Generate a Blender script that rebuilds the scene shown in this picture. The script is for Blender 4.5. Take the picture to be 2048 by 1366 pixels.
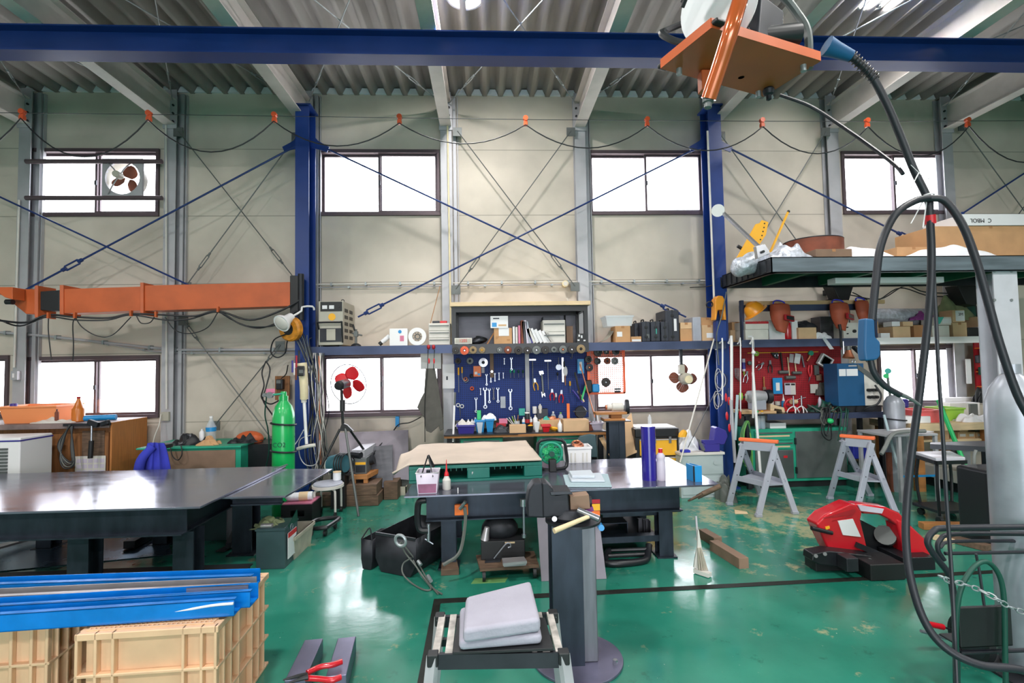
import bpy,math,random
from mathutils import Vector,Matrix,Euler
random.seed(7)
S=bpy.context.scene
COL=S.collection
for o in list(bpy.data.objects):bpy.data.objects.remove(o)
V=Vector
R=math.radians
#camera (17.6 mm, a touch of roll, pitch and yaw)
EYE=V((0,0,1.65));FPX=1000.0
YAW,PITCH,ROLL=math.atan(.0495),math.atan(.044),.0175
_f=V((math.sin(YAW)*math.cos(PITCH),math.cos(YAW)*math.cos(PITCH),math.sin(PITCH)))
_r0=V((math.cos(YAW),-math.sin(YAW),0));_u0=_r0.cross(_f)
CR=_r0*math.cos(ROLL)-_u0*math.sin(ROLL)
CU=_u0*math.cos(ROLL)+_r0*math.sin(ROLL)
cd=bpy.data.cameras.new('camera');cam=bpy.data.objects.new('camera',cd);COL.objects.link(cam)
cd.sensor_width=36;cd.lens=FPX/2048*36;cd.clip_start=.05;cd.clip_end=200
cam.matrix_world=Matrix(((CR.x,CU.x,-_f.x,EYE.x),(CR.y,CU.y,-_f.y,EYE.y),(CR.z,CU.z,-_f.z,EYE.z),(0,0,0,1)))
S.camera=cam
#world, lights, exposure
S.view_settings.view_transform='Standard';S.view_settings.look='None';S.view_settings.gamma=1
S.view_settings.use_curve_mapping=False;S.view_settings.exposure=0.3
w=bpy.data.worlds.new('world');S.world=w;w.use_nodes=True
bg=w.node_tree.nodes['Background'];bg.inputs[0].default_value=(.93,.95,1,1);bg.inputs[1].default_value=8.0
S.cycles.use_denoising=True
S.cycles.max_bounces=7;S.cycles.diffuse_bounces=4;S.cycles.glossy_bounces=4;S.cycles.transparent_max_bounces=10
S.cycles.caustics_reflective=False;S.cycles.caustics_refractive=False
S.cycles.sample_clamp_indirect=6
def portal(name,loc,rot,sx,sy):
 l=bpy.data.lights.new(name,'AREA');l.shape='RECTANGLE';l.size=sx;l.size_y=sy;l.cycles.is_portal=True
 o=bpy.data.objects.new(name,l);COL.objects.link(o);o.location=loc;o.rotation_euler=rot
portal('door_portal',(.5,-6,1.6),(R(90),0,0),5,3.2)
def ray(x,y):
 return _f+CR*((x-1024)/FPX)+CU*((683-y)/FPX)
def P(x,y,Y):
 d=ray(x,y);return EYE+d*((Y-EYE.y)/d.y)
def F(x,y,z=0.0):
 d=ray(x,y);return EYE+d*((z-EYE.z)/d.z)
def RC(x0,y0,x1,y1,Y):
 a=P(x0,(y0+y1)/2,Y);b=P(x1,(y0+y1)/2,Y);c=P((x0+x1)/2,y0,Y);d=P((x0+x1)/2,y1,Y)
 return a.x,b.x,d.z,c.z
 #materials
def lin(c):
 return tuple(((v/255)/12.92 if v/255<=.04045 else((v/255+.055)/1.055)**2.4)for v in c)
MATS={}
def mat(key,rgb=None,rough=.5,metal=0,var=.0,vs=6,bump=0,bs=40,trans=0,alpha=1,emit=0,coat=0,stretch=None):
 if key in MATS:return MATS[key]
 m=bpy.data.materials.new(key);MATS[key]=m;m.use_nodes=True
 nt=m.node_tree;b=nt.nodes['Principled BSDF'];c=(*lin(rgb),1)
 b.inputs['Base Color'].default_value=c;b.inputs['Roughness'].default_value=rough;b.inputs['Metallic'].default_value=metal
 if trans:b.inputs['Transmission Weight'].default_value=trans;b.inputs['IOR'].default_value=1.2
 if alpha<1:b.inputs['Alpha'].default_value=alpha
 if coat:b.inputs['Coat Weight'].default_value=coat;b.inputs['Coat Roughness'].default_value=.08
 if emit:b.inputs['Emission Color'].default_value=c;b.inputs['Emission Strength'].default_value=emit
 if var or bump:
  tc=nt.nodes.new('ShaderNodeTexCoord');mp=nt.nodes.new('ShaderNodeMapping');nt.links.new(tc.outputs['Object'],mp.inputs[0])
  if stretch:mp.inputs['Scale'].default_value=stretch
  if var:
   n=nt.nodes.new('ShaderNodeTexNoise');n.inputs['Scale'].default_value=vs;n.inputs['Detail'].default_value=6
   nt.links.new(mp.outputs[0],n.inputs['Vector'])
   cr=nt.nodes.new('ShaderNodeMapRange');cr.inputs['From Min'].default_value=.35;cr.inputs['From Max'].default_value=.65
   cr.inputs['To Min'].default_value=1-var;cr.inputs['To Max'].default_value=1+var*.5
   nt.links.new(n.outputs['Fac'],cr.inputs['Value'])
   mx=nt.nodes.new('ShaderNodeVectorMath');mx.operation='SCALE';mx.inputs[0].default_value=c[:3]
   nt.links.new(cr.outputs[0],mx.inputs['Scale']);nt.links.new(mx.outputs[0],b.inputs['Base Color'])
   rr=nt.nodes.new('ShaderNodeMapRange');rr.inputs['To Min'].default_value=max(.02,rough-.12);rr.inputs['To Max'].default_value=min(1,rough+.15)
   nt.links.new(n.outputs['Fac'],rr.inputs['Value']);nt.links.new(rr.outputs[0],b.inputs['Roughness'])
  if bump:
   n2=nt.nodes.new('ShaderNodeTexNoise');n2.inputs['Scale'].default_value=bs;n2.inputs['Detail'].default_value=4
   nt.links.new(mp.outputs[0],n2.inputs['Vector'])
   bp=nt.nodes.new('ShaderNodeBump');bp.inputs['Strength'].default_value=bump;bp.inputs['Distance'].default_value=.01
   nt.links.new(n2.outputs['Fac'],bp.inputs['Height']);nt.links.new(bp.outputs[0],b.inputs['Normal'])
 return m
def defs():
 D=dict
 T=dict(steel_grey=D(rgb=(180,180,186),rough=.5,metal=.2,var=.12,vs=3),rafter=D(rgb=(208,201,198),rough=.55,var=.1,vs=4),blue_paint=D(rgb=(22,56,128),rough=.38,var=.1,vs=3),blue_rod=D(rgb=(28,52,110),rough=.45),wire=D(rgb=(60,62,66),rough=.5,metal=.5),galv=D(rgb=(165,172,176),rough=.42,metal=.6,var=.2,vs=12),black=D(rgb=(26,27,30),rough=.5),rubber=D(rgb=(26,28,33),rough=.5),satin_black=D(rgb=(24,26,31),rough=.38),dark_steel=D(rgb=(58,60,66),rough=.42,metal=.6,var=.25,vs=5),mill=D(rgb=(92,92,98),rough=.4,metal=.75,var=.3,vs=3,stretch=(1,1,4)),plate=D(rgb=(122,124,140),rough=.17,metal=.6,var=.22,vs=2.2,stretch=(1,3,1)),chrome=D(rgb=(176,178,186),rough=.25,metal=.9),tool=D(rgb=(158,163,174),rough=.35,metal=.8),orange_crane=D(rgb=(196,92,46),rough=.45,var=.14,vs=4),orange=D(rgb=(236,116,44),rough=.45),orange_clip=D(rgb=(214,86,46),rough=.4),frame_brown=D(rgb=(92,78,84),rough=.45,metal=.2),white=D(rgb=(235,234,236),rough=.5),offwhite=D(rgb=(214,210,204),rough=.55,var=.06),cream=D(rgb=(228,214,178),rough=.45,var=.08,vs=9),crate=D(rgb=(224,184,148),rough=.42,var=.08,vs=7),cardboard=D(rgb=(196,152,110),rough=.85,var=.1,vs=5),cardboard_pale=D(rgb=(214,178,140),rough=.85,var=.08,vs=6),kraft=D(rgb=(176,128,88),rough=.85,var=.1),wood=D(rgb=(176,118,66),rough=.6,var=.22,vs=3,stretch=(1,8,8)),wood_front=D(rgb=(140,92,54),rough=.55,var=.25,vs=3,stretch=(12,12,1)),wood_end=D(rgb=(190,122,66),rough=.5,var=.15,vs=4,stretch=(12,12,1)),wood_old=D(rgb=(104,82,66),rough=.75,var=.35,vs=4,stretch=(2,10,10)),wood_pale=D(rgb=(222,196,158),rough=.6,var=.12,vs=5,stretch=(1,6,6)),ply=D(rgb=(205,170,128),rough=.7,var=.15,vs=3),green_paint=D(rgb=(38,158,128),rough=.45,var=.12,vs=5),green_dark=D(rgb=(14,70,58),rough=.5),pallet_green=D(rgb=(8,104,92),rough=.42,var=.1,vs=6),gas_green=D(rgb=(20,172,88),rough=.3,var=.1,vs=5,coat=.4),gas_grey=D(rgb=(156,160,170),rough=.33,metal=.25,var=.22,vs=4),red=D(rgb=(206,28,40),rough=.4),red_gloss=D(rgb=(196,22,38),rough=.25,coat=.5),redboard=D(rgb=(168,26,38),rough=.5),pegblue=D(rgb=(26,66,132),rough=.5),pegorange=D(rgb=(238,104,62),rough=.5),navy=D(rgb=(56,50,140),rough=.4),navy_gloss=D(rgb=(42,30,140),rough=.16,coat=.6),sky=D(rgb=(30,140,205),rough=.4),film=D(rgb=(14,118,205),rough=.18,var=.15,vs=7,coat=.5,bump=.12,bs=25),alu=D(rgb=(190,186,190),rough=.35,metal=.7,var=.1),yellow=D(rgb=(240,176,40),rough=.45),helmet=D(rgb=(246,158,40),rough=.35,coat=.3),mask=D(rgb=(176,82,56),rough=.6,var=.1,vs=8),strap=D(rgb=(48,60,205),rough=.5),bin_amber=D(rgb=(244,150,96),rough=.4),grey_cloth=D(rgb=(88,86,82),rough=.95,var=.15,vs=10),blanket=D(rgb=(204,188,174),rough=.95,var=.1,vs=3,bump=.3,bs=14),base_steel=D(rgb=(124,122,146),rough=.32,metal=.7,var=.25,vs=4),sheet_dull=D(rgb=(128,122,132),rough=.5,metal=.3,var=.2,vs=3),felt=D(rgb=(164,162,176),rough=.95,var=.08,vs=5,bump=.25,bs=60),towel=D(rgb=(206,214,224),rough=.98,bump=.6,bs=160),towel_blue=D(rgb=(178,200,208),rough=.98,bump=.7,bs=160),foil=D(rgb=(196,202,214),rough=.35,metal=.35,bump=1,bs=30,var=.25,vs=25),plastic_wrap=D(rgb=(232,234,240),rough=.3,bump=.8,bs=20),grey_plastic=D(rgb=(164,168,182),rough=.45,var=.06,vs=8),orange_plastic=D(rgb=(252,122,74),rough=.45),clear=D(rgb=(225,232,238),rough=.12,alpha=.38),clearbin=D(rgb=(198,212,214),rough=.3,alpha=.72),mill_bin=D(rgb=(66,88,94),rough=.4,metal=.3,var=.1),tan_bin=D(rgb=(186,178,162),rough=.6,var=.2,vs=9),pink=D(rgb=(206,120,150),rough=.6),paper=D(rgb=(228,228,232),rough=.8),lilac=D(rgb=(214,204,222),rough=.4,alpha=.9),paint=D(rgb=(150,96,126),rough=.5,var=.2,vs=12),brown_box=D(rgb=(136,110,92),rough=.75,var=.12),iron=D(rgb=(46,48,54),rough=.5,metal=.55,var=.2,vs=12),blued=D(rgb=(52,60,72),rough=.4,metal=.6,var=.25,vs=4,stretch=(3,3,1)),door_metal=D(rgb=(146,148,150),rough=.34,metal=.85,var=.16,vs=3),machine=D(rgb=(176,172,160),rough=.5,var=.06),machine_blue=D(rgb=(22,82,128),rough=.5,var=.08),teal=D(rgb=(60,172,160),rough=.5),lime=D(rgb=(150,196,70),rough=.45),mint=D(rgb=(40,190,110),rough=.4),khaki=D(rgb=(130,140,104),rough=.95,var=.25,vs=9),pinkred=D(rgb=(240,110,110),rough=.45),rust=D(rgb=(132,74,56),rough=.7,metal=.2,var=.3,vs=6),disc=D(rgb=(62,58,58),rough=.75,var=.2,vs=20),disc_tan=D(rgb=(150,128,96),rough=.8,var=.2,vs=20),copper=D(rgb=(190,120,90),rough=.35,metal=.7),hose=D(rgb=(24,27,36),rough=.48),hose_green=D(rgb=(108,172,84),rough=.5),hose_grey=D(rgb=(92,96,92),rough=.5),blue_cloth=D(rgb=(52,60,176),rough=.9,var=.12,vs=8),lamp_glow=D(rgb=(255,252,248),rough=.5,emit=6),amber_bottle=D(rgb=(200,112,40),rough=.3),water=D(rgb=(150,186,214),rough=.15,alpha=.5),purple_lid=D(rgb=(130,60,130),rough=.5),graytape=D(rgb=(120,124,122),rough=.6),mech=D(rgb=(104,108,108),rough=.5,metal=.4),)
 return T
_T=defs()
def m_(k):
 if k in MATS:return MATS[k]
 return mat(k,**_T[k])
 #mesh builder (world coordinates)
class M:
 def __init__(s):s.v=[];s.f=[]
 def add(s,vs,fs):
  n=len(s.v);s.v+=[V(v)for v in vs];s.f+=[tuple(i+n for i in f)for f in fs];return s
 def box(s,x0,x1,y0,y1,z0,z1):
  return s.add([(x0,y0,z0),(x1,y0,z0),(x1,y1,z0),(x0,y1,z0),(x0,y0,z1),(x1,y0,z1),(x1,y1,z1),(x0,y1,z1)],[(0,3,2,1),(4,5,6,7),(0,1,5,4),(1,2,6,5),(2,3,7,6),(3,0,4,7)])
 def ob(s,c,sz,rot=(0,0,0)):
  m=Euler([R(a)for a in rot]).to_matrix()if not isinstance(rot,Matrix)else rot
  n=len(s.v);x,y,z=[a/2 for a in sz];s.box(-x,x,-y,y,-z,z)
  for i in range(n,len(s.v)):s.v[i]=m@s.v[i]+V(c)
  return s
 def beam(s,a,b,w,h,up=(0,0,1)):
  a,b=V(a),V(b);d=(b-a);L=d.length;d=d.normalized();u=V(up)
  if abs(d.dot(u))>.98:u=V((0,1,0))
  r=d.cross(u).normalized();u=r.cross(d)
  q=[r*(i*w/2)+u*(j*h/2)for i,j in((-1,-1),(1,-1),(1,1),(-1,1))]
  return s.add([a+k for k in q]+[b+k for k in q],[(0,3,2,1),(4,5,6,7),(0,1,5,4),(1,2,6,5),(2,3,7,6),(3,0,4,7)][:0]+[(3,2,1,0),(4,5,6,7),(0,1,5,4),(1,2,6,5),(2,3,7,6),(3,0,4,7)])
 def cyl(s,a,b,r,r2=None,n=14,cap=True):
  a,b=V(a),V(b);r2=r if r2 is None else r2;d=(b-a).normalized();t=V((0,0,1))if abs(d.z)<.9 else V((1,0,0))
  u=d.cross(t).normalized();w=d.cross(u)
  vs=[a+(u*math.cos(k*2*math.pi/n)+w*math.sin(k*2*math.pi/n))*r for k in range(n)]+[b+(u*math.cos(k*2*math.pi/n)+w*math.sin(k*2*math.pi/n))*r2 for k in range(n)]
  fs=[(k,(k+1)%n,n+(k+1)%n,n+k)for k in range(n)]
  if cap:fs+=[tuple(range(n-1,-1,-1)),tuple(range(n,2*n))]
  return s.add(vs,fs)
 def tube(s,pts,r,n=8,k=6,closed=False):
  pts=[V(p)for p in pts]
  if k>1 and len(pts)>2:
   q=[];N=len(pts)
   for i in range(N if closed else N-1):
    p1,p2=pts[i],pts[(i+1)%N]
    p0=pts[i-1]if(i>0 or closed)else p1*2-p2
    p3=pts[(i+2)%N]if(i+2<N or closed)else p2*2-p1
    for j in range(k):
     t=j/k;q.append(.5*((2*p1)+(p2-p0)*t+(2*p0-5*p1+4*p2-p3)*t*t+(3*p1-p0-3*p2+p3)*t**3))
   if not closed:q.append(pts[-1])
   pts=q
  N=len(pts);rs=r if isinstance(r,(list,tuple))else None
  d0=(pts[1]-pts[0]).normalized();t=V((0,0,1))if abs(d0.z)<.9 else V((1,0,0));u=d0.cross(t).normalized()
  vs=[]
  for i,p in enumerate(pts):
   d=(pts[(i+1)%N]-pts[i-1])if(closed or 0<i<N-1)else(pts[1]-pts[0]if i==0 else pts[-1]-pts[-2])
   d=d.normalized();u=(u-d*u.dot(d))
   u=u.normalized()if u.length>1e-6 else d.orthogonal().normalized();w=d.cross(u)
   rr=rs[0]+(rs[1]-rs[0])*i/(N-1)if rs else r
   vs+=[p+(u*math.cos(a*2*math.pi/n)+w*math.sin(a*2*math.pi/n))*rr for a in range(n)]
  fs=[]
  for i in range(N if closed else N-1):
   j=(i+1)%N
   fs+=[(i*n+a,i*n+(a+1)%n,j*n+(a+1)%n,j*n+a)for a in range(n)]
  if not closed:fs+=[tuple(range(n-1,-1,-1)),tuple((N-1)*n+a for a in range(n))]
  return s.add(vs,fs)
 def lathe(s,prof,o=(0,0,0),axis=(0,0,1),n=20):
  o=V(o);d=V(axis).normalized();t=V((0,0,1))if abs(d.z)<.9 else V((1,0,0));u=d.cross(t).normalized();w=d.cross(u)
  vs=[]
  for r,h in prof:vs+=[o+d*h+(u*math.cos(k*2*math.pi/n)+w*math.sin(k*2*math.pi/n))*max(r,1e-4)for k in range(n)]
  fs=[(i*n+k,i*n+(k+1)%n,(i+1)*n+(k+1)%n,(i+1)*n+k)for i in range(len(prof)-1)for k in range(n)]
  if prof[0]==prof[-1]:return s.add(vs,fs)
  if prof[0][0]>1e-3:fs.append(tuple(range(n-1,-1,-1)))
  if prof[-1][0]>1e-3:fs.append(tuple((len(prof)-1)*n+k for k in range(n)))
  return s.add(vs,fs)
 def prism(s,pts,ext):
  pts=[V(p)for p in pts];e=V(ext);n=len(pts)
  return s.add(pts+[p+e for p in pts],[tuple(range(n-1,-1,-1)),tuple(range(n,2*n))]+[(i,(i+1)%n,n+(i+1)%n,n+i)for i in range(n)])
 def pris(s,pix,Y,d):
  return s.prism([P(x,y,Y)for x,y in pix],(0,d,0))
 def sph(s,c,r,n=12,m=8,rot=None):
  c=V(c);r=V((r,r,r))if isinstance(r,(int,float))else V(r);vs=[]
  for i in range(m+1):
   a=math.pi*i/m
   for k in range(n):
    b=2*math.pi*k/n;p=V((r.x*math.sin(a)*math.cos(b),r.y*math.sin(a)*math.sin(b),r.z*math.cos(a)))
    if rot is not None:p=rot@p
    vs.append(c+p)
  return s.add(vs,[(i*n+k,(i+1)*n+k,(i+1)*n+(k+1)%n,i*n+(k+1)%n)for i in range(m)for k in range(n)])
 def ring(s,c,axis,R0,r,n=24,m=8):
  c=V(c);d=V(axis).normalized();t=V((0,0,1))if abs(d.z)<.9 else V((1,0,0));u=d.cross(t).normalized();w=d.cross(u)
  return s.tube([c+(u*math.cos(a*2*math.pi/n)+w*math.sin(a*2*math.pi/n))*R0 for a in range(n)],r,m,1,True)
 def grid(s,fn,nu,nv):
  vs=[fn(i/nu,j/nv)for j in range(nv+1)for i in range(nu+1)]
  return s.add(vs,[(j*(nu+1)+i,j*(nu+1)+i+1,(j+1)*(nu+1)+i+1,(j+1)*(nu+1)+i)for j in range(nv)for i in range(nu)])
 def xf(s,m):
  s.v=[m@v for v in s.v];return s
 def bb(s):
  xs,ys,zs=zip(*s.v);return min(xs),max(xs),min(ys),max(ys),min(zs),max(zs)
def mk(name,m,material,org,bev=0,solid=0,ang=38,sub=0):
 me=bpy.data.meshes.new(name);me.from_pydata([tuple(v-org)for v in m.v],[],m.f);me.update()
 me.materials.append(m_(material)if isinstance(material,str)else material)
 me.polygons.foreach_set('use_smooth',[True]*len(me.polygons));me.set_sharp_from_angle(angle=R(ang))
 o=bpy.data.objects.new(name,me);COL.objects.link(o)
 if solid:md=o.modifiers.new('solid','SOLIDIFY');md.thickness=solid;md.offset=0
 if sub:md=o.modifiers.new('sub','SUBSURF');md.levels=sub;md.render_levels=sub
 if bev:
  md=o.modifiers.new('bevel','BEVEL');md.width=bev;md.segments=2;md.limit_method='ANGLE';md.angle_limit=R(40);md.harden_normals=True
 return o
def T(name,label,cat,loc=None,group=None,kind=None):
 o=bpy.data.objects.new(name,None);COL.objects.link(o);o.empty_display_size=.1
 o['label']=label;o['category']=cat
 if group:o['group']=group
 if kind:o['kind']=kind
 if loc is not None:o.location=V(loc);o['_set']=1
 return o
def top(o):
 while o.parent:o=o.parent
 return o
def part(par,name,m,material,label=None,**k):
 t=top(par)
 if t.type=='EMPTY' and not t.get('_set'):
  b=m.bb();t.location=V(((b[0]+b[1])/2,(b[2]+b[3])/2,b[4]));t['_set']=1
 o=mk(name,m,material,t.location,**k);o.parent=par
 if label:o['label']=label
 return o
def parts(par,name,m,material,**k):
 n=len(m.v);p=list(range(n))
 def fi(i):
  while p[i]!=i:p[i]=p[p[i]];i=p[i]
  return i
 for f in m.f:
  for j in f[1:]:p[fi(j)]=fi(f[0])
 gr={}
 for f in m.f:gr.setdefault(fi(f[0]),[]).append(f)
 out=[]
 for fs in gr.values():
  ids=sorted({i for f in fs for i in f});mp={i:j for j,i in enumerate(ids)};q=M();q.add([m.v[i]for i in ids],[tuple(mp[i]for i in f)for f in fs])
  out.append(part(par,name,q,material,**k))
 return out
def solo(name,label,cat,m,material,group=None,kind=None,**k):
 b=m.bb();org=V(((b[0]+b[1])/2,(b[2]+b[3])/2,b[4]));o=mk(name,m,material,org,**k);o.location=org
 o['label']=label;o['category']=cat
 if group:o['group']=group
 if kind:o['kind']=kind
 return o
def struct(name,m,material,par=None,**k):
 if par is not None:return part(par,name,m,material,**k)
 o=mk(name,m,material,V((0,0,0)),**k);o['kind']='structure';return o
def dup(root,loc,rot=None,label=None,group=None,scale=None,mats=None):
 def cp(o,par):
  c=o.copy();COL.objects.link(c);c.parent=par
  if mats and o.type=='MESH' and o.data.materials and o.data.materials[0].name in mats:
   c.data=o.data.copy();c.data.materials[0]=m_(mats[o.data.materials[0].name])
  for k in[x for x in bpy.data.objects if x.parent==o and x!=c]:cp(k,c)
  return c
 r=cp(root,None);r.location=V(loc)
 if rot is not None:r.rotation_euler=rot
 if scale:r.scale=(scale,)*3 if isinstance(scale,(int,float))else scale
 if label:r['label']=label
 if group:r['group']=group
 return r
def text(par,s,loc,size,material,rot=(R(90),0,0),name='lettering',ext=.0008):
 c=bpy.data.curves.new(name,'FONT');c.body=s;c.size=size;c.extrude=ext;c.align_x='CENTER';c.align_y='CENTER'
 c.materials.append(m_(material));o=bpy.data.objects.new(name,c);COL.objects.link(o)
 me=bpy.data.meshes.new_from_object(o);bpy.data.objects.remove(o);o=bpy.data.objects.new(name,me);COL.objects.link(o)
 t=top(par);o.parent=par;o.location=V(loc)-t.location;o.rotation_euler=rot
 return o
 #THE HALL
YW=6.9;SL=0.0
def wall_mat():
 m=bpy.data.materials.new('wall_panel');MATS['wall_panel']=m;m.use_nodes=True;nt=m.node_tree;b=nt.nodes['Principled BSDF']
 b.inputs['Roughness'].default_value=.8
 tc=nt.nodes.new('ShaderNodeTexCoord');sx=nt.nodes.new('ShaderNodeSeparateXYZ');nt.links.new(tc.outputs['Object'],sx.inputs[0])
 n1=nt.nodes.new('ShaderNodeTexNoise');n1.inputs['Scale'].default_value=1.1;n1.inputs['Detail'].default_value=8;nt.links.new(tc.outputs['Object'],n1.inputs['Vector'])
 r1=nt.nodes.new('ShaderNodeValToRGB');r1.color_ramp.elements[0].position=.3;r1.color_ramp.elements[0].color=(*lin((184,176,165)),1)
 r1.color_ramp.elements[1].position=.6;r1.color_ramp.elements[1].color=(*lin((212,202,190)),1);nt.links.new(n1.outputs['Fac'],r1.inputs[0])
 n2=nt.nodes.new('ShaderNodeTexNoise');n2.inputs['Scale'].default_value=2.3;n2.inputs['Detail'].default_value=9;n2.inputs['Roughness'].default_value=.65;nt.links.new(tc.outputs['Object'],n2.inputs['Vector'])
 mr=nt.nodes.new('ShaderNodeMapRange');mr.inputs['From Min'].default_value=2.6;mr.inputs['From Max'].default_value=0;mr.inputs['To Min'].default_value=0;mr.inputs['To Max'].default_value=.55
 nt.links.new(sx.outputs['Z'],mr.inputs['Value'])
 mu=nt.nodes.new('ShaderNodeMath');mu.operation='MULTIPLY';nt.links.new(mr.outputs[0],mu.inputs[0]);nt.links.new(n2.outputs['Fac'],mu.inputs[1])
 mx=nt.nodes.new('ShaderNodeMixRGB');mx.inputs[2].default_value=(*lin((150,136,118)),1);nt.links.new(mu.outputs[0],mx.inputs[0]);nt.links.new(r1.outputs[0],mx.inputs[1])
 a=nt.nodes.new('ShaderNodeMath');a.operation='MODULO';ad=nt.nodes.new('ShaderNodeMath');ad.operation='ADD';ad.inputs[1].default_value=SEAM0
 nt.links.new(sx.outputs['Z'],ad.inputs[0]);nt.links.new(ad.outputs[0],a.inputs[0]);a.inputs[1].default_value=SEAM
 l=nt.nodes.new('ShaderNodeMath');l.operation='LESS_THAN';l.inputs[1].default_value=.012;nt.links.new(a.outputs[0],l.inputs[0])
 mz=nt.nodes.new('ShaderNodeMixRGB');mz.inputs[2].default_value=(*lin((120,118,106)),1);ml=nt.nodes.new('ShaderNodeMath');ml.operation='MULTIPLY';ml.inputs[1].default_value=.6
 nt.links.new(l.outputs[0],ml.inputs[0]);nt.links.new(ml.outputs[0],mz.inputs[0]);nt.links.new(mx.outputs[0],mz.inputs[1]);nt.links.new(mz.outputs[0],b.inputs['Base Color'])
 return m
def floor_mat():
 m=bpy.data.materials.new('floor_epoxy');MATS['floor_epoxy']=m;m.use_nodes=True;nt=m.node_tree;b=nt.nodes['Principled BSDF']
 tc=nt.nodes.new('ShaderNodeTexCoord')
 def noise(sc,det,rg=.55,w=None):
  n=nt.nodes.new('ShaderNodeTexNoise');n.inputs['Scale'].default_value=sc;n.inputs['Detail'].default_value=det;n.inputs['Roughness'].default_value=rg
  nt.links.new(tc.outputs['Object'],n.inputs['Vector']);return n
 def ramp(src,p0,p1,c0=(0,0,0,1),c1=(1,1,1,1)):
  r=nt.nodes.new('ShaderNodeValToRGB');r.color_ramp.elements[0].position=p0;r.color_ramp.elements[1].position=p1
  r.color_ramp.elements[0].color=c0;r.color_ramp.elements[1].color=c1;nt.links.new(src,r.inputs[0]);return r
 def mix(f,a,c):
  x=nt.nodes.new('ShaderNodeMixRGB');nt.links.new(f,x.inputs[0]);nt.links.new(a,x.inputs[1])
  if isinstance(c,tuple):x.inputs[2].default_value=(*lin(c),1)
  else:nt.links.new(c,x.inputs[2])
  return x.outputs[0]
 base=ramp(noise(.9,6).outputs['Fac'],.35,.7,(*lin((28,110,92)),1),(*lin((54,140,120)),1)).outputs[0]
 chips=ramp(noise(26,5,.72).outputs['Fac'],.70,.72).outputs[0]
 base=mix(chips,base,(188,198,178))
 dirt=ramp(noise(7,8,.7).outputs['Fac'],.60,.68).outputs[0]
 dm=nt.nodes.new('ShaderNodeMath');dm.operation='MULTIPLY';dm.inputs[1].default_value=.45;nt.links.new(dirt,dm.inputs[0])
 base=mix(dm.outputs[0],base,(12,70,58))
 vm=nt.nodes.new('ShaderNodeVectorMath');vm.operation='DISTANCE';nt.links.new(tc.outputs['Object'],vm.inputs[0]);vm.inputs[1].default_value=tuple(F(1520,1030))
 mr=nt.nodes.new('ShaderNodeMapRange');mr.inputs['From Min'].default_value=1.7;mr.inputs['From Max'].default_value=.1;nt.links.new(vm.outputs['Value'],mr.inputs['Value'])
 n3=noise(3.2,12,.74);ad=nt.nodes.new('ShaderNodeMath');ad.operation='MULTIPLY_ADD';nt.links.new(mr.outputs[0],ad.inputs[0]);ad.inputs[1].default_value=.16;nt.links.new(n3.outputs['Fac'],ad.inputs[2])
 worn=ramp(ad.outputs[0],.60,.68).outputs[0];wm=nt.nodes.new('ShaderNodeMath');wm.operation='MULTIPLY';wm.inputs[1].default_value=.75;nt.links.new(worn,wm.inputs[0])
 base=mix(wm.outputs[0],base,(176,168,128))
 nt.links.new(base,b.inputs['Base Color'])
 rr=nt.nodes.new('ShaderNodeMapRange');rr.inputs['From Min'].default_value=.3;rr.inputs['From Max'].default_value=.7;rr.inputs['To Min'].default_value=.09;rr.inputs['To Max'].default_value=.24
 nt.links.new(noise(3,7,.6).outputs['Fac'],rr.inputs['Value']);nt.links.new(rr.outputs[0],b.inputs['Roughness'])
 bp=nt.nodes.new('ShaderNodeBump');bp.inputs['Strength'].default_value=.07;bp.inputs['Distance'].default_value=.02
 nt.links.new(noise(5,6,.6).outputs['Fac'],bp.inputs['Height']);nt.links.new(bp.outputs[0],b.inputs['Normal'])
 b.inputs['Specular IOR Level'].default_value=.8
 return m
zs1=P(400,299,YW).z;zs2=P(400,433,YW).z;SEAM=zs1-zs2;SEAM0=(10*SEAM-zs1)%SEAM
WU=[(62,298,320,433),(637,299,880,432),(1177,302,1408,431),(1683,304,1898,430)]
WL=[(-190,712,19,838),(57,712,320,838),(640,705,884,832),(1188,702,1420,823),(1755,690,1912,812)]
wins=[]
for k,q in enumerate(WU+WL):
 x0,x1,z0,z1=RC(*q,YW)
 if k<4:z0,z1=zs2,zs1
 wins.append((x0,x1,z0,z1))
XL,XR,YB=-10,12,-6
def roofz(y):return 5.42-SL*(YW-y)
m=M();zt=5.62
xs=sorted(set([XL,XR]+[v for q in wins for v in q[:2]]))
for i in range(len(xs)-1):
 xa,xb=xs[i],xs[i+1];xm=(xa+xb)/2;hs=sorted([(q[2],q[3])for q in wins if q[0]<xm<q[1]]);z=-.1
 for h0,h1 in hs:m.box(xa,xb,YW,YW+.14,z,h0);z=h1
 m.box(xa,xb,YW,YW+.14,z,zt)
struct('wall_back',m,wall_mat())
struct('wall_left',M().box(XL-.14,XL,YB,YW,0,5.6),'offwhite')
struct('wall_right',M().box(XR,XR+.14,YB,YW,0,5.6),'offwhite')
struct('wall_front',M().box(XL,-2,YB-.14,YB,0,5.6).box(3,XR,YB-.14,YB,0,5.6).box(-2,3,YB-.14,YB,3.2,5.6),'offwhite')
struct('floor',M().box(XL-.2,XR+.2,-12,YW+.2,-.15,0),floor_mat())
m=M();x=XL;per=.222;prof=[]
while x<XR:
 prof+=[(x,0),(x+.055,0),(x+.1,.095),(x+.178,.095)];x+=per
th=.0
mr=M()
y0,y1=YB,YW+.12
vs=[V((a,y0,roofz(y0)+h))for a,h in prof]+[V((a,y1,roofz(y1)+h))for a,h in prof];n=len(prof)
mr.add(vs,[(i+1,i,n+i,n+i+1)for i in range(n-1)])
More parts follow.
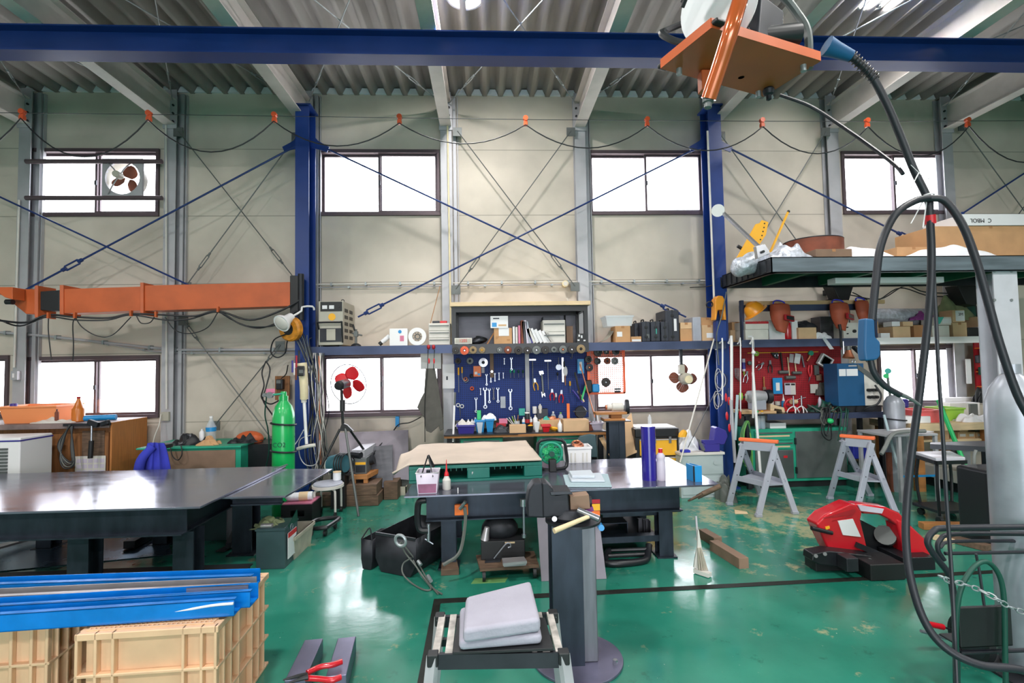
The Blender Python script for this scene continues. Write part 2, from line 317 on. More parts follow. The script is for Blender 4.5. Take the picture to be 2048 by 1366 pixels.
struct('ceiling',mr,mat('roof_steel',rgb=(184,182,180),rough=.5,metal=.2,var=.22,vs=2,stretch=(3,.5,1)),solid=.004,ang=20)
cl=M();x=XL
while x<XR-.3:
 cl.prism([(x+.062,YW-.03,roofz(YW)+.006),(x+.21,YW-.03,roofz(YW)+.006),(x+.176,YW-.03,roofz(YW)+.085),(x+.102,YW-.03,roofz(YW)+.085)],(0,.03,0));x+=per
struct('trim_1',cl,'plastic_wrap')
#windows: frame, two sashes, panes
glass=bpy.data.materials.new('window_glass');glass.use_nodes=True;nt=glass.node_tree;nt.nodes.clear()
ou=nt.nodes.new('ShaderNodeOutputMaterial');mxs=nt.nodes.new('ShaderNodeMixShader');tr=nt.nodes.new('ShaderNodeBsdfTransparent');gl=nt.nodes.new('ShaderNodeBsdfGlossy')
gl.inputs['Roughness'].default_value=.05;mxs.inputs[0].default_value=.06;tr.inputs[0].default_value=(.97,.97,.98,1)
nt.links.new(tr.outputs[0],mxs.inputs[1]);nt.links.new(gl.outputs[0],mxs.inputs[2]);nt.links.new(mxs.outputs[0],ou.inputs[0])
for k,(x0,x1,z0,z1)in enumerate(wins):
 wn='window_%d'%(k+1)
 r=bpy.data.objects.new(wn,None);COL.objects.link(r);r['kind']='structure';r.location=((x0+x1)/2,YW,z0);r['_set']=1
 t=.05;f=M();ya,yb=YW-.035,YW+.1
 f.box(x0,x1,ya,yb,z0,z0+t).box(x0,x1,ya,yb,z1-t,z1).box(x0,x0+t*.8,ya,yb,z0+t,z1-t).box(x1-t*.8,x1,ya,yb,z0+t,z1-t)
 part(r,'window_frame',f,'frame_brown',bev=.004)
 xm=(x0+x1)/2;s=.028
 for j,(a,b,yy)in enumerate(((x0+t*.8,xm+.02,YW+.05),(xm-.02,x1-t*.8,YW+.01))):
  q=M();q.box(a,b,yy,yy+.03,z0+t,z0+t+s).box(a,b,yy,yy+.03,z1-t-s,z1-t).box(a,a+s,yy,yy+.03,z0+t+s,z1-t-s).box(b-s,b,yy,yy+.03,z0+t+s,z1-t-s)
  sh=part(r,'sash',q,'frame_brown');part(sh,'pane',M().box(a+s,b-s,yy+.012,yy+.017,z0+t+s,z1-t-s),glass)
 part(r,'latch',M().box(xm-.012,xm+.012,YW-.012,YW+.01,(z0+z1)/2-.03,(z0+z1)/2+.03),'dark_steel')
solo('outdoor_bounce_ground','pale concrete ground added outside the windows to whiten light from below','paving',M().box(-14,16,YW+.3,30,-.12,-.02),'offwhite',kind='structure')  # bright ground added outside so light from below doesn't turn green
#columns and rafters
COLX=[45,338,612,893,1163,1425,1671,1903]
cx=[]
for k,px in enumerate(COLX):
 x=P(px,400,6.75).x;cx.append(x)
cx=[cx[0]-1.82]+cx+[cx[-1]+1.82]
for k,x in enumerate(cx):
 blue=k in(3,6)
 c=T('steel_column',('grey steel wall column standing behind the blue crane post, %s'%('near the red fan' if k==3 else 'near the big cupboard shelf'))if blue else 'grey steel H column against the panel wall, %s'%{0:'beyond the folded orange crane elbow',1:'beside the exhaust fan window',2:'beside the tall green gas bottle bay',4:'at the apron and open shelf cabinet',5:'above the orange pegboard',7:'behind the rusty drum on the platform',8:'beside the bundled black hoses',9:'past the white platform leg'}[k],'column')
 h=M();w_=.075
 h.box(x-w_,x+w_,6.76,6.772,0,5.4).box(x-w_,x+w_,6.878,6.89,0,5.4).box(x-.005,x+.005,6.772,6.878,0,5.4)
 part(c,'h_profile',h,'steel_grey')
 s=1 if k>=2 else 1
 part(c,'liner_channel',M().box(x+.09,x+.135,6.83,6.895,0,5.38).box(x+.15,x+.16,6.85,6.895,0,5.38),'steel_grey')
 part(c,'end_plate',M().box(x-.09,x+.09,6.74,6.757,4.86,5.3),'steel_grey')
 bl=M()
 for zz in(4.95,5.06,5.17):
  for xx in(-.05,.05):bl.cyl((x+xx,6.72,zz),(x+xx,6.74,zz),.014,n=6)
 parts(c,'bolt',bl,'dark_steel')
 r=T('roof_rafter','pale grey steel roof rafter running from the %s'%{0:'column beyond the crane elbow',1:'column beside the exhaust fan window',2:'column between exhaust fan and green gas bottle',3:'blue post near the red fan',4:'column above the open shelf cabinet',5:'column above the orange pegboard',6:'blue post beside the raised platform',7:'column behind the rusty drum',8:'column beside the bundled hoses',9:'column past the platform leg'}[k],'rafter')
 hb=4.91;g=M()
 def fl(ya,za,yb,zb,w,t):g.beam((x,ya,za),(x,yb,zb),w,t)
 def rz(y,h):return h-SL*(6.74-y)
 fl(6.74,rz(6.74,hb)+.006,-4,rz(-4,hb)+.006,.15,.012);fl(6.74,rz(6.74,hb+.34),-4,rz(-4,hb+.34),.15,.012);fl(6.74,rz(6.74,hb+.17),-4,rz(-4,hb+.17),.008,.33)
 part(r,'h_profile',g,'rafter')
def rod(a,b,r,tb=.3,mt='wire',tbm='galv',L=.22):
 a,b=V(a),V(b);d=(b-a).normalized();c=a+(b-a)*tb;m=M();m.cyl(a,c-d*L/2,r,n=6);m.cyl(c+d*L/2,b,r,n=6)
 t=M();u=d.cross(V((0,1,0))).normalized()*(r*2.4)
 for sgn in(-1,1):t.tube([c-d*L/2,c-d*L/2*.8+u*sgn,c+d*L/2*.8+u*sgn,c+d*L/2],r*.9,6,1)
 t.cyl(c-d*L/2*1.25,c-d*L/2*.75,r*2,n=8);t.cyl(c+d*L/2*.75,c+d*L/2*1.25,r*2,n=8)
 return m,t
for k in range(9):
 xa,xb=cx[k],cx[k+1]
 for(p,q,wd)in((xa,xb,'left'),(xb,xa,'right')):
  a,b=V((p+(.06 if q>p else-.06),6.7,5.22)),V((q,3.4,5.22-SL*3.3))
  m,t=rod(a,b,.007,.16,'galv')
  g=T('roof_brace','thin galvanised roof tie rod crossing the bay between two rafters','tie rod',a,group='roof tie rods with turnbuckles')
  o=part(g,'rod',m,'galv');part(g,'turnbuckle',t,'galv')
  #blue crane posts, knee gussets, runway beam
for k,nm in((3,'beside the hanging pale stick vacuum'),(6,'beside the raised storage platform')):
 x=P(COLX[k-1],400,6.5).x;c=T('crane_post','tall blue painted steel H post standing %s'%nm,'post',(x,6.5,0))
 zt=P(COLX[k-1],218,6.45).z;h=M()
 h.box(x-.085,x+.085,6.36,6.372,0,zt).box(x-.085,x+.085,6.6,6.612,0,zt).box(x-.005,x+.005,6.372,6.6,0,zt)
 part(c,'h_profile',h,'blue_paint')
 part(c,'cap_plate',M().box(x-.11,x+.11,6.34,6.64,zt,zt+.02),'blue_paint');part(c,'base_plate',M().box(x-.14,x+.14,6.3,6.66,0,.02),'blue_paint')
 zg=P(COLX[k-1],290,6.5).z
 for s in(-1,1):
  part(c,'gusset_plate',M().prism([(x+s*.08,6.49,zg+.14),(x+s*.08,6.49,zg-.04),(x+s*.2,6.49,zg-.07),(x+s*.27,6.49,zg-.1),(x+s*.3,6.49,zg-.03),(x+s*.16,6.49,zg+.05)],(0,.014,0)),'blue_paint')
YBm=4.82
zb0=P(1024,113,YBm-.08).z;zb1=zb0+.25
g=M().box(-9,11,YBm-.09,YBm+.09,zb0,zb0+.014).box(-9,11,YBm-.09,YBm+.09,zb1-.014,zb1).box(-9,11,YBm-.005,YBm+.005,zb0+.014,zb1-.014)
b=T('crane_runway','long blue steel runway beam spanning under all the rafters','beam',(0,YBm,zb0));part(b,'h_profile',g,'blue_paint')
cl=M()
for x in cx[1:-1]:cl.box(x-.06,x+.06,YBm-.07,YBm+.07,zb1,4.91-SL*(6.74-YBm))
parts(b,'clamp',cl,'steel_grey')
#wall bracing
zq=P(612,290,6.5).z
def brace(name,label,p0,p1,Y,r,tb,mt,Y2=None,grp=None,plate=True):
 a,b=P(*p0,Y),P(*p1,Y2 or Y);m,t=rod(a,b,r,tb,mt);g=T(name,label,'brace',a,group=grp)
 part(g,'rod',m,mt);part(g,'turnbuckle',t,mt)
 if plate:
  e=M();d=(b-a).normalized()
  for q,s in((a,-1),(b,1)):e.prism([q+d*s*.0+V((-.06,0,.05)),q+V((.06,0,.05)),q+V((.06,0,-.07)),q+V((-.06,0,-.07))],(0,.012,0))
  parts(g,'end_plate',e,mt if mt!='wire' else 'steel_grey')
 return g
brace('wall_brace','dark blue brace rod from blue post down towards the orange crane hinge',(592,292),(28,592),6.5,.012,.8,'blue_rod',plate=False)
brace('wall_brace','dark blue brace rod rising from crane boom to the far edge past the exhaust fan',(-330,240),(405,583),6.5,.012,.2,'blue_rod',plate=False)
brace('wall_brace','dark blue brace rod from post above red fan down to the black tool cases',(650,296),(1372,634),6.5,.012,.955,'blue_rod',plate=False)
brace('wall_brace','dark blue brace rod from platform-side post down behind the grey welding machine',(1394,296),(716,634),6.5,.012,.955,'blue_rod',plate=False)
brace('wall_brace','dark blue brace rod from platform-side post down behind the rusty drum',(1458,296),(1900,518),6.5,.012,.8,'blue_rod',plate=False)
brace('wall_brace','dark blue brace rod rising past the white carton on the platform',(1800,508),(2330,164),6.5,.012,.2,'blue_rod',plate=False)
for n,p0,p1,p2,p3 in(('above the green gas bottle',(356,262),(590,558),(592,272),(372,572)),('above the open shelf cabinet',(915,262),(1150,572),(1142,262),(912,578)),('behind the rusty drum',(1442,270),(1650,560),(1652,262),(1470,560)),('past the bundled hoses',(1925,252),(2120,520),(2110,330),(1940,560))):
 brace('wall_brace','thin grey wall tie rod slanting down to the right, '+n,p0,p1,6.74,.007,.84,'mech')
 brace('wall_brace','thin grey wall tie rod slanting down to the left, '+n,p2,p3,6.7,.007,.84,'mech')
brace('wall_brace','thin grey tie rod slanting across the wall under the orange boom',(366,640),(545,880),6.74,.007,.1,'mech')
brace('wall_brace','thin grey tie rod crossing low behind the green gas bottle',(560,690),(430,850),6.7,.007,.1,'mech')
#conduits
def pipe(name,label,pts,Y,r,mt='steel_grey',clips=0):
 g=T(name,label,'pipe',P(*pts[0],Y));q=[P(*p,Y)for p in pts];part(g,'pipe_run',M().tube(q,r,8,1),mt)
 if clips:
  c=M()
  for i in range(clips):
   t=(i+.5)/clips;k=min(int(t*(len(q)-1)),len(q)-2);u=t*(len(q)-1)-k;p=q[k].lerp(q[k+1],u);c.box(p.x-.012,p.x+.012,p.y-r*1.4,YW-.005,p.z-r*1.6,p.z+r*1.6)
  parts(g,'clip',c,'galv')
pipe('conduit','beige conduit running along the wall above the long shelf',[(628,569),(1430,561)],6.84,.013,'offwhite',12)
pipe('conduit','thin lower conduit running along the wall above the long shelf',[(628,575),(1430,566)],6.85,.008,'steel_grey',6)
pipe('conduit','grey conduit bending down along the wall under the orange boom',[(-10,664),(90,672),(300,695),(360,700),(600,699)],6.84,.017,'steel_grey',9)
pipe('conduit','thin conduit below the grey one under the orange boom',[(180,683),(300,702),(360,706),(600,706)],6.85,.009,'steel_grey',5)
pipe('conduit','pale vertical conduit beside the exhaust fan window column',[(332,250),(333,818)],6.73,.011,'offwhite')
pipe('conduit','cream vertical conduit on the column above the open cabinet',[(895,252),(902,690)],6.73,.012,'cream')
pipe('conduit','pale vertical conduit on the platform-side blue post',[(1415,262),(1432,700)],6.34,.013,'offwhite')
pipe('conduit','pale vertical conduit left of the lower exhaust-side window',[(38,400),(30,690),(28,735)],6.73,.013,'offwhite')
pipe('conduit','thin hanging white lead down the column by the green dial switch',[(1133,596),(1138,606)],6.8,.01,'offwhite')
p=P(1130,568,6.84);jb=T('junction_box','round cream junction box on the wall above the open cabinet','junction box',p)
part(jb,'housing',M().cyl((p.x,6.8,p.z),(p.x,6.9,p.z),.045,n=20),'cream');part(jb,'cover',M().cyl((p.x,6.79,p.z),(p.x,6.8,p.z),.03,n=20),'offwhite')
d=M()
a,b_,c_=F(874,1200),F(836,1372),F(1960,1146)
pts=[F(868,1199),F(1990,1141),F(1990,1147),F(881,1207),F(852,1400),F(828,1400)]
tr=M().prism([V((p.x,p.y,-.002))for p in pts],(0,0,.006))
struct('trim_2',tr,mat('track_iron',rgb=(48,50,46),rough=.55,metal=.6,var=.3,vs=20))
#OVERHEAD THINGS
def highbay(loc,label,r=.2,power=90):
 g=T('highbay_lamp',label,'lamp',loc,group='round high-bay lamps under the roof');x,y,z=loc
 part(g,'housing',M().lathe([(.05,.22),(.07,.2),(.09,.1),(r,.06),(r,.0),(r-.02,0),(r-.02,.03),(.03,.05)],(x,y,z),n=28),'offwhite')
 part(g,'lens',M().cyl((x,y,z+.004),(x,y,z+.012),r-.021,n=28),'lamp_glow')
 part(g,'bracket',M().box(x-.02,x+.02,y-.02,y+.02,z+.2,5.4),'galv')
 l=bpy.data.lights.new('highbay_light','AREA');l.shape='DISK';l.size=2*r-.05;l.energy=power;l.color=(1,.97,.93);o=bpy.data.objects.new('highbay_light',l);COL.objects.link(o)
 o.parent=g;o.location=(0,0,-.01)
pa=P(930,-6,5.0);pb=P(1758,-2,5.0)
highbay((pa.x,5.0,pa.z),'round white high-bay lamp above the middle of the blue beam')
highbay((pb.x,5.0,pb.z),'round white high-bay lamp above the orange wire feeder')
for x in(-5.5,-1.5,2.8,7):
 for y in(1.6,-2.4):highbay((x,y,5.0),'round high-bay lamp over the open floor behind the benches',power=105)
Yb,Ye=6.2,5.75
def bx4(c,mt,par,nm,pl,pr,Yl,Yr,dep,**k):
 a,b=P(pl[0],pl[1],Yl),P(pl[0],pl[2],Yl);c_,d=P(pr[0],pr[1],Yr),P(pr[0],pr[2],Yr);e=V((0,dep,0))
 m=M().add([b,d,d+e,b+e,a,c_,c_+e,a+e],[(0,3,2,1),(4,5,6,7),(0,1,5,4),(1,2,6,5),(2,3,7,6),(3,0,4,7)]);return part(par,nm,m,mt,**k)
g=T('boom_crane','long orange box-section boom crane folded along the wall','crane',(P(590,600,6.3).x,6.3,P(590,612,6.3).z))
bx4(0,'orange_crane',g,'boom_root',(286,571,622),(580,564,612),6.05,6.2,.2,bev=.004)
bx4(0,'orange_crane',g,'boom_middle',(126,578,627),(284,573,621),5.95,6.05,.2,bev=.004)
bx4(0,'orange_crane',g,'flange',(119,570,632),(127,570,632),5.93,5.94,.25,bev=.004);bx4(0,'orange_crane',g,'flange',(280,565,630),(287,565,630),6.02,6.03,.25,bev=.004)
bx4(0,'satin_black',g,'elbow_joint',(78,583,620),(119,580,622),5.9,5.93,.18,bev=.006)
bx4(0,'orange_crane',g,'flange',(69,571,635),(76,571,635),5.86,5.87,.24,bev=.004)
q=M().pris([(27,578),(70,578),(70,628),(52,628),(27,608)],5.86,.2);part(g,'elbow_housing',q,'orange_crane',bev=.006)
q=M().pris([(-40,574),(25,574),(25,599),(10,595),(-5,585),(-40,588)],5.7,.15);part(g,'outer_arm',q,'orange_crane',bev=.006)
q=M();q.cyl(P(42,590,5.84),P(42,590,5.87),.02,n=12);part(g,'pivot_bolt',q,'galv')
q=M();q.cyl(P(13,604,5.72),P(26,604,5.72),.03,n=12);part(g,'motor',q,'satin_black')
x0=P(581,600,6.22).x;x1=P(597,600,6.22).x;zA=P(590,552,6.22).z;zB=P(590,628,6.22).z
part(g,'slew_bracket',M().box(x0,x1,6.2,6.4,zB,zA),'satin_black',bev=.006)
q=M();q.cyl(P(602,548,6.22),P(602,640,6.22),.035,n=14);part(g,'slew_pivot',q,'iron')
def cable(name,label,pts,r,mt='rubber',grp=None,n=8,k=6,cat='cable'):
 q=[P(*p)for p in pts];return solo(name,label,cat,M().tube(q,r,n,k),mt,group=grp)
cb=T('boom_cable','bundle of black cables looping below the orange boom','cable',P(300,630,6.0))
for r_,pts in((.012,[(-10,640,5.6),(50,645,5.8),(95,630,5.88),(150,634,5.9),(215,636,5.95),(262,628,6),(330,630,6.02),(390,632,6.05),(436,622,6.08),(500,640,6.1),(560,622,6.15),(600,600,6.2)]),(.009,[(-10,636,5.6),(40,652,5.8),(95,634,5.88),(150,640,5.9),(215,640,5.95),(262,630,6),(330,640,6.02),(380,638,6.05),(436,624,6.08),(480,648,6.1),(520,656,6.15),(560,644,6.2)]),(.006,[(150,634,5.9),(165,655,5.9),(195,672,5.92),(225,670,5.95),(262,634,6)]),(.006,[(272,630,6),(282,646,6),(300,645,6),(310,632,6)]),(.006,[(330,634,6),(350,660,6.02),(380,667,6.05),(415,655,6.08),(436,624,6.1)]),(.008,[(436,622,6.08),(465,640,6.1),(500,653,6.12),(545,652,6.15),(580,640,6.2)]),(.006,[(97,634,5.88),(97,665,5.88),(103,720,5.88)]),(.006,[(156,632,5.9),(146,645,5.9),(147,690,5.9),(146,722,5.9)])):
 part(cb,'cable_loop',M().tube([P(*p)for p in pts],r_,7,6),'rubber')
q=M()
for x,y,Y in((97,632,5.86),(150,632,5.88),(262,628,5.98),(312,630,6),(436,620,6.06)):p=P(x,y,Y);q.box(p.x-.01,p.x+.01,p.y-.015,p.y+.02,p.z-.025,p.z+.04)
parts(cb,'cable_hook',q,'orange_crane')
FX=[-210,45,298,549,799,1051,1294,1524,1734,1935,2150];FY0=[224,226,229,232,236,239,241,242.5,243,242,241]
def fY(x):return 5.6+.45*(x/2048)
ft=solo('festoon_wire','thin taut wire carrying the orange trolley clips along the wall','wire',M().tube([P(x,y,fY(x))for x,y in zip(FX,FY0)],.0035,6,1),'wire')
for k in range(1,10):
 x,y=FX[k],FY0[k];p=P(x,y,fY(x));g=T('festoon_trolley','orange festoon trolley clip on the wire','trolley',p-V((0,0,.07)),group='orange trolley clips along the festoon wire')
 part(g,'wheel',M().cyl(p+V((0,-.025,.012)),p+V((0,.02,.012)),.03,n=16),'orange_clip')
 part(g,'hanger',M().box(p.x-.02,p.x+.02,p.y-.016,p.y+.016,p.z-.03,p.z+.012).box(p.x-.024,p.x+.024,p.y-.022,p.y+.022,p.z-.075,p.z-.03),'orange_clip',bev=.004)
SAG=[0,80,76,64,49,41,48,52,58,64,80];q=[]
for k in range(0,10):
 xa,xb=FX[k],FX[k+1];pa_,pb_=P(xa,FY0[k]+12,fY(xa)),P(xb,FY0[k+1]+12,fY(xb));sg=SAG[k+1 if k else 1]*fY(xa)/1000
 for j in range(12):t=j/12;p=pa_.lerp(pb_,t);q.append(p-V((0,.02,sg*4*t*(1-t))))
solo('festoon_cable','black power cable sagging in loops between the orange trolleys','cable',M().tube(q,.0075,8,1),'rubber')
#wire feeder on its orange carrier, overhead on the near right
YF=2.1
def U(x,y,z):return F(x,y,z)
zf=2.92
A,B,C_,D_=[U(*p,zf)for p in((1322,137),(1527,193),(1641,122),(1423,56))]
g=T('wire_feeder','welding wire feeder on an orange tray hanging overhead','wire feeder',V(((A.x+C_.x)/2,(A.y+C_.y)/2,zf)))
pl=M().prism([A,B,C_,D_],(0,0,.006));part(g,'tray',pl,'orange_crane',bev=.002)
lip=M()
for a,b in((A,B),(B,C_),(C_,D_),(D_,A)):lip.beam(a+V((0,0,.02)),b+V((0,0,.02)),.005,.04)
part(g,'tray_lip',lip,'orange_crane')
def on(u,v,h=0):
 return A+(B-A)*u+(D_-A)*v+V((0,0,h))
ft=M()
for u,v in((.12,.1),(.9,.08),(.9,.88)):
 ft.cyl(on(u,v),on(u,v,-.028),.012,n=10)
parts(g,'bolt',ft,'galv')
ft=M();c=on(.93,.22);ft.lathe([(.02,0),(.026,-.01),(.022,-.03),(.012,-.036),(.012,-.055),(.004,-.06)],c,(0,0,1),12);part(g,'pivot_foot',ft,'iron')
part(g,'rubber_pad',M().ob(on(.04,.5,.02),(.05,.34,.02),(0,0,math.degrees(math.atan2((D_-A).y,(D_-A).x))-90)),'black',bev=.008)
part(g,'junction_box',M().ob(on(.32,.2,-.05),(.06,.05,.09)),'orange_crane',bev=.006)
sp=M();c=on(.25,.62,.2);ax=V((.8,.45,.1)).normalized();sp.lathe([(.03,-.06),(.145,-.055),(.15,-.045),(.06,-.04),(.06,.04),(.15,.045),(.145,.055),(.03,.06)],c,ax,32);part(g,'wire_spool',sp,'paper',label='white wire spool')
for k in range(3):
 part(g,'spool_cable',M().tube([c+V((-.16,-.02,.02*k-.02)),c+V((-.12,-.16,.1+.03*k)),c+V((.0,-.2,.2+.02*k)),c+V((.16,-.15,.24)),c+V((.26,-.02,.2))],.009,8,6),'rubber')
fd=M();c2=on(.72,.5,.09);fd.ob(c2,(.22,.16,.15),(0,0,25));part(g,'feed_unit',fd,'iron',bev=.01)
fd=M();fd.cyl(c2+V((-.12,-.09,0)),c2+V((.1,-.1,.02)),.045,n=16);fd.cyl(c2+V((-.02,-.04,.08)),c2+V((.05,.1,.1)),.05,n=16);fd.cyl(c2+V((.1,-.06,.05)),c2+V((.1,.1,.05)),.03,n=12);part(g,'drive_motor',fd,'satin_black')
for k,(u,v,h,s)in enumerate(((.5,.3,.1,(.1,.09,.16)),(.6,.7,.14,(.16,.1,.2)),(.85,.45,.12,(.1,.12,.2)),(.72,.3,.2,(.07,.06,.1)))):part(g,'gear_block',M().ob(on(u,v,h),s,(0,10*k,25)),'iron',bev=.012)
part(g,'ground_cable',M().tube([on(.1,.75,.02),on(.02,.4,.05),on(-.04,.15,.12),on(.1,-.05,.2),on(.35,.1,.27),on(.6,.4,.3)],.014,8,6),'rubber')
fd=M();fd.tube([on(.62,.28,0),on(.62,.28,2.3)],.014,8,1);fd.tube([on(.98,.85,.0),on(.98,.85,.16),on(.95,.75,.26),on(.8,.7,.34),on(.5,.7,.36)],.017,8,6);parts(g,'guard_frame',fd,'mech')
q=[P(1500,-60,1.7),P(1480,0,1.7),P(1462,60,1.7),P(1440,130,1.75),P(1417,198,1.8)]
g2=T('swing_arm_tube','shiny bent orange tube passing in front of the wire feeder','tube',q[-1])
part(g2,'tube_body',M().tube(q,.028,16,8),mat('orange_gloss',rgb=(196,92,42),rough=.2,metal=.3,coat=.8))
e=q[-1];part(g2,'end_fitting',M().lathe([(.022,0),(.02,-.02),(.014,-.022),(.014,-.04),(.004,-.046)],e+V((0,0,.006)),(.1,0,1),12),'mech')
YT=2.05
g3=T('torch_hose','thick black torch hose dropping from the blue connector overhead','hose',P(1700,90,YT))
def PT(pts):return[P(x,y,Y)for x,y,Y in pts]
part(g3,'connector',M().tube(PT([(1652,92,YT),(1672,100,YT),(1702,112,YT)]),[.042,.024],12,4),'machine_blue',label='dark blue connector')
sp=M();a,b=P(1704,112,YT),P(1752,160,YT);d=(b-a)
u=d.normalized().cross(V((0,1,0))).normalized();wv=d.normalized().cross(u);pts=[]
for i in range(9*10+1):t=i/90;an=t*9*2*math.pi;pts.append(a+d*t+(u*math.cos(an)+wv*math.sin(an))*.021)
part(g3,'strain_spring',sp.tube(pts,.003,5,1),'black')
part(g3,'hose_body',M().tube(PT([(1700,110,YT),(1740,148,YT),(1772,205,YT),(1800,270,YT),(1828,340,YT),(1850,385,YT),(1860,410,YT)]),.0155,12,6),'hose')
g4=T('cable_tie_bundle','white cable ties gathering the black hoses together','cable ties',P(1855,395,2.0))
tm=M()
for(x,y,x2,y2)in((1822,330,1845,352),(1838,345,1822,375),(1852,360,1870,350),(1850,395,1822,447),(1854,398,1846,455)):tm.beam(P(x,y,2.02),P(x2,y2,1.99),.004,.002)
tm.ring(P(1856,392,2.02),(0,.2,1),.02,.0035,16,6);parts(g4,'tie_strap',tm,'white')
hh=[('thick black hose looping down from the ties to the blue torch grip',.0148,[(1862,396,2.0),(1830,402,2.0),(1790,430,2.0),(1762,490,2.0),(1752,560,2.0),(1744,640,2.0)]),('thick black hose hanging straight down behind the cart to the floor loop',.0148,[(1858,395,2.02),(1860,440,2.02),(1863,520,2.03),(1858,620,2.04),(1840,780,2.06),(1824,900,2.08),(1814,1000,2.08),(1812,1080,2.06),(1822,1160,2.02),(1848,1240,1.97),(1890,1295,1.92),(1960,1330,1.88),(2060,1345,1.86),(2200,1420,1.86),(2400,1590,1.86)]),('thick black hose arching right from the ties past the white column',.0148,[(1858,396,2.0),(1890,402,1.98),(1925,450,1.96),(1952,520,1.95),(1975,600,1.94),(2000,690,1.93),(2035,790,1.92),(2080,880,1.9),(2120,1040,1.9),(2135,1300,1.9),(2150,1560,1.9)]),('thin dark cable hanging down between the thick hoses',.0075,[(1862,400,2.06),(1866,520,2.06),(1872,640,2.07),(1878,760,2.08),(1886,880,2.08),(1893,1000,2.08),(1900,1100,2.07),(1906,1200,2.05),(1914,1380,2.0)])]
for lb,r_,pts in hh:
 solo('hanging_hose',lb,'hose',M().tube(PT(pts),r_,12 if r_>.01 else 8,6),'hose')
g5=T('torch_grip','blue boxy torch switch grip hanging on the black hose','torch',P(1745,720,2.0))
x0,x1,z0,z1=RC(1729,636,1752,722,2.0)
gp=M().pris([(1731,636),(1750,638),(1752,674),(1762,684),(1762,712),(1755,720),(1732,722),(1729,700)],1.98,.045);part(g5,'grip_body',gp,'machine_blue',bev=.008)
part(g5,'neck',M().tube(PT([(1740,716,2.0),(1748,745,2.0),(1770,772,2.0),(1800,790,2.0)]),.0125,12,6),'hose');part(g5,'nozzle',M().tube(PT([(1796,787,2.0),(1818,796,2.0),(1840,810,2.0)]),[.011,.005],12,3),'mech')
solo('hose_tape','red tape wrapped around the hanging black hose under the ties','tape',M().tube(PT([(1860,430,2.02),(1861,448,2.025)]),.02,12,1),'red')
solo('slack_hose','dark grey hose running from the feeder tray down to the cable ties','hose',M().tube(PT([(1560,190,2.4),(1620,212,2.35),(1680,250,2.3),(1740,292,2.2),(1790,330,2.1),(1806,348,2.06)]),.0085,8,6),'hose')
#storage platform (mezzanine)
zc1=P(1700,513,5.2).z;zc0=P(1700,544,5.2).z;xL=P(1543,530,5.2).x;zfx=zc1
g=T('storage_platform','raised steel storage platform with green underside on the right','platform',(xL+2,5.8,zc0))
fr=M();Xe=8.0
fr.box(xL,Xe,5.2,5.21,zc0,zc1).box(xL,Xe,5.2,5.27,zc0,zc0+.01).box(xL,Xe,5.2,5.27,zc1-.01,zc1);part(g,'front_channel',fr,mat('zinc_grey',rgb=(112,124,134),rough=.4,metal=.4,var=.25,vs=3,stretch=(.6,1,6)))
e=M();e.box(xL,xL+.01,5.2,6.33,zc0,zc1).box(xL,xL+.06,5.2,6.33,zc0,zc0+.01).box(xL,xL+.06,5.2,6.33,zc1-.01,zc1)
for k in range(9):e.box(xL-.012,xL,5.3+k*.13,5.36+k*.13,zc0+.02,zc1-.02)
part(g,'end_channel',e,'dark_steel')
dk=M().box(xL+.06,Xe,5.22,6.33,zc1-.03,zc1-.015);part(g,'deck',dk,'green_dark')
js=M()
for k in range(7):js.box(xL+.5+k*.75,xL+.57+k*.75,5.22,6.28,zc0+.02,zc1-.03)
parts(g,'joist',js,mat('joist_green',rgb=(20,98,70),rough=.5));part(g,'back_channel',M().box(xL+.06,Xe,6.28,6.33,zc0,zc1),'dark_steel')
xc0,xc1,_,_=RC(1983,600,2031,700,5.3)
lg=M();lg.box(xc0,xc1,5.25,5.262,0,zc0).box(xc0,xc1,5.44,5.452,0,zc0).box((xc0+xc1)/2-.005,(xc0+xc1)/2+.005,5.262,5.44,0,zc0);part(g,'leg',lg,mat('leg_white',rgb=(206,206,216),rough=.4,var=.05),label='white H section leg')
bz=M()
for y_ in(642,700):
 for xx in(1990,2024):p=P(xx,y_-100,5.24);bz.cyl(p,p+V((0,.02,0)),.016,n=8)
parts(g,'bolt',bz,'galv')
x0,x1,z0,z1=RC(1668,549,1885,560,5.7);b=T('batten_light','long white fluorescent batten under the storage platform','lamp',((x0+x1)/2,5.75,zc0-.06))
part(b,'housing',M().box(x0,x1,5.68,5.82,zc0-.05,zc0+.02),'white',bev=.004)
def Dk(x,Y):return V((P(x,513,Y).x,Y,zc1))
g=T('hinged_strut','pale steel strut with round joint leaning off the platform corner','strut',P(1525,510,5.25))
part(g,'bar',M().beam(P(1440,420,5.9),P(1524,500,5.3),.045,.03),'chrome');part(g,'round_joint',M().cyl(P(1436,421,5.84),P(1436,421,5.94),.075,n=20),'white')
part(g,'end_bracket',M().pris([(1512,492),(1530,488),(1541,506),(1516,517)],5.2,.06),'chrome',bev=.003);part(g,'pin',M().cyl(P(1527,503,5.17),P(1527,503,5.2),.015,n=8),'black')
g=T('yellow_bracket','yellow steel plate with punched holes standing on the platform end','bracket',P(1500,516,5.9))
q=M().pris([(1470,522),(1512,448),(1520,446),(1524,440),(1537,444),(1532,470),(1498,520)],5.9,.02);part(g,'plate',q,'yellow',bev=.002)
q=M()
for x,y in((1529,447),(1528,455),(1526,463),(1524,471),(1521,479)):q.cyl(P(x,y,5.895),P(x,y,5.9),.009,n=8)
parts(g,'hole',q,'black')
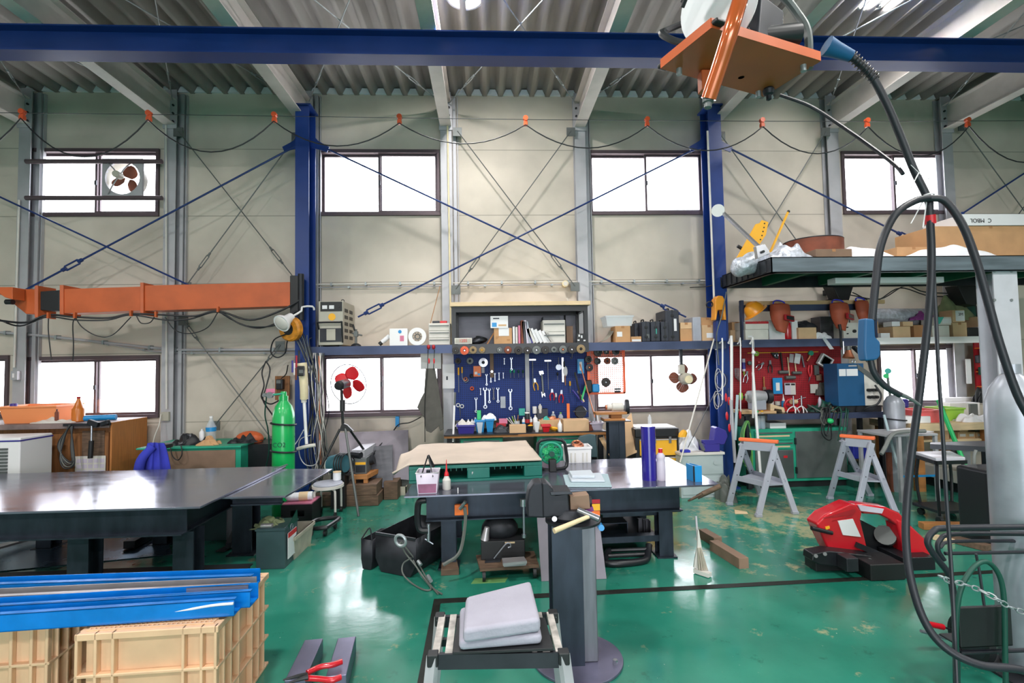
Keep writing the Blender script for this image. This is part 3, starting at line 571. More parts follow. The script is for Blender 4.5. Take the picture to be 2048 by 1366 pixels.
g=T('yellow_rod','yellow rod with a dark ball end leaning beside the punched plate','rod',P(1532,500,5.8));part(g,'shaft',M().beam(V((P(1526,513,5.8).x,5.8,zc1)),P(1576,424,5.8),.022,.02),'yellow');part(g,'ball_end',M().sph(P(1577,423,5.8),.018),'black')
solo('black_tube','short black tube poking out behind the yellow plate','tube',M().cyl(P(1475,492,5.95),P(1492,502,5.95),.02,n=12),'black')
dr=P(1619,480,6.0);zt=zc1
g=T('rusty_drum','wide rusty brown open steel drum on the storage platform','drum',(dr.x,5.95,zt))
zd=P(1619,470,5.6).z;part(g,'shell',M().lathe([(.31,0),(.33,.02),(.33,zd-zt),(.315,zd-zt),(.315,.02),(.01,.02)],(dr.x,5.95,zt),n=36),'rust')
q=M();q.ring((dr.x,5.95,zd),(0,0,1),.325,.008,36);part(g,'rim',q,'dark_steel');p=P(1657,483,5.66);part(g,'shackle',M().ring(p,(1,.3,0),.03,.007,14),'rust')
def bx(name,label,cat,x0,y0,x1,y1,Y,dep,mt,zb=None,par=None,grp=None,bev=.003,**k):
 a,b,c,d=RC(x0,y0,x1,y1,Y)
 if zb is not None:d=d+(zb-c)*0;c=zb
 m=M().box(a,b,Y,Y+dep,c,d)
 return part(par,name,m,mt,bev=bev,**k)if par else solo(name,label,cat,m,mt,group=grp,bev=bev,**k)
def carton(label,x0,y0,x1,y1,Y,dep,mt='cardboard',zb=None,tape=True,rz=0,lbl=None,txt=None,cat='box',name='cardboard_box',grp=None):
 a,b,c,d=RC(x0,y0,x1,y1,Y)
 if zb is not None:c=zb
 g=T(name,label,cat,((a+b)/2,Y+dep/2,c),group=grp);m=M().box(a,b,Y,Y+dep,c,d);part(g,'box_body',m,mt,bev=.003)
 if tape:part(g,'tape',M().box((a+b)/2-.02,(a+b)/2+.02,Y-.001,Y+dep+.001,d-.03,d+.001),'kraft' if mt!='kraft' else 'cardboard')
 if lbl:u0,u1,w0,w1=lbl;part(g,'printed_label',M().box(a+(b-a)*u0,a+(b-a)*u1,Y-.0015,Y,c+(d-c)*w0,c+(d-c)*w1),'paper')
 if txt:text(g,txt[0],(a+(b-a)*txt[1],Y-.0025,c+(d-c)*txt[2]),txt[3],txt[4]if len(txt)>4 else 'black')
 if rz:
  g.rotation_euler=(0,0,R(rz))
 return g
carton('flat brown carton on the platform in front of the rusty drum',1632,498,1704,514,5.4,.3,'brown_box',zc1,name='flat_carton')
carton('small brown carton on the platform between the two white bundles',1794,494,1862,514,5.7,.4,'cardboard',zc1,name='flat_carton')
g=carton('large brown carton on the platform under the white crate lid',1865,452,2100,513,5.72,.55,'cardboard',zc1)
g=T('white_carton','long white printed carton lying on the large brown carton','box',P(1990,450,5.7))
zz=P(1990,452,5.72).z+.003
part(g,'box_body',M().box(P(1926,450,5.7).x,P(2110,450,5.7).x,5.7,6.25,zz,P(1990,428,5.7).z),'paper',bev=.003)
text(g,'C  MBOL',(P(1962,455,5.7).x,5.697,zz+.06),.07,'black',(R(90),R(180),0))
def heap(name,label,cat,x0,y0,x1,y1,Y,dep,mt,zb,seed=1,amp=.35,sub=0):
 rnd=random.Random(seed);a,b,c,d=RC(x0,y0,x1,y1,Y);H=d-zb;ph=[rnd.uniform(0,6)for _ in range(8)]
 def fn(u,v):
  e=(math.sin(math.pi*u)**.45)*(math.sin(math.pi*v)**.4 if 0<v<1 else 0)if 0<u<1 else 0
  w=1+amp*(math.sin(9*u+ph[0]+3*v)*.5+math.sin(17*u+ph[1]-5*v)*.35+math.sin(13*v+ph[2]+6*u)*.4+math.sin(31*u+11*v+ph[3])*.2)-amp*.6
  return V((a+(b-a)*u+.02*math.sin(14*v+ph[4]),Y+dep*v,zb+.001+H*e*max(.12,w)))
 m=M().grid(fn,44,22);nn=len(m.v);m.add([V((p.x,p.y,zb))for p in m.v[:45]],[]);
 return solo(name,label,cat,m,mt,ang=180)
heap('plastic_sheeting','crumpled silver sheeting draped in front of the rusty drum','sheeting',1540,480,1634,514,5.35,.4,'foil',zc1,3)
heap('white_bundle','white plastic wrapped bundle on the platform right of the drum','bundle',1698,484,1806,514,5.5,.5,'plastic_wrap',zc1,5,.15)
heap('white_bundle','white cloth bundle on the platform in front of the cartons','bundle',1830,486,1998,514,5.3,.35,'blanket' if 0 else 'plastic_wrap',zc1,8,.2)
pc=P(1492,530,5.6);q=M().sph(pc,(.2,.16,.12),28,18,Euler((0,R(-28),0)).to_matrix())
for i,v in enumerate(q.v):q.v[i]=v+V((math.sin(31*v.x+17*v.z),math.sin(23*v.y+9*v.x),math.sin(41*v.z+13*v.x)))*.012
solo('foil_bag','crumpled silver foil bag slumped over the platform end','bag',q,'foil')
for x,y,s,lb in((1688,580,.17,'black wall bracket with cables under the batten light'),(1943,590,.16,'black wall bracket with cables beside the white platform leg')):
 p=P(x,y,6.5);g=T('cable_bracket',lb,'bracket',p);q=M().pris([(x-28,y-20),(x+24,y-22),(x+10,y+22),(x-10,y+18)],6.45,.2);part(g,'bracket_body',q,'black',bev=.01)
 part(g,'drop_cable',M().tube([p,p+V((.06,0,-.2)),p+V((.05,0,-.55))],.008,6,5),'rubber')
 part(g,'mount_arm',M().box(p.x-.02,p.x+.02,6.5,6.9,p.z-.02,p.z+.05),'dark_steel')
for lb,pts in(('thin black cable swagged under the platform from the blue post',[(1490,564,6.6),(1530,570,6.6),(1600,566,6.6),(1670,562,6.6)]),('black cable sagging between the two black brackets',[(1700,590,6.6),(1760,598,6.6),(1810,572,6.6),(1850,584,6.6),(1930,588,6.6)]),('second black cable sagging between the two black brackets',[(1705,585,6.65),(1750,602,6.65),(1800,576,6.65),(1860,592,6.65),(1935,592,6.65)]),('black cable slanting down from the left bracket to the helmet rail',[(1690,590,6.6),(1650,602,6.6),(1602,620,6.6)])):
 cable('wall_cable',lb,pts,.008)
cable('wall_cable','black cable crossing low on the wall toward the blue platform post',[(1380,575,6.8),(1420,572,6.5),(1450,560,6.4)],.006)
#LONG SHELF AND EVERYTHING ON IT
zS=P(1000,688,6.3).z
def shelf(label,x0,x1,Y,zt,th,mt,dep,deck='ply'):
 a,b=P(x0,690,Y).x,P(x1,690,Y).x;g=T('steel_shelf',label,'shelf',((a+b)/2,Y+dep/2,zt-th))
 part(g,'front_angle',M().box(a,b,Y,Y+.006,zt-th,zt).box(a,b,Y+.006,Y+.06,zt-.012,zt-.003),mt)
 part(g,'deck',M().box(a,b,Y+.01,Y+dep,zt-.02,zt-.003),deck);k=int((b-a)/1.2)+1;q=M()
 for i in range(k+1):x=a+.03+(b-a-.06)*i/k;q.box(x-.015,x+.015,Y+.02,Y+dep,zt-.06,zt-.02)
 parts(g,'support_angle',q,mt);return g
mat('shelf_blue',rgb=(72,82,112),rough=.4,metal=.5,var=.15,vs=4);_T['shelf_blue']=None
shelf('long dark blue steel shelf under the welding machine and tool cases',612,1452,6.3,zS,.105,'shelf_blue',.5)
zS2=P(1600,678,6.3).z
shelf('dark steel shelf above the red tool board',1484,1752,6.3,zS2,.1,'shelf_blue',.5)
zS3=P(1860,674,6.3).z
shelf('white fronted shelf carrying small cartons above the window',1754,1986,6.3,zS3,.085,'white',.5)
def hang(Z):return Z
#welding machine (grey cabinet, left)
x0,x1,z0,z1=RC(637,602,686,690,6.33);g=T('welding_machine','grey cabinet welding machine standing on the long shelf','welding machine',((x0+x1)/2,6.5,zS))
part(g,'cabinet',M().box(x0,x1,6.33,6.85,zS+.02,z1),'machine',bev=.006)
dw=x1-x0
part(g,'meter_panel',M().box(x0+dw*.08,x1-.01,6.326,6.33,z1-.13,z1-.01),'black')
parts(g,'meter',M().box(x0+dw*.16,x0+dw*.36,6.322,6.326,z1-.1,z1-.055).box(x0+dw*.44,x0+dw*.64,6.322,6.326,z1-.1,z1-.055),'paper')
part(g,'badge',M().lathe([(.045,0),(.045,.004)],(x0+dw*.55,6.33,z1-.2),(0,-1,0),20),'yellow')
part(g,'knob',M().cyl((x0+dw*.85,6.31,z1-.075),(x0+dw*.85,6.326,z1-.075),.008),'dark_steel')
part(g,'plug_panel',M().box(x0+dw*.06,x1-.02,6.324,6.33,zS+.06,zS+.23),'dark_steel');part(g,'socket_cover',M().box(x0+dw*.34,x0+dw*.7,6.315,6.324,zS+.08,zS+.22),'machine')
part(g,'handle',M().tube([(x0+.005,6.33,zS+.22),(x0+.005,6.29,zS+.29),(x0+.03,6.28,zS+.3),(x1-.03,6.28,zS+.3),(x1-.005,6.29,zS+.29),(x1-.005,6.33,zS+.05)],.011,8,3),'satin_black')
q=M()
for k in range(5):
 for j in range(2):q.box(x1,x1+.003,6.4+j*.22,6.55+j*.22,zS+.1+k*.085,zS+.145+k*.085)
parts(g,'louvre',q,'black')
for k in(0,1):part(g,'runner_foot',M().box(x0+.02+k*(dw-.07),x0+.05+k*(dw-.07),6.35,6.83,zS,zS+.02),'black')
part(g,'lifting_eye',M().ring((x1-.05,6.5,z1+.02),(0,1,0),.018,.005,14),'dark_steel')
p=P(571,652,6.05);d=(P(548,658,5.95)-P(585,640,6.1)).normalized();g=T('flood_lamp','round white adjustable flood lamp clamped at the crane post','lamp',p-V((0,0,.1)))
c=P(566,645,6.0);ax=(P(553,655,5.85)-P(590,630,6.1)).normalized()
part(g,'reflector_head',M().lathe([(.02,-.16),(.05,-.15),(.06,-.06),(.1,.0),(.105,.03),(.1,.03)],c,ax,24),'white');q=M().sph(c+ax*.02,.092,20,10)
for i,v in enumerate(q.v):
 dd=(v-c-ax*.02).dot(ax);q.v[i]=v-ax*(dd*.6 if dd>0 else dd*.95)
part(g,'lens',q,'offwhite');e=c-ax*.15;r2=P(600,618,6.3);part(g,'arm',M().tube([e,P(603,622,6.15),P(604,614,6.2),P(625,613,6.3),P(628,620,6.33)],.012,8,2),'white')
g=T('chain_hoist','worn yellow round chain hoist hanging beside the crane post','hoist',P(580,675,6.1)-V((0,0,.1)))
c=P(582,658,6.15);part(g,'wheel_cover',M().lathe([(.02,-.05),(.13,-.05),(.15,-.03),(.15,.03),(.13,.05),(.02,.05)],c,(.35,1,.1),28),mat('worn_yellow',rgb=(214,140,40),rough=.5,var=.4,vs=14));_T['worn_yellow']=None
part(g,'side_plate',M().lathe([(.01,-.058),(.07,-.056),(.07,-.05)],c,(.35,1,.1),20),'dark_steel');part(g,'hook',M().tube([c+V((0,0,.14)),c+V((.02,.02,.2)),c+V((.06,.05,.22)),c+V((.1,.08,.18))],.012,8,5),'dark_steel')
cable('hoist_cable','black cable loop dangling below the yellow chain hoist',[(572,668,6.1),(548,680,6.15),(542,705,6.2),(555,715,6.2),(570,706,6.2),(574,685,6.15),(578,670,6.12)],.008)
def base(x,Y=6.45):return V((P(x,690,Y).x,Y,zS))
g=T('drill_stand','small black drill stand beside the grey welding machine','drill stand',base(712,6.42));b=g.location
part(g,'base',M().lathe([(.07,0),(.06,.02),(.03,.04)],b,n=16),'iron');part(g,'column',M().cyl(b+V((0,0,.03)),b+V((0,0,.22)),.015),'mech');part(g,'head',M().ob(b+V((.0,0,.16)),(.05,.05,.07)).cyl(b+V((-.05,0,.17)),b+V((.08,0,.14)),.01),'mech',bev=.004);part(g,'handle',M().cyl(b+V((-.01,-.02,.2)),b+V((-.03,-.03,.28)),.011),'black')
g=T('spray_can','tilted white spray can with black cap lying against the white box','can',base(768,6.42));a=P(760,688,6.4);b=P(777,674,6.42);d=(b-a).normalized();part(g,'can_body',M().cyl(a+d*.03,b+d*.02,.03,n=16),'paper');part(g,'cap',M().cyl(a-d*.012,a+d*.03,.026,n=14),'black')
g=carton('white flat box with blurred pink print beside the white ring',779,657,815,692,6.35,.12,'white',zS,tape=False,name='printed_box')
x0,x1,z0,z1=RC(779,657,815,692,6.35);part(g,'pink_mark',M().box(x0+.13,x0+.18,6.348,6.35,z0+.06,z0+.13),'pink');part(g,'blue_mark',M().cyl((x0+.13,6.347,z0+.18),(x0+.13,6.35,z0+.18),.022,n=14),'sky')
g=T('ventilation_ring','round white louvred fan cover standing on the long shelf','fan cover',base(835,6.38));c=P(835,674,6.36);c.z=zS+.112
part(g,'outer_ring',M().lathe([(.062,.0),(.062,-.02),(.112,-.012),(.112,.03),(.062,.03),(.062,0)],c,(0,-1,0),32).xf(Matrix.Identity(4)),'white');q=M();q.ring(c,(0,1,0),.03,.006,18)
for k in range(9):an=k*2*math.pi/9;q.beam(c+V((math.cos(an)*.03,0,math.sin(an)*.03)),c+V((math.cos(an)*.064,0,math.sin(an)*.064)),.006,.012,up=(0,1,0))
part(g,'spokes',q,'mech')
def drawers(label,x0,y0,x1,y1,Y,dep,n,zb,mt='offwhite',cat='drawer unit',name='drawer_box'):
 a,b,c,d=RC(x0,y0,x1,y1,Y);c=zb;g=T(name,label,cat,((a+b)/2,Y+dep/2,c));part(g,'housing',M().box(a,b,Y+.012,Y+dep,c,d),mt,bev=.004);h=(d-c-.01)/n
 for k in range(n):
  z=c+.006+k*h;dr=part(g,'drawer',M().box(a+.008,b-.008,Y,Y+.012,z,z+h-.008),mt,bev=.002);part(dr,'handle',M().box(a+.014,b-.014,Y-.01,Y,z+h*.62,z+h*.72),'mech')
 return g
drawers('small white plastic drawer unit left of the open cabinet',857,646,900,692,6.36,.25,3,zS)
for x,lb,mt in((872,'dark red stapler lying on the small white drawer unit','dark_steel'),(887,'bright red stapler lying on the small white drawer unit','red')):
 p=P(x,644,6.45);p.z=P(870,646,6.36).z;g=T('stapler',lb,'stapler',p);part(g,'stapler_body',M().ob(p+V((0,0,.018)),(.09,.04,.03)),mt,bev=.008);part(g,'staple_base',M().ob(p+V((0,0,.003)),(.095,.03,.006)),'black')
 #open steel cabinet shelf (with books)
x0,x1,z0,z1=RC(904,604,1176,690,6.25);zc=P(1040,612,6.25).z;g=T('open_cabinet','black framed open cabinet shelf with a pale top board over the blue tool board','cabinet',((x0+x1)/2,6.5,zS-.12))
part(g,'top_board',M().box(x0-.02,x1+.03,6.2,6.85,zc,z1),'wood_pale',bev=.003,label='pale top board')
q=M();t=.05
for a in(x0,x1-t):
 for yy in(6.25,6.8):q.box(a,a+t,yy,yy+t,zS,zc-.001)
parts(g,'upright',q,'satin_black')
q=M().box(x0+t,x1-t,6.25,6.3,zc-.07,zc-.001).box(x0+t,x1-t,6.8,6.85,zc-.07,zc-.001);parts(g,'top_rail',q,'satin_black');parts(g,'side_rail',M().box(x0,x0+t,6.3,6.8,zc-.06,zc-.001).box(x1-t,x1,6.3,6.8,zc-.06,zc-.001),'satin_black')
part(g,'back_panel',M().box(x0+t,x1-t,6.84,6.85,zS,zc-.07),'mill');part(g,'bottom_beam',M().box(x0,x1,6.23,6.29,zS-.12,zS+.0),'satin_black')
part(g,'light_strip',M().box(x0+.12,x1-.2,6.5,6.53,zc-.04,zc-.02),'white')
parts(g,'cable',M().tube([P(1129,612,6.83),P(1130,650,6.83),P(1131,690,6.83)],.012,8,1),'black')
def paper(label,x0,y0,x1,y1,Y,mt='paper',name='notice_sheet',cat='paper',th=.002,marks=None,**k):
 a,b,c,d=RC(x0,y0,x1,y1,Y);g=T(name,label,cat,((a+b)/2,Y,c),**k);part(g,'sheet',M().box(a,b,Y,Y+th,c,d),mt)
 for(u0,v0,u1,v1,m2)in(marks or[]):part(g,'printed_patch',M().box(a+(b-a)*u0,a+(b-a)*u1,Y-.0012,Y,c+(d-c)*v0,c+(d-c)*v1),m2)
 return g
g=paper('white card calendar with pale blue picture pinned in the open cabinet',981,632,1016,656,6.27,marks=[(.08,.1,.35,.45,'sky'),(.45,.15,.9,.3,'cardboard_pale'),(.15,.75,.5,.85,'dark_steel')])
g=carton('orange brown magazine file with a white sheet in the open cabinet',988,656,1024,689,6.28,.2,'cardboard',zS,tape=False,name='magazine_file',cat='file')
x0f,x1f,z0f,z1f=RC(988,656,1024,689,6.28);part(g,'note',M().box(x0f+.06,x0f+.19,6.277,6.28,z1f-.1,z1f+.0),'paper')
parts(g,'print_line',M().box(x0f+.02,x0f+.06,6.278,6.28,z0f+.09,z0f+.1).box(x0f+.02,x0f+.05,6.278,6.28,z0f+.07,z0f+.08).box(x0f+.16,x0f+.2,6.278,6.28,z0f+.05,z0f+.065),'kraft')
solo('wooden_strip','thin brown wooden strip leaning on the magazine file','wood strip',M().beam(P(974,689,6.35),P(989,664,6.35),.02,.016),'wood')
g=T('lever_clock','small digital clock with a pale display at the cabinet edge','clock',P(926,690,6.27));a,b,c,d=RC(909,678,944,689,6.24);part(g,'clock_case',M().box(a,b,6.24,6.29,zS+.005,zS+.08),'offwhite',bev=.004);part(g,'display',M().box(a+.012,b-.012,6.237,6.24,zS+.02,zS+.068),'machine');part(g,'stand',M().box(a+.04,b-.04,6.25,6.3,zS,zS+.005),'paper')
text(g,'1205',((a+b)/2,6.235,zS+.044),.05,'red')
q=T('rope_coil','greasy coiled chain lying in the open cabinet left of the files','chain',base(957,6.4));b=q.location
for k in range(4):part(q,'coil_loop',M().ring(b+V((.02*k-.02,.03*k,.03+.018*k)),(.15*k-.2,.1,1),.1-.012*k,.016,20),'dark_steel')
rb=random.Random(3);xx=1026
books=[('thin white booklet','paper',4,34,0),('thin cream booklet','offwhite',4,33,0),('pink red catalogue','pink',4,36,0),('dark red catalogue','rust',5,46,0),('black bound catalogue','satin_black',6,44,4),('tall white blue catalogue','lilac',5,46,6),('grey catalogue','grey_plastic',5,44,8),('blue spine manual','navy',3,30,20),('cream manual with dark print','offwhite',6,31,22),('white manual with red bar','paper',6,31,24),('white manual with blue top','paper',6,29,25),('plain white manual','white',6,27,26),('thick white manual','white',7,26,28),('last leaning white manual','offwhite',7,26,30)]
for k,(lb,mt,wpx,hpx,lean)in enumerate(books):
 w_=wpx*.0064;h=hpx*.0064;x=P(xx+wpx/2,689,6.3).x;rot=Matrix.Rotation(R(-lean),3,'Y');c=V((x+w_/2*0,6.36,zS+.001))
 m=M().box(0,w_,-.07,.1,0,h);m.v=[rot@v for v in m.v];mz=min(v.z for v in m.v)
 m.v=[v+V((x-w_/2-h*math.sin(R(lean))+(.01 if lean else 0),6.37,zS+.001-mz))for v in m.v]
 o=solo('catalogue_book',lb+(' leaning in the row of cabinet books' if lean else ' standing upright in the row of cabinet books'),'book',m,mt,group='books in the open cabinet');xx+=wpx+(1.5 if not lean else 1.2)+(4 if k==6 else 0)
g=drawers('white two drawer plastic box standing in the open cabinet',1086,640,1131,688,6.3,.3,2,zS);
bx('document_case','small black and grey case lying on the two drawer box','case',1086,633,1120,640,6.38,.2,'dark_steel',P(1100,640,6.3).z+.002)
bx('brown_folder','plain brown folder standing right of the two drawer box','folder',1133,652,1146,687,6.5,.02,'brown_box',zS)
g=paper('black and white patterned card at the cabinet foot',1153,669,1173,687,6.24,'black',marks=[(.1,.2,.3,.35,'paper'),(.45,.5,.6,.8,'paper'),(.7,.15,.9,.3,'paper'),(.2,.65,.35,.9,'paper')])
g.location.z=zS
def disc(label,x,y,Y,r,mt='disc',hub='chrome',grp=None,th=.012,cat='grinding disc',name='grinding_disc'):
 p=P(x,y,Y);g=T(name,label,cat,p-V((0,0,r)),group=grp);part(g,'abrasive',M().lathe([(r*.3,.004),(r*.36,-.004),(r*.95,0),(r,.006),(r,th),(r*.3,th)],p,(0,1,0),28),mt);part(g,'hub',M().lathe([(.004,-.004),(r*.16,-.004),(r*.3,.003),(r*.3,.008)],p,(0,1,0),16),hub)
dl=[(911,701,6.5,'disc','mech','dark disc at the left end of the row'),(929,701,8.5,'orange_clip','chrome','orange red disc'),(946,700,7.5,'disc_tan','dark_steel','tan disc next to the orange red one'),(964,700,6.2,'disc_tan','yellow','small yellowish disc'),(999,700,5.5,'mech','white','small grey disc with white hub'),(1016,700,7.5,'rust','white','brown disc with white hub'),(1037,701,8,'disc','dark_steel','plain charcoal disc over the grey divider rail'),(1055,701,7.5,'disc','chrome','charcoal disc with a bright hub right of the divider'),(1073,700,8.5,'mech','chrome','larger grey disc with bright hub'),(1091,700,7.8,'disc','mech','charcoal disc with grey hub'),(1108,699,6,'mech','dark_steel','small light grey disc'),(1126,699,8,'mech','copper','grey disc with copper hub'),(1144,699,8,'disc','chrome','dark disc second from the row end'),(1162,698,8.8,'disc_tan','iron','pale stone disc at the right end of the row')]
for x,y,r,mt,hb,lb in dl:disc(lb+' hanging under the open cabinet',x,y,6.2,r*.0064,mt,hb)
g=T('curved_board','thin grey board curling up against the wall beside the clear tub','board',base(1205,6.6));prof=[(1182,690),(1200,688),(1215,680),(1226,668),(1232,652)]
m=M();pp=[P(x,y,6.45)for x,y in prof];vs=[]
for p in pp:p.z=max(p.z,zS+.003)
m.add([p for p in pp]+[p+V((0,.32,0))for p in pp],[(i,i+1,5+i+1,5+i)for i in range(4)]);part(g,'sheet',m,'machine',solid=.006,sub=2)
carton('plain brown carton under the clear plastic tub',1231,652,1261,690,6.38,.25,'cardboard',zS,lbl=(.1,.45,.35,.65))
zt=P(1246,652,6.38).z
def tub(label,x0,y0,x1,y1,Y,dep,mt,zb,t=.006,rim=True,cat='tub',name='plastic_tub',taper=.02,**k):
 a,b,c,d=RC(x0,y0,x1,y1,Y);c=zb;g=T(name,label,cat,((a+b)/2,Y+dep/2,c));m=M();s=taper
 o=[V((a+s,Y+s,c)),V((b-s,Y+s,c)),V((b-s,Y+dep-s,c)),V((a+s,Y+dep-s,c)),V((a,Y,d)),V((b,Y,d)),V((b,Y+dep,d)),V((a,Y+dep,d))]
 i=[V((a+s+t,Y+s+t,c+t)),V((b-s-t,Y+s+t,c+t)),V((b-s-t,Y+dep-s-t,c+t)),V((a+s+t,Y+dep-s-t,c+t)),V((a+t,Y+t,d)),V((b-t,Y+t,d)),V((b-t,Y+dep-t,d)),V((a+t,Y+dep-t,d))]
 f=[(0,3,2,1)]+[(k_,(k_+1)%4,4+(k_+1)%4,4+k_)for k_ in range(4)]+[(8,9,10,11)]+[(8+(k_+1)%4,8+k_,12+k_,12+(k_+1)%4)for k_ in range(4)]+[(4+k_,4+(k_+1)%4,12+(k_+1)%4,12+k_)for k_ in range(4)]
 part(g,'tub_body',m.add(o+i,f),mt,**k)
 if rim:part(g,'rim',M().box(a-.008,b+.008,Y-.008,Y,d-.02,d).box(a-.008,b+.008,Y+dep,Y+dep+.008,d-.02,d).box(a-.008,a,Y,Y+dep,d-.02,d).box(b,b+.008,Y,Y+dep,d-.02,d),mt)
 return g
tub('clear plastic tub standing on the brown carton',1212,631,1267,655,6.4,.3,'clear',zt+.002)
carton('small orange and white carton in front of the first black case',1263,673,1283,690,6.36,.15,'cardboard',zS,tape=False,lbl=(.05,.95,.1,.5))
def case(label,x0,y0,x1,y1,Y,dep,lab=None):
 a,b,c,d=RC(x0,y0,x1,y1,Y);g=T('tool_case',label,'tool case',((a+b)/2,Y+dep/2,zS));part(g,'shell',M().box(a,b,Y,Y+dep,zS,d),mat('case_black',rgb=(44,48,60),rough=.5),bev=.014);_T['case_black']=None
 xm=(a+b)/2;part(g,'seam',M().box(xm-.004,xm+.004,Y-.003,Y+dep+.003,zS+.01,d+.002),'black');parts(g,'latch',M().box(xm-.02,xm+.02,Y-.008,Y,zS+.05,zS+.08).box(xm-.02,xm+.02,Y-.008,Y,d-.09,d-.06),'satin_black',bev=.003)
 part(g,'handle',M().tube([(xm,Y+dep*.35,d-.002),(xm,Y+dep*.35,d+.03),(xm,Y+dep*.65,d+.03),(xm,Y+dep*.65,d-.002)],.009,8,3),'satin_black')
 if lab:part(g,'sticker',M().box(xm+lab[0],xm+lab[0]+lab[1],Y-.002,Y,zS+lab[2],zS+lab[3]),lab[4])
case('squat black tool case with a wide open handle at the left of the case row',1269,646,1284,690,6.52,.28)
case('black tool case with a grey badge behind the small orange carton',1284,643,1301,690,6.36,.3,(0,.04,.05,.1,'mech'))
case('black ribbed tool case with a turquoise sticker',1302,643,1321,690,6.35,.3,(-.005,.02,.1,.17,'teal'))
case('black narrow tool case between the turquoise sticker and the tallest case',1322,643,1338,690,6.36,.3)
case('tallest black tool case with a long white label',1331,620,1359,688,6.42,.38,(.02,.035,.14,.3,'paper'))
carton('lower brown carton right of the tallest black case',1361,658,1384,686,6.42,.25,'cardboard',zS,tape=False)
carton('upper brown carton stacked right of the tallest black case',1361,645,1384,657.5,6.42,.25,'cardboard_pale',P(1370,658,6.42).z+.002)
case2=bx('grey_case','slim grey plastic case standing between the brown cartons','case',1386,634,1403,684,6.38,.3,'grey_plastic',zS,bev=.01)
carton('brown carton with tape under the shallower one beside the grey case',1405,650,1432,683,6.36,.28,'cardboard_pale',zS,lbl=(.3,.9,.2,.5))
carton('shallow brown carton on top beside the grey case',1402,635,1428,649.5,6.4,.25,'cardboard',P(1415,650,6.36).z+.002)
g=T('cable_winch','yellow curved cable winch cover on the platform-side blue post','winch',P(1439,612,6.2));part(g,'cover',M().pris([(1430,640),(1431,598),(1437,591),(1446,592),(1451,602),(1453,640),(1449,640),(1446,620),(1436,620),(1433,640)],6.2,.12),'helmet',bev=.01)
part(g,'drum_housing',M().pris([(1433,640),(1455,640),(1455,682),(1434,684)],6.22,.12),'blue_paint',bev=.02)
part(g,'ring_handle',M().ring(P(1419,609,6.25),(0,1,.3),.04,.008,20),'black')
cable('sling_wire','thin steel sling wire running down the platform-side post to the white rods',[(1453,584,6.2),(1444,630,6.15),(1434,665,6.15),(1434,690,6.2),(1438,730,6.25)],.008,'mech')
#tall wall clutter: small things on right shelf
def base2(x,Y=6.45):return V((P(x,680,Y).x,Y,zS2))
cartons=[('brown carton at the far end under the green platform beam',1464,644,1484,660,6.62,.2,'cardboard',None),('brown carton behind the sling wire on the red board shelf',1461,660,1484,683,6.6,.2,'cardboard_pale',None)]
for k,c in enumerate(cartons):
 carton(c[0],*c[1:7],c[7],zS2 if k else P(1470,660,6.6).z+.002,tape=k==0)
carton('white carton with a brown shoe mark under the yellow helmet',1491,659,1537,681,6.33,.3,'offwhite',zS2,tape=False,lbl=(.1,.3,.25,.4))
g=carton('lidded white carton with red band on top of the marked carton',1491,643,1537,658.5,6.33,.3,'offwhite',P(1510,659,6.33).z+.002,tape=False,txt=('AK BOX',.6,.85,.05,'red'))
a,b,c,d=RC(1491,643,1537,658.5,6.33);part(g,'red_band',M().box(a-.001,b+.001,6.327,6.33,d-.03,d),'redboard')
carton('white carton behind the first brown welding mask',1538,640,1570,680,6.38,.25,'paper',zS2,tape=False)
g=T('fire_bottle','small shiny red fire bottle between two white cartons','bottle',base2(1575,6.4));p=g.location;part(g,'bottle_body',M().lathe([(.045,0),(.05,.01),(.05,.17),(.04,.22),(.02,.24),(.02,.27)],p,n=20),'red_gloss')
carton('tall white carton right of the red bottle',1584,641,1596,679,6.4,.2,'paper',zS2,tape=False)
carton('pale wooden topped carton right of the tall white one',1597,655,1633,678,6.36,.3,'cardboard_pale',zS2,tape=False)
heap('tool_bag','dark cloth tool bag slumped on the pale carton','bag',1599,640,1634,656,6.42,.2,'dark_steel',P(1615,655,6.36).z+.002,4,.15)
bx('grey_box','dark grey upright box behind the second welding mask','box',1641,633,1672,675,6.55,.2,'mill',zS2)
heap('plastic_bag','crumpled clear plastic bag lying on the red board shelf','bag',1634,663,1662,678,6.34,.12,'plastic_wrap',zS2,6,.2)
solo('plastic_strip','clear plastic strip hanging down from the crumpled bag','plastic strip',M().prism([P(1644,676,6.27),P(1650,674,6.27),P(1668,698,6.27),P(1660,699,6.27)],(0,.004,0)),'clear')
g=T('control_box','white welder front panel with black knobs on the shelf','control box',base2(1706,6.4));a,b,c,d=RC(1687,645,1733,675,6.36);part(g,'casing',M().box(a,b,6.36,6.6,zS2,d),'offwhite',bev=.004);q=M()
for u,v,r in((.15,.3,.008),(.15,.7,.008),(.45,.45,.022),(.8,.25,.014),(.8,.55,.014),(.8,.8,.014)):p=V((a+(b-a)*u,6.36,zS2+(d-zS2)*v));q.cyl(p+V((0,-.02,0)),p,r,n=12)
parts(g,'knob',q,'black')
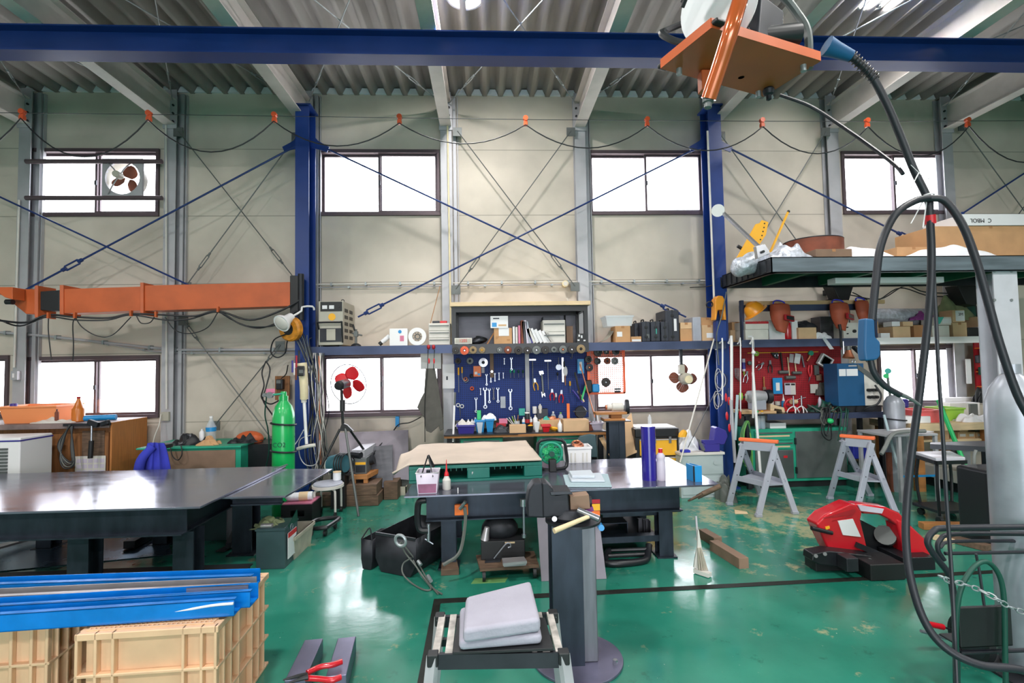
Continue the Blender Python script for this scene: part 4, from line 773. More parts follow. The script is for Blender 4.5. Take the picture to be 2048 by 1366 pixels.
#helmets on the rail
zr=P(1600,606,6.35).z;g=T('helmet_rail','long bare wooden batten on a dark beam holding the helmets','rail',(P(1630,605,6.4).x,6.4,zr));part(g,'batten',M().box(P(1484,606,6.4).x,P(1770,606,6.4).x,6.4,6.44,P(1600,609,6.4).z,P(1600,601.5,6.4).z),'ply')
part(g,'beam',M().box(P(1482,606,6.4).x,P(1745,606,6.4).x,6.4,6.46,P(1600,621,6.4).z,P(1600,609,6.4).z),'shelf_blue');parts(g,'upright',M().box(P(1481,606,6.4).x,P(1486,606,6.4).x,6.38,6.44,zS2,P(1485,601,6.4).z).box(P(1745,606,6.4).x,P(1750,606,6.4).x,6.38,6.44,zS2,P(1745,601,6.4).z),'shelf_blue')
g=T('hard_hat','yellow hard hat hanging from the helmet rail','helmet',P(1510,645,6.3));c=P(1511,624,6.3);rm=Euler((0,R(-36),0)).to_matrix()
m=M();prof=[(.002,.14),(.05,.135),(.09,.11),(.115,.07),(.125,.02),(.127,0)];m.lathe(prof,(0,0,0),n=28);m.v=[rm@V((v.x*1.0,v.y*.85,v.z))+c for v in m.v];part(g,'shell',m,'helmet',solid=.004)
m=M().lathe([(.12,0),(.155,-.012),(.155,-.004),(.12,.008)],(0,0,0),n=28);m.v=[rm@V((v.x*1.05,v.y*.85,v.z))+c for v in m.v];part(g,'brim',m,'helmet');m=M()
for s in(-.03,0,.03):m.tube([rm@V((-.1,s*.9,.08))+c,rm@V((0,s,.145))+c,rm@V((.1,s*.9,.08))+c],.005,6,6)
parts(g,'ridge',m,'helmet');part(g,'strap',M().tube([c+V((.03,.02,.08)),V((c.x+.04,6.38,zr+.01)),V((c.x+.04,6.45,zr+.01))],.004,6,4),'strap')
def wmask(label,x,y,Y,wpx,hpx,yaw,vis,flip):
 p=P(x,y,Y);g=T('welding_mask',label,'welding mask',p-V((0,0,hpx*.0064/2)),group=None);W,H=wpx*.0064/2,hpx*.0064/2
 def fn(u,v):
  a=(u-.5)*R(230);z=H*(1-2*v);wd=W*(.86+.14*math.cos((v-.25)*4)-.38*max(0,v-.55)**1.3*2.0)
  return V((math.sin(a)*wd,-math.cos(a)*wd*.85,z-(.03 if v>.9 else 0)*math.cos(a)))
 m=M().grid(fn,24,14);rm=Euler((R(-6),R(7),R(yaw))).to_matrix();m.v=[rm@v+p for v in m.v];part(g,'shell',m,'mask',solid=.005,ang=60)
 fr=M().ob((0,-W*.86-.012,-.02),(W*1.25,.03,.075));fr.v=[rm@v+p for v in fr.v];f=part(g,'lens_frame',fr,'redboard',bev=.006)
 le=M().ob((0,-W*.86-.03,-.022),(W*1.0,.004,.048));le.v=[rm@v+p for v in le.v];part(f,'lens',le,vis)
 hb=M().tube([p+V((-W*.6,0,H*.9)),p+V((-W*.5,.02,H*1.25)),p+V((0,.05,H*1.4)),p+V((W*.5,.02,H*1.25)),p+V((W*.6,0,H*.9))],.009,8,5);part(g,'headband',hb,'strap')
 part(g,'top_band',M().tube([p+V((-W*.5,.03,H*1.1)),p+V((0,.07,H*1.15)),p+V((W*.5,.03,H*1.1))],.008,6,5),'black')
wmask('brown welding mask with grey lens hanging by the yellow hard hat',1560,637,6.28,42,54,22,'dark_steel',0)
wmask('brown welding mask with raised red visor hanging above the brown angle lamp',1678,634,6.28,42,52,30,'chrome',0)
wmask('smaller brown welding mask hanging behind the blue torch grip',1723,627,6.34,34,48,40,'dark_steel',0)
zW=zS3
L3=[('brown carton partly behind the blue torch grip',1748,643,1757,675,'cardboard_pale'),('small white carton low beside the blue grip on the white shelf',1762,666,1780,675,'paper'),('wide brown carton on the white shelf below the silver roll',1786,653,1821,674,'cardboard_pale'),('brown carton behind the middle of the white shelf',1828,650,1864,674,'kraft'),('white faced carton at the middle of the white shelf',1865,651,1899,673,'offwhite'),('plain carton under the small marked box',1906,645,1934,672,'cardboard_pale'),('pale small carton with black spot at the white shelf end',1962,653,1984,671,'offwhite')]
for k,(lb,x0,y0,x1,y1,mt)in enumerate(L3):carton(lb,x0,y0,x1,y1,6.33+(.08 if 'behind' in lb else 0)+(.004*(k%3)),.25,mt,zW,tape='white' not in lb)
bx('small_carton','little white carton on the wide brown carton','box',1784,643,1800,652,6.36,.15,'paper',P(1800,653,6.33).z+.006);bx('small_carton','little pale brown carton on the wide brown carton','box',1806,643,1826,652,6.36,.15,'cardboard_pale',P(1815,653,6.33).z+.006)
carton('printed teal and white carton tilted on the middle cartons',1868,634,1905,650,6.36,.2,'offwhite',P(1880,651,6.33).z+.006,tape=False,lbl=(.45,.95,.2,.8))
solo('teal_sleeve','teal paper sleeve on the printed carton','sleeve',M().pris([(1872,634),(1888,634),(1880,648),(1876,648)],6.345,.012),'teal')
g=carton('small marked white box on the plain brown carton',1905,620,1929,640,6.34,.2,'cardboard_pale',P(1915,645,6.33).z+.004,tape=False,lbl=(.25,1,.1,.95));text(g,'3M',(P(1921,628,6.34).x,6.3365,P(1921,629,6.34).z),.055,'black')
carton('upper brown carton near the white shelf end',1957,633,1983,652,6.42,.2,'cardboard_pale',P(1970,653,6.33).z+.004)
bx('black_tray','black plastic tray lying between the cartons near the shelf end','tray',1936,655,1958,670,6.35,.2,'black',zW,bev=.01)
g=T('bubble_roll','long silver bubble wrap roll lying behind the cartons','roll',P(1790,645,6.7));
part(g,'wrap',M().cyl(P(1740,634,6.72),P(1850,634,6.72),.12,n=24),'foil')
heap('khaki_cloth','crumpled khaki cloth draped over the dark green sheet','cloth',1868,598,1960,634,6.55,.25,'khaki',P(1910,640,6.5).z,9,.5)
heap('dark_sheet','dark green sheet piled at the right end of the white shelf','sheet',1925,600,1988,650,6.68,.15,'green_dark',P(1950,655,6.6).z,10,.2)
heap('purple_cloth','folded purple cloth lying on the silver roll','cloth',1829,623,1886,640,6.5,.2,'purple_lid',P(1850,640,6.5).z,12,.3)
#TOOL BOARDS
def peg_mat(key,rgb,hole,sp=.025,r=.27):
 m=bpy.data.materials.new(key);MATS[key]=m;m.use_nodes=True;nt=m.node_tree;b=nt.nodes['Principled BSDF'];b.inputs['Roughness'].default_value=.65
 tc=nt.nodes.new('ShaderNodeTexCoord');s=nt.nodes.new('ShaderNodeVectorMath');s.operation='SCALE';s.inputs['Scale'].default_value=1/sp;nt.links.new(tc.outputs['Object'],s.inputs[0])
 f=nt.nodes.new('ShaderNodeVectorMath');f.operation='FRACTION';nt.links.new(s.outputs[0],f.inputs[0]);sb=nt.nodes.new('ShaderNodeVectorMath');sb.operation='SUBTRACT';sb.inputs[1].default_value=(.5,.5,.5);nt.links.new(f.outputs[0],sb.inputs[0])
 ml=nt.nodes.new('ShaderNodeVectorMath');ml.operation='MULTIPLY';ml.inputs[1].default_value=(1,0,1);nt.links.new(sb.outputs[0],ml.inputs[0]);ln=nt.nodes.new('ShaderNodeVectorMath');ln.operation='LENGTH';nt.links.new(ml.outputs[0],ln.inputs[0])
 lt=nt.nodes.new('ShaderNodeMath');lt.operation='LESS_THAN';lt.inputs[1].default_value=r;nt.links.new(ln.outputs['Value'],lt.inputs[0])
 n=nt.nodes.new('ShaderNodeTexNoise');n.inputs['Scale'].default_value=3;nt.links.new(tc.outputs['Object'],n.inputs['Vector']);c0=nt.nodes.new('ShaderNodeMixRGB');nt.links.new(n.outputs['Fac'],c0.inputs[0])
 c0.inputs[1].default_value=(*lin(tuple(v*.85 for v in rgb)),1);c0.inputs[2].default_value=(*lin(rgb),1)
 mx=nt.nodes.new('ShaderNodeMixRGB');nt.links.new(lt.outputs[0],mx.inputs[0]);nt.links.new(c0.outputs[0],mx.inputs[1]);mx.inputs[2].default_value=(*lin(hole),1);nt.links.new(mx.outputs[0],b.inputs['Base Color']);return m
YP=6.7
a,b,c,d=RC(908,704,1176,838,YP);zB=P(1040,836,YP).z
g=T('tool_board','dark blue perforated tool board behind the cluttered middle bench','tool board',((a+b)/2,YP,c));part(g,'panel',M().box(a,b,YP,YP+.02,c,d),peg_mat('peg_blue',(14,54,136),(6,18,60)))
x0,x1,_,_=RC(1051,704,1059,830,YP-.03);part(g,'divider_rail',M().box(x0,x1,YP-.03,YP,c,d),'steel_grey',label='pale grey vertical divider rail')
a,b,c,d=RC(1176,697,1249,787,6.62);g=T('wire_grid_board','orange punched grid board hung over the window','tool board',((a+b)/2,6.62,c));q=M();n=18;nz=21
for i in range(n+1):x=a+(b-a)*i/n;q.box(x-.0035,x+.0035,6.62,6.628,c,d)
for i in range(nz+1):z=c+(d-c)*i/nz;q.box(a,b,6.6205,6.6275,z-.0035,z+.0035)
part(g,'grid',q,'pegorange');part(g,'border',M().box(a-.01,a+.02,6.615,6.632,c,d).box(b-.02,b+.01,6.615,6.632,c,d).box(a,b,6.615,6.632,c-.01,c+.015).box(a,b,6.615,6.632,d-.01,d+.01),'pegorange')
a,b,c,d=RC(1460,691,1684,822,YP);g=T('tool_board','deep red perforated tool board above the green cabinets bench','tool board',((a+b)/2,YP,c));part(g,'panel',M().box(a,b,YP,YP+.02,c,d),peg_mat('peg_red',(176,24,40),(84,10,22)));part(g,'top_strip',M().box(a,b,YP-.015,YP,d-.07,d),'redboard');part(g,'yellow_edge',M().box(a+.25,a+1.25,YP-.02,YP-.015,d-.1,d-.09),'yellow')
YT_=YP-.025
def wrench(L):
 m=M();w=L*.075;m.box(-w/2,w/2,-.004,.004,-L*.86,-L*.12)
 def head(cz,r,op):
  pts=[]
  for k in range(13):an=R(90*op+40)+k*R(280)/12;pts.append((math.cos(an)*r,cz+math.sin(an)*r))
  for k in range(12,-1,-1):an=R(90*op+40)+k*R(280)/12;pts.append((math.cos(an)*r*.5,cz+math.sin(an)*r*.55))
  m.prism([(x,-.005,z)for x,z in pts],(0,.01,0))
 head(-L*.07,L*.1,1)
 m.lathe([(L*.045,-.006),(L*.095,-.006),(L*.095,.006),(L*.045,.006),(L*.045,-.006)],(0,0,-L*.92),(0,1,0),16);return m
def proto(name,fn):pass
def hangtool(name,label,cat,x,y,parts_,Y=YT_,rot=0,grp=None):
 """parts_: list of (part name, M at local origin, material); hung with its top at pixel x, y"""
 p=P(x,y,Y);g=T(name,label,cat,p,group=grp);rm=Matrix.Rotation(R(rot),3,'Y')
 for nm,m,mt in parts_:m.v=[rm@v+p for v in m.v];part(g,nm,m,mt)
 return g
wr=[(973,748,22,'tool','left of the tan file strip end, upper row',0),(981.5,745,20,'tool','second',0),(989.7,746,17,'tool','third',0),(998,745,15,'tool','fourth',0),(1006,745,12,'tool','fifth',0)]
wl=[(973,748,23,'longest combination wrench of the upper row'),(981.5,746,19,'second combination wrench of the upper row, beside the longest'),(989.7,746,17,'combination wrench in the middle of the upper row'),(998,745,15,'fourth combination wrench of the upper row'),(1006.5,745,12,'smallest combination wrench of the upper row'),(1008.5,716,13,'single small wrench hanging above the upper wrench row'),(961,776,14,'smallest wrench of the lower row'),(970,775,42,'longest wrench of the lower row'),(978.5,777,29,'bright wrench beside the longest of the lower row'),(995.6,775,30,'last bright wrench of the lower row'),(952,795,30,'open ended wrench above the white plastic bottles'),(1020.5,778,42,'large twin wrench hanging low near the grey divider'),(1022.6,715,26,'shiny wrench standing in the green holder')]
for x,y,h,lb in wl:
 L=h*.0066;p=P(x,y,YT_);solo('combination_wrench',lb,'wrench',M().add(*(lambda m:([v+p for v in m.v],m.f))(wrench(L))),'tool',group='combination wrenches on the blue board')
p=P(987,775,YT_);solo('combination_wrench','only dark wrench in the lower wrench row','wrench',M().add(*(lambda m:([v+p for v in m.v],m.f))(wrench(.16))),'mill',group='combination wrenches on the blue board')
for x,y,h,lb in((1183,0,0,0),)[:0]:pass
def hammer(L,hd=.09):
 return[('handle',M().tube([(0,0,0),(0,0,-L*.5),(0,0,-L)],[.008,.012],8,1),'wood'),('head',M().cyl((-hd/2,0,-L),(hd/2,0,-L),.018,n=12),'mech')]
def screwdriver(L,mt):
 return[('blade',M().cyl((0,0,-L),(0,0,-L*.42),.0035,n=6),'tool'),('grip',M().lathe([(.006,0),(.013,.01),(.012,.04),(.014,L*.3),(.008,L*.42)],(0,0,-L*.42),n=10),mt)]
def pliers(L,mt):
 return[('jaw',M().prism([(-.012,-.005,0),(.012,-.005,0),(.016,-.005,-L*.34),(-.016,-.005,-L*.34)],(0,.01,0)),'tool'),('grip',M().tube([(-.006,0,-L*.3),(-.028,0,-L*.6),(-.022,0,-L)],.007,8,5),mt),('grip',M().tube([(.006,0,-L*.3),(.028,0,-L*.6),(.022,0,-L)],.007,8,5),mt)]
def thandle(L):return[('shaft',M().cyl((0,0,-L),(0,0,0),.005,n=8),'chrome'),('crossbar',M().box(-.045,.045,-.006,.006,-.02,0),'chrome')]
hangtool('t_wrench','chrome T handle tool at the left of the right-side blue panel','T wrench',1065,718,thandle(.36));hangtool('t_wrench','longer chrome T handle tool with a broad head','T wrench',1095.5,720,thandle(.4))
hangtool('pliers','orange handled pliers beside the pale divider rail','pliers',1069,757,pliers(.16,'yellow'),rot=-8)
hangtool('pipe_wrench','big bright adjustable wrench hanging in the middle of the blue board','wrench',1083,743,[('handle',M().tube([(0,0,-.03),(.01,0,-.14),(.015,0,-.3)],[.012,.016],8,4),'chrome'),('jaw',M().prism([(-.035,-.008,.005),(.02,-.008,.01),(.03,-.008,-.03),(-.015,-.008,-.05),(-.03,-.008,-.03)],(0,.016,0)),'chrome'),('lower_jaw',M().prism([(-.01,-.008,-.27),(.04,-.008,-.29),(.045,-.008,-.34),(.02,-.008,-.31),(0,-.008,-.35)],(0,.016,0)),'chrome')])
for x,y,L,mt,lb in((1104,778,.15,'red','red handled pliers hanging low right of the adjustable wrench'),(1123,780,.17,'red','wide red handled pliers above the orange stick')):hangtool('pliers',lb,'pliers',x,y,pliers(L,mt),rot=0 if x<1110 else 4)
for x,y,L,mt,lb in((1112,786,.14,'paper','screwdriver with white handle'),(1021,739,.11,'green_paint','green handled screwdriver, left of the green group'),(1028,739,.11,'green_paint','green handled screwdriver, second of the green group'),(1037,740,.1,'green_dark','dark green handled screwdriver in the rail'),(1046,740,.1,'green_dark','dark green screwdriver next to the divider'),(1115,745,.1,'satin_black','short black screwdriver above the white one'),(1128,722,.2,'satin_black','long thin black screwdriver near the white oval'),(1140,762,.16,'yellow','amber handled screwdriver')):hangtool('screwdriver',lb+' on the blue board','screwdriver',x,y,screwdriver(L,mt))
hangtool('tape_rule','white spatula with rounded face on the blue board','spatula',1117,715,[('blade',M().lathe([(.001,0),(.04,.0),(.04,.004),(.001,.004)],(0,0,-.13),(0,1,0),20),'tool'),('stem',M().cyl((0,0,-.1),(0,0,0),.005,n=6),'tool')])
hangtool('oval_scraper','white oval scraper disc with wooden stem on the blue board','scraper',1130,735,[('blade',M().sph((0,0,-.05),(.034,.006,.07),16,10),'white'),('stem',M().cyl((0,0,-.24),(0,0,-.1),.006,n=6),'wood')])
hangtool('steel_ruler','bright upright steel bar hanging right of the white spatula','steel bar',1125,715,[('bar',M().box(-.013,.013,-.003,.003,-.33,0),'chrome')])
hangtool('wall_hook','chrome hook hanging under the discs at the board end','hook',1144,704,[('hook_body',M().tube([(0,0,0),(0,0,-.07),(-.01,0,-.09),(-.025,0,-.07)],.005,6,4),'chrome')])
hangtool('scissors','white handled scissors hanging at the lower left of the blue board','scissors',920,805,[('finger_ring',M().ring((-.025,0,-.035),(0,1,0),.022,.006,16),'white'),('finger_ring',M().ring((.025,0,-.05),(0,1,0),.022,.006,16),'white'),('blade',M().tube([(-.01,0,-.05),(0,0,-.12),(.0,0,-.21)],[.008,.002],6,1),'tool')])
for x,y,mt,lb in((931,758,'copper','small brass coloured ring hanging beside the yellow calliper'),(944,777,'orange_clip','orange ring fitting low on the blue board'),(943,752,'satin_black','small black ring on the blue board')):
 p=P(x,y,YT_);solo('ring_fitting',lb,'ring',M().ring(p,(0,1,0),.02,.008,16),mt)
hangtool('long_probe','yellow topped long steel probe at the left edge of the blue board','probe',917,735,[('probe_grip',M().cyl((0,0,-.1),(0,0,0),.011,n=8),'yellow'),('shaft',M().cyl((0,0,-.33),(0,0,-.1),.006,n=6),'tool')])
hangtool('calliper_hook','yellow topped tool with a curved steel hook on the blue board','hook tool',924,734,[('grip',M().cyl((0,0,-.08),(0,0,0),.01,n=8),'yellow'),('hook',M().tube([(0,0,-.08),(.004,0,-.15),(.04,0,-.2),(.075,0,-.19),(.085,0,-.16)],.006,6,5),'tool')])
for x0,y0,x1,y1,mt,lb in((947,732,962,753,'orange','orange and white packet on the blue board'),(963,734,969,746,'mill','small grey packet right of the orange packet'),(1001,793,1011,816,'clear','clear plastic pocket hanging low on the blue board')):
 paper(lb,x0,y0,x1,y1,YT_-.01,mt,'tool_packet','packet',.008,marks=[(.15,.2,.5,.45,'paper'),(.55,.1,.9,.3,'sky')]if mt=='orange' else None)
g=hangtool('spirit_level','worn brown spirit level bar hanging upright in the blue board','spirit level',983,692,[('bar',M().box(-.024,.024,-.012,.012,-.42,0),'brown_box'),('vial',M().cyl((0,-.014,-.07),(0,-.012,-.07),.014,n=14),'chrome'),('vial',M().cyl((0,-.014,-.34),(0,-.012,-.34),.016,n=14),'chrome')])
for x,y,r,mt,lb in((940,722,7,'mech','dark ring disc with bright rim hanging below the row of discs'),(966.5,725,9.5,'chrome','grey wire cup brush hanging on the blue board'),(916,722,6,'disc','dark disc low at the left top of the blue board'),(1052,722,0,'','')):
 if r:disc(lb,x,y,6.64,r*.0066,mt,'iron' if mt!='disc' else 'disc')
for x,y,r,mt,hb,lb in((1196,704,9,'black','mech','top left on the orange grid'),(1213,703.5,5.6,'black','white','small, top middle on the orange grid'),(1232,702.5,8,'black','black','top right on the orange grid'),(1177,719,7.5,'black','black','at the left edge of the orange grid'),(1195.5,722.5,7,'black','mech','second row left on the orange grid'),(1215,722,7,'rust','dark_steel','maroon, middle of the orange grid'),(1230,722,7.6,'mech','chrome','grey, second row right on the orange grid'),(1179,735,8,'dark_steel','copper','with a bright rim at the left of the orange grid'),(1212,764.5,9.6,'disc','chrome','large charcoal, low on the orange grid')):
 disc('grinding disc '+lb,x,y,6.585,r*.0065,mt,hb)
for k,y in enumerate((778,783)):p=P(1235,y,6.585);solo('disc_pack',('upper' if k==0 else 'lower')+' thin black disc stack at the grid corner','disc',M().box(p.x-.038,p.x+.038,6.57,6.612,p.z-.012,p.z+.012),'black',bev=.004)
bx('blue_tub','small round blue tub at the foot of the orange grid','tub',1185,768,1200,785,6.56,.06,'sky',bev=.02)
bx('dark_flask','dark flask hanging at the left foot of the orange grid','flask',1170,760,1185,786,6.56,.06,'black',bev=.02)
g=paper('blue chart sheet at the right end of the blue board',1155,718,1168,747,6.6,'sky',marks=[(.3,.2,.7,.8,'paper')])
g=paper('grey notice sheet hanging on the column beside the dark apron',885,728,909,777,6.68,'paper',marks=[(.3,.35,.45,.5,'dark_steel')])
def stick(name,label,cat,a,b,Ya,Yb,r,mt,tip=None):
 p,q=P(*a,Ya),P(*b,Yb);g=T(name,label,cat,q);part(g,'shaft',M().cyl(p,q,r,n=8),mt)
 if tip:d=(q-p).normalized();part(g,'tip',M().cyl(p-d*.002,p+d*.16,r*1.25,n=8),tip)
 return g
stick('white_pole','white pole leaning at the left end of the middle bench','pole',(910,785),(906,884),6.3,6.2,.012,'white','mech')
stick('long_rod','thin long steel rod leaning across the blue board corner','rod',(1160,728),(1190,835),6.5,6.3,.008,'copper')
g=hangtool('orange_stick','short orange marker post standing on the middle bench','marker',1136,807,[('post_body',M().box(-.018,.018,-.014,.014,-.33,0),'orange')],Y=6.45)
def rb(x,y):return(1440+x/6.4,580+y/6.4)
hangtool('sledge_hammer','hammer with dark shaft and wooden rubber head on the red board','hammer',*rb(775,800),[('handle',M().beam((0,0,0),(.02,0,-.25),.018,.016),'satin_black'),('head',M().cyl((-.04,0,-.27),(.09,0,-.27),.024,n=14),'mech')])
hangtool('mallet','wooden handled mallet hanging lowest of the three hammers','hammer',*rb(865,860),[('handle',M().cyl((.015,0,-.25),(0,0,0),.008,n=8),'wood_pale'),('head',M().cyl((-.045,0,-.28),(.09,0,-.28),.026,n=14),'mech')])
hangtool('mallet','short handled mallet under the clear packets on the red board','hammer',*rb(960,930),[('handle',M().cyl((.01,0,-.12),(0,0,0),.008,n=8),'wood_pale'),('head',M().cyl((-.045,0,-.14),(.08,0,-.14),.022,n=14),'mech')])
g=paper('tilted grey box lid with black slot hanging on the red board',*rb(1240,830),*rb(1400,980),6.6,'paper','slot_box','box',.05,marks=[(.12,.1,.88,.9,'mech'),(.2,.16,.8,.84,'paper'),(.43,.3,.57,.7,'black')]);g.rotation_euler=(0,R(32),0)
for x0,y0,x1,y1,mt,lb,rz in((885,820,935,930,'clear','left clear packet on the red board',8),(945,815,1015,940,'paper','white clear packet hanging right of the other clear packet',12),(680,1125,800,1330,'sky','blue blister packet low on the red board',0),(830,1190,905,1340,'lilac','black and lilac packet low on the red board',0),(905,1190,968,1340,'offwhite','small pale packet right of the lilac one',0),(1210,960,1270,1090,'mech','grey packet right of the red snips',0),(1235,1080,1300,1160,'brown_box','small brown tag packet on the red board',0),(1160,1205,1255,1320,'offwhite','pale paper packet beside the grey gloves',0)):
 g=paper(lb,*rb(x0,y0),*rb(x1,y1),6.66,mt,'blister_packet','packet',.012,marks=[(.1,.8,.9,.95,'black')]if 'lilac' in lb else([(.3,.2,.7,.7,'white')]if 'blue' in lb else None));g.rotation_euler=(0,R(rz),0)
heap('grey_gloves','dark grey crumpled glove pair hanging on the red board','gloves',*rb(1255,1190),*rb(1390,1350),6.62,.05,'grey_cloth',P(*rb(1300,1350),6.6).z,21,.4)
hangtool('snips','red handled tin snips on the red board','snips',*rb(1140,960),[('grip',M().tube([(0,0,0),(-.014,0,-.08),(.005,0,-.16)],.01,8,4),'red'),('grip',M().tube([(.03,0,0),(.03,0,-.08),(.012,0,-.16)],.01,8,4),'red'),('blade',M().prism([(.0,-.004,-.15),(.02,-.004,-.15),(-.02,-.004,-.24)],(0,.008,0)),'tool')])
hangtool('air_gun','steel spanner leaning out between packets on the red board','spanner',*rb(1045,840),[('shaft',M().beam((0,0,0),(.03,0,-.16),.018,.008),'tool')])
hangtool('green_valve','green knob valve with copper pipe on the red board','valve',*rb(1160,790),[('knob',M().lathe([(.005,-.02),(.035,-.015),(.035,.01),(.005,.015)],(0,0,-.02),(0,1,0),10),'green_paint'),('pipe',M().tube([(0,0,-.03),(-.03,0,-.09),(-.06,0,-.13)],.016,8,4),'copper')])
hangtool('sealant_tube','white and blue sealant tube hanging on the red board','tube',*rb(300,880),[('body',M().cyl((0,0,-.17),(0,0,0),.022,n=14),'lilac'),('label',M().cyl((0,0,-.14),(0,0,-.05),.0225,n=14),'navy'),('tip',M().cyl((.0,0,-.23),(0,0,-.17),.004,.01,8),'lime')],Y=6.67)
hangtool('black_clamp','black and silver angle gauge on the red board','clamp',*rb(715,800),[('body',M().prism([(-.07,-.01,0),(.03,-.01,0),(.03,-.01,-.09),(-.03,-.01,-.07)],(0,.02,0)),'dark_steel'),('dial',M().ring((0,-.012,-.04),(0,1,0),.022,.005,16),'chrome')])
for x,y,mt,r,lb in((470,815,'lime',.035,'round green and white gauge at the top of the red board'),(385,935,'mech',.03,'dark tape reel on the red board'),(500,925,'red',.016,'small red knob on the red board')):
 disc(lb,*rb(x,y),6.66,r,mt,'white',cat='gauge',name='round_gauge')
hangtool('cable_cutter','silver plier set hanging beside the sealant tube','pliers',*rb(350,1040),pliers(.16,'chrome'),rot=15);hangtool('caulk_pliers','black handled pliers hanging at the left side of the red board','pliers',*rb(640,900),pliers(.17,'black'));hangtool('side_cutter','chrome pliers above the bench grinder','pliers',*rb(560,930),pliers(.13,'chrome'),rot=50)
hangtool('hex_key_set','bundle of chrome hex keys on the left of the red board','hex keys',*rb(215,1000),[('key',M().tube([(i*.012-.03,0,0),(i*.012-.03,0,-.12-.012*i),(i*.012-.015,0,-.13-.012*i)],.003,6,1),'chrome')for i in range(6)])
hangtool('paint_brush','wooden handled brush hanging over the bench grinder','brush',*rb(560,1110),[('handle',M().cyl((0,0,-.14),(.0,0,0),.01,n=8),'wood'),('bristles',M().box(-.02,.02,-.01,.01,-.2,-.14),'brown_box')],Y=6.68)
hangtool('black_clamp_pair','black bar clamp standing up against the shelf by the masks','clamp',1681,661,[('bar',M().box(-.012,.012,-.008,.008,-.22,.0),'iron'),('grip',M().cyl((.0,0,-.0),(-.01,0,.08),.018,n=10),'black'),('screw',M().cyl((.02,-.01,-.3),(.02,-.01,-.14),.009,n=8),'chrome')],Y=6.2)
g=T('angle_lamp','copper coloured lamp head clamped to the black arm under the shelf','lamp',P(1698,712,6.2));c=P(1697,708,6.22);part(g,'shade',M().lathe([(.03,.06),(.035,.03),(.07,-.05),(.066,-.05),(.03,.03)],c,(.15,.1,1),20),'copper');part(g,'neck',M().cyl(c+V((0,0,.05)),c+V((.0,0,.1)),.03,n=14),'mech');part(g,'arm',M().beam(P(1707,694,6.22),P(1746,730,6.3),.05,.03),'satin_black');part(g,'pivot',M().ring(P(1707,723,6.2),(0,1,0),.02,.008,14),'chrome')
for k,(x,y0,y1,r,lb)in enumerate(((1445,683,800,.01,'left leg of the tall white hooked rods'),(1463,683,860,.018,'broad white bar of the hooked rods'),(1481,684,830,.008,'thin white rod with red grips'),(1506,684,836,.013,'white rod ending at the bench'))):
 g=T('hanging_rod',lb+' hanging from the shelf by the platform post','rod',P(x,y1,6.2));part(g,'rod_body',M().tube([P(x,y1,6.2),P(x,y0+3,6.2),P(x-3,y0,6.24),P(x-6,y0+4,6.26)],r,8,3),'white')
for k,(x,y)in enumerate(((1452,795),(1458,802),(1454,832),(1480,830),(1459,856),(1467,852),(1507,705))):
 g=T('red_grip',['left of the two highest red grips','right of the two highest red grips','red grip midway down the white bar','red grip on the thin white rod','lowest red grip by the blue toolbox','red grip beside the lowest one','white round bulb grip under the shelf edge'][k]+(' hanging by the post' if k<6 else ''),'grip',P(x,y,6.16)-V((0,0,.05)));p=P(x,y,6.16);part(g,'grip_body',M().sph(p,(.016,.016,.055)if k<6 else(.025,)*3,12,8),'red' if k<6 else 'white');part(g,'cord',M().cyl(p+V((0,0,.04)),p+V((0,0,.16)),.003,n=6),'wire')
stick('leaning_pole','long white pole leaning in front of the green cabinets','pole',(1506,745),(1521,950),6.15,5.95,.016,'white')
stick('leaning_pole','grey green square post leaning beside the navy blue post','pole',(1462,800),(1470,925),6.12,6.1,.02,'steel_grey')
stick('leaning_pole','pale blue plastic strip leaning by the red grips','pole',(1475,790),(1470,880),6.14,6.1,.018,'towel_blue')
stick('antenna_rod','thin pale rod leaning over the window to the clear drawer box','rod',(1428,678),(1360,925),6.25,5.9,.009,'offwhite')
stick('antenna_rod','thin dark wire rod leaning under the window by the toolbox','rod',(1430,785),(1376,895),6.3,6.0,.004,'wire')
for x,y,rr,lb in((1440,760,.09,'loops of thin white wire hanging on the platform-side post'),(1436,800,.07,'lower loops of thin wire hanging beside the navy post')):
 g=T('wire_coil',lb,'wire coil',P(x,y,6.25)-V((0,0,rr*1.6)));m=M()
 for k in range(4):c=P(x+k*2-3,y,6.22+.02*k);part(g,'wire_loop',M().tube([c+V((math.cos(t*math.pi/5)*rr*(.5+.12*k),0,math.sin(t*math.pi/5)*rr*(1.6-.2*k)))for t in range(10)],.0035,5,3,True),'wire' if k%2 else 'offwhite')
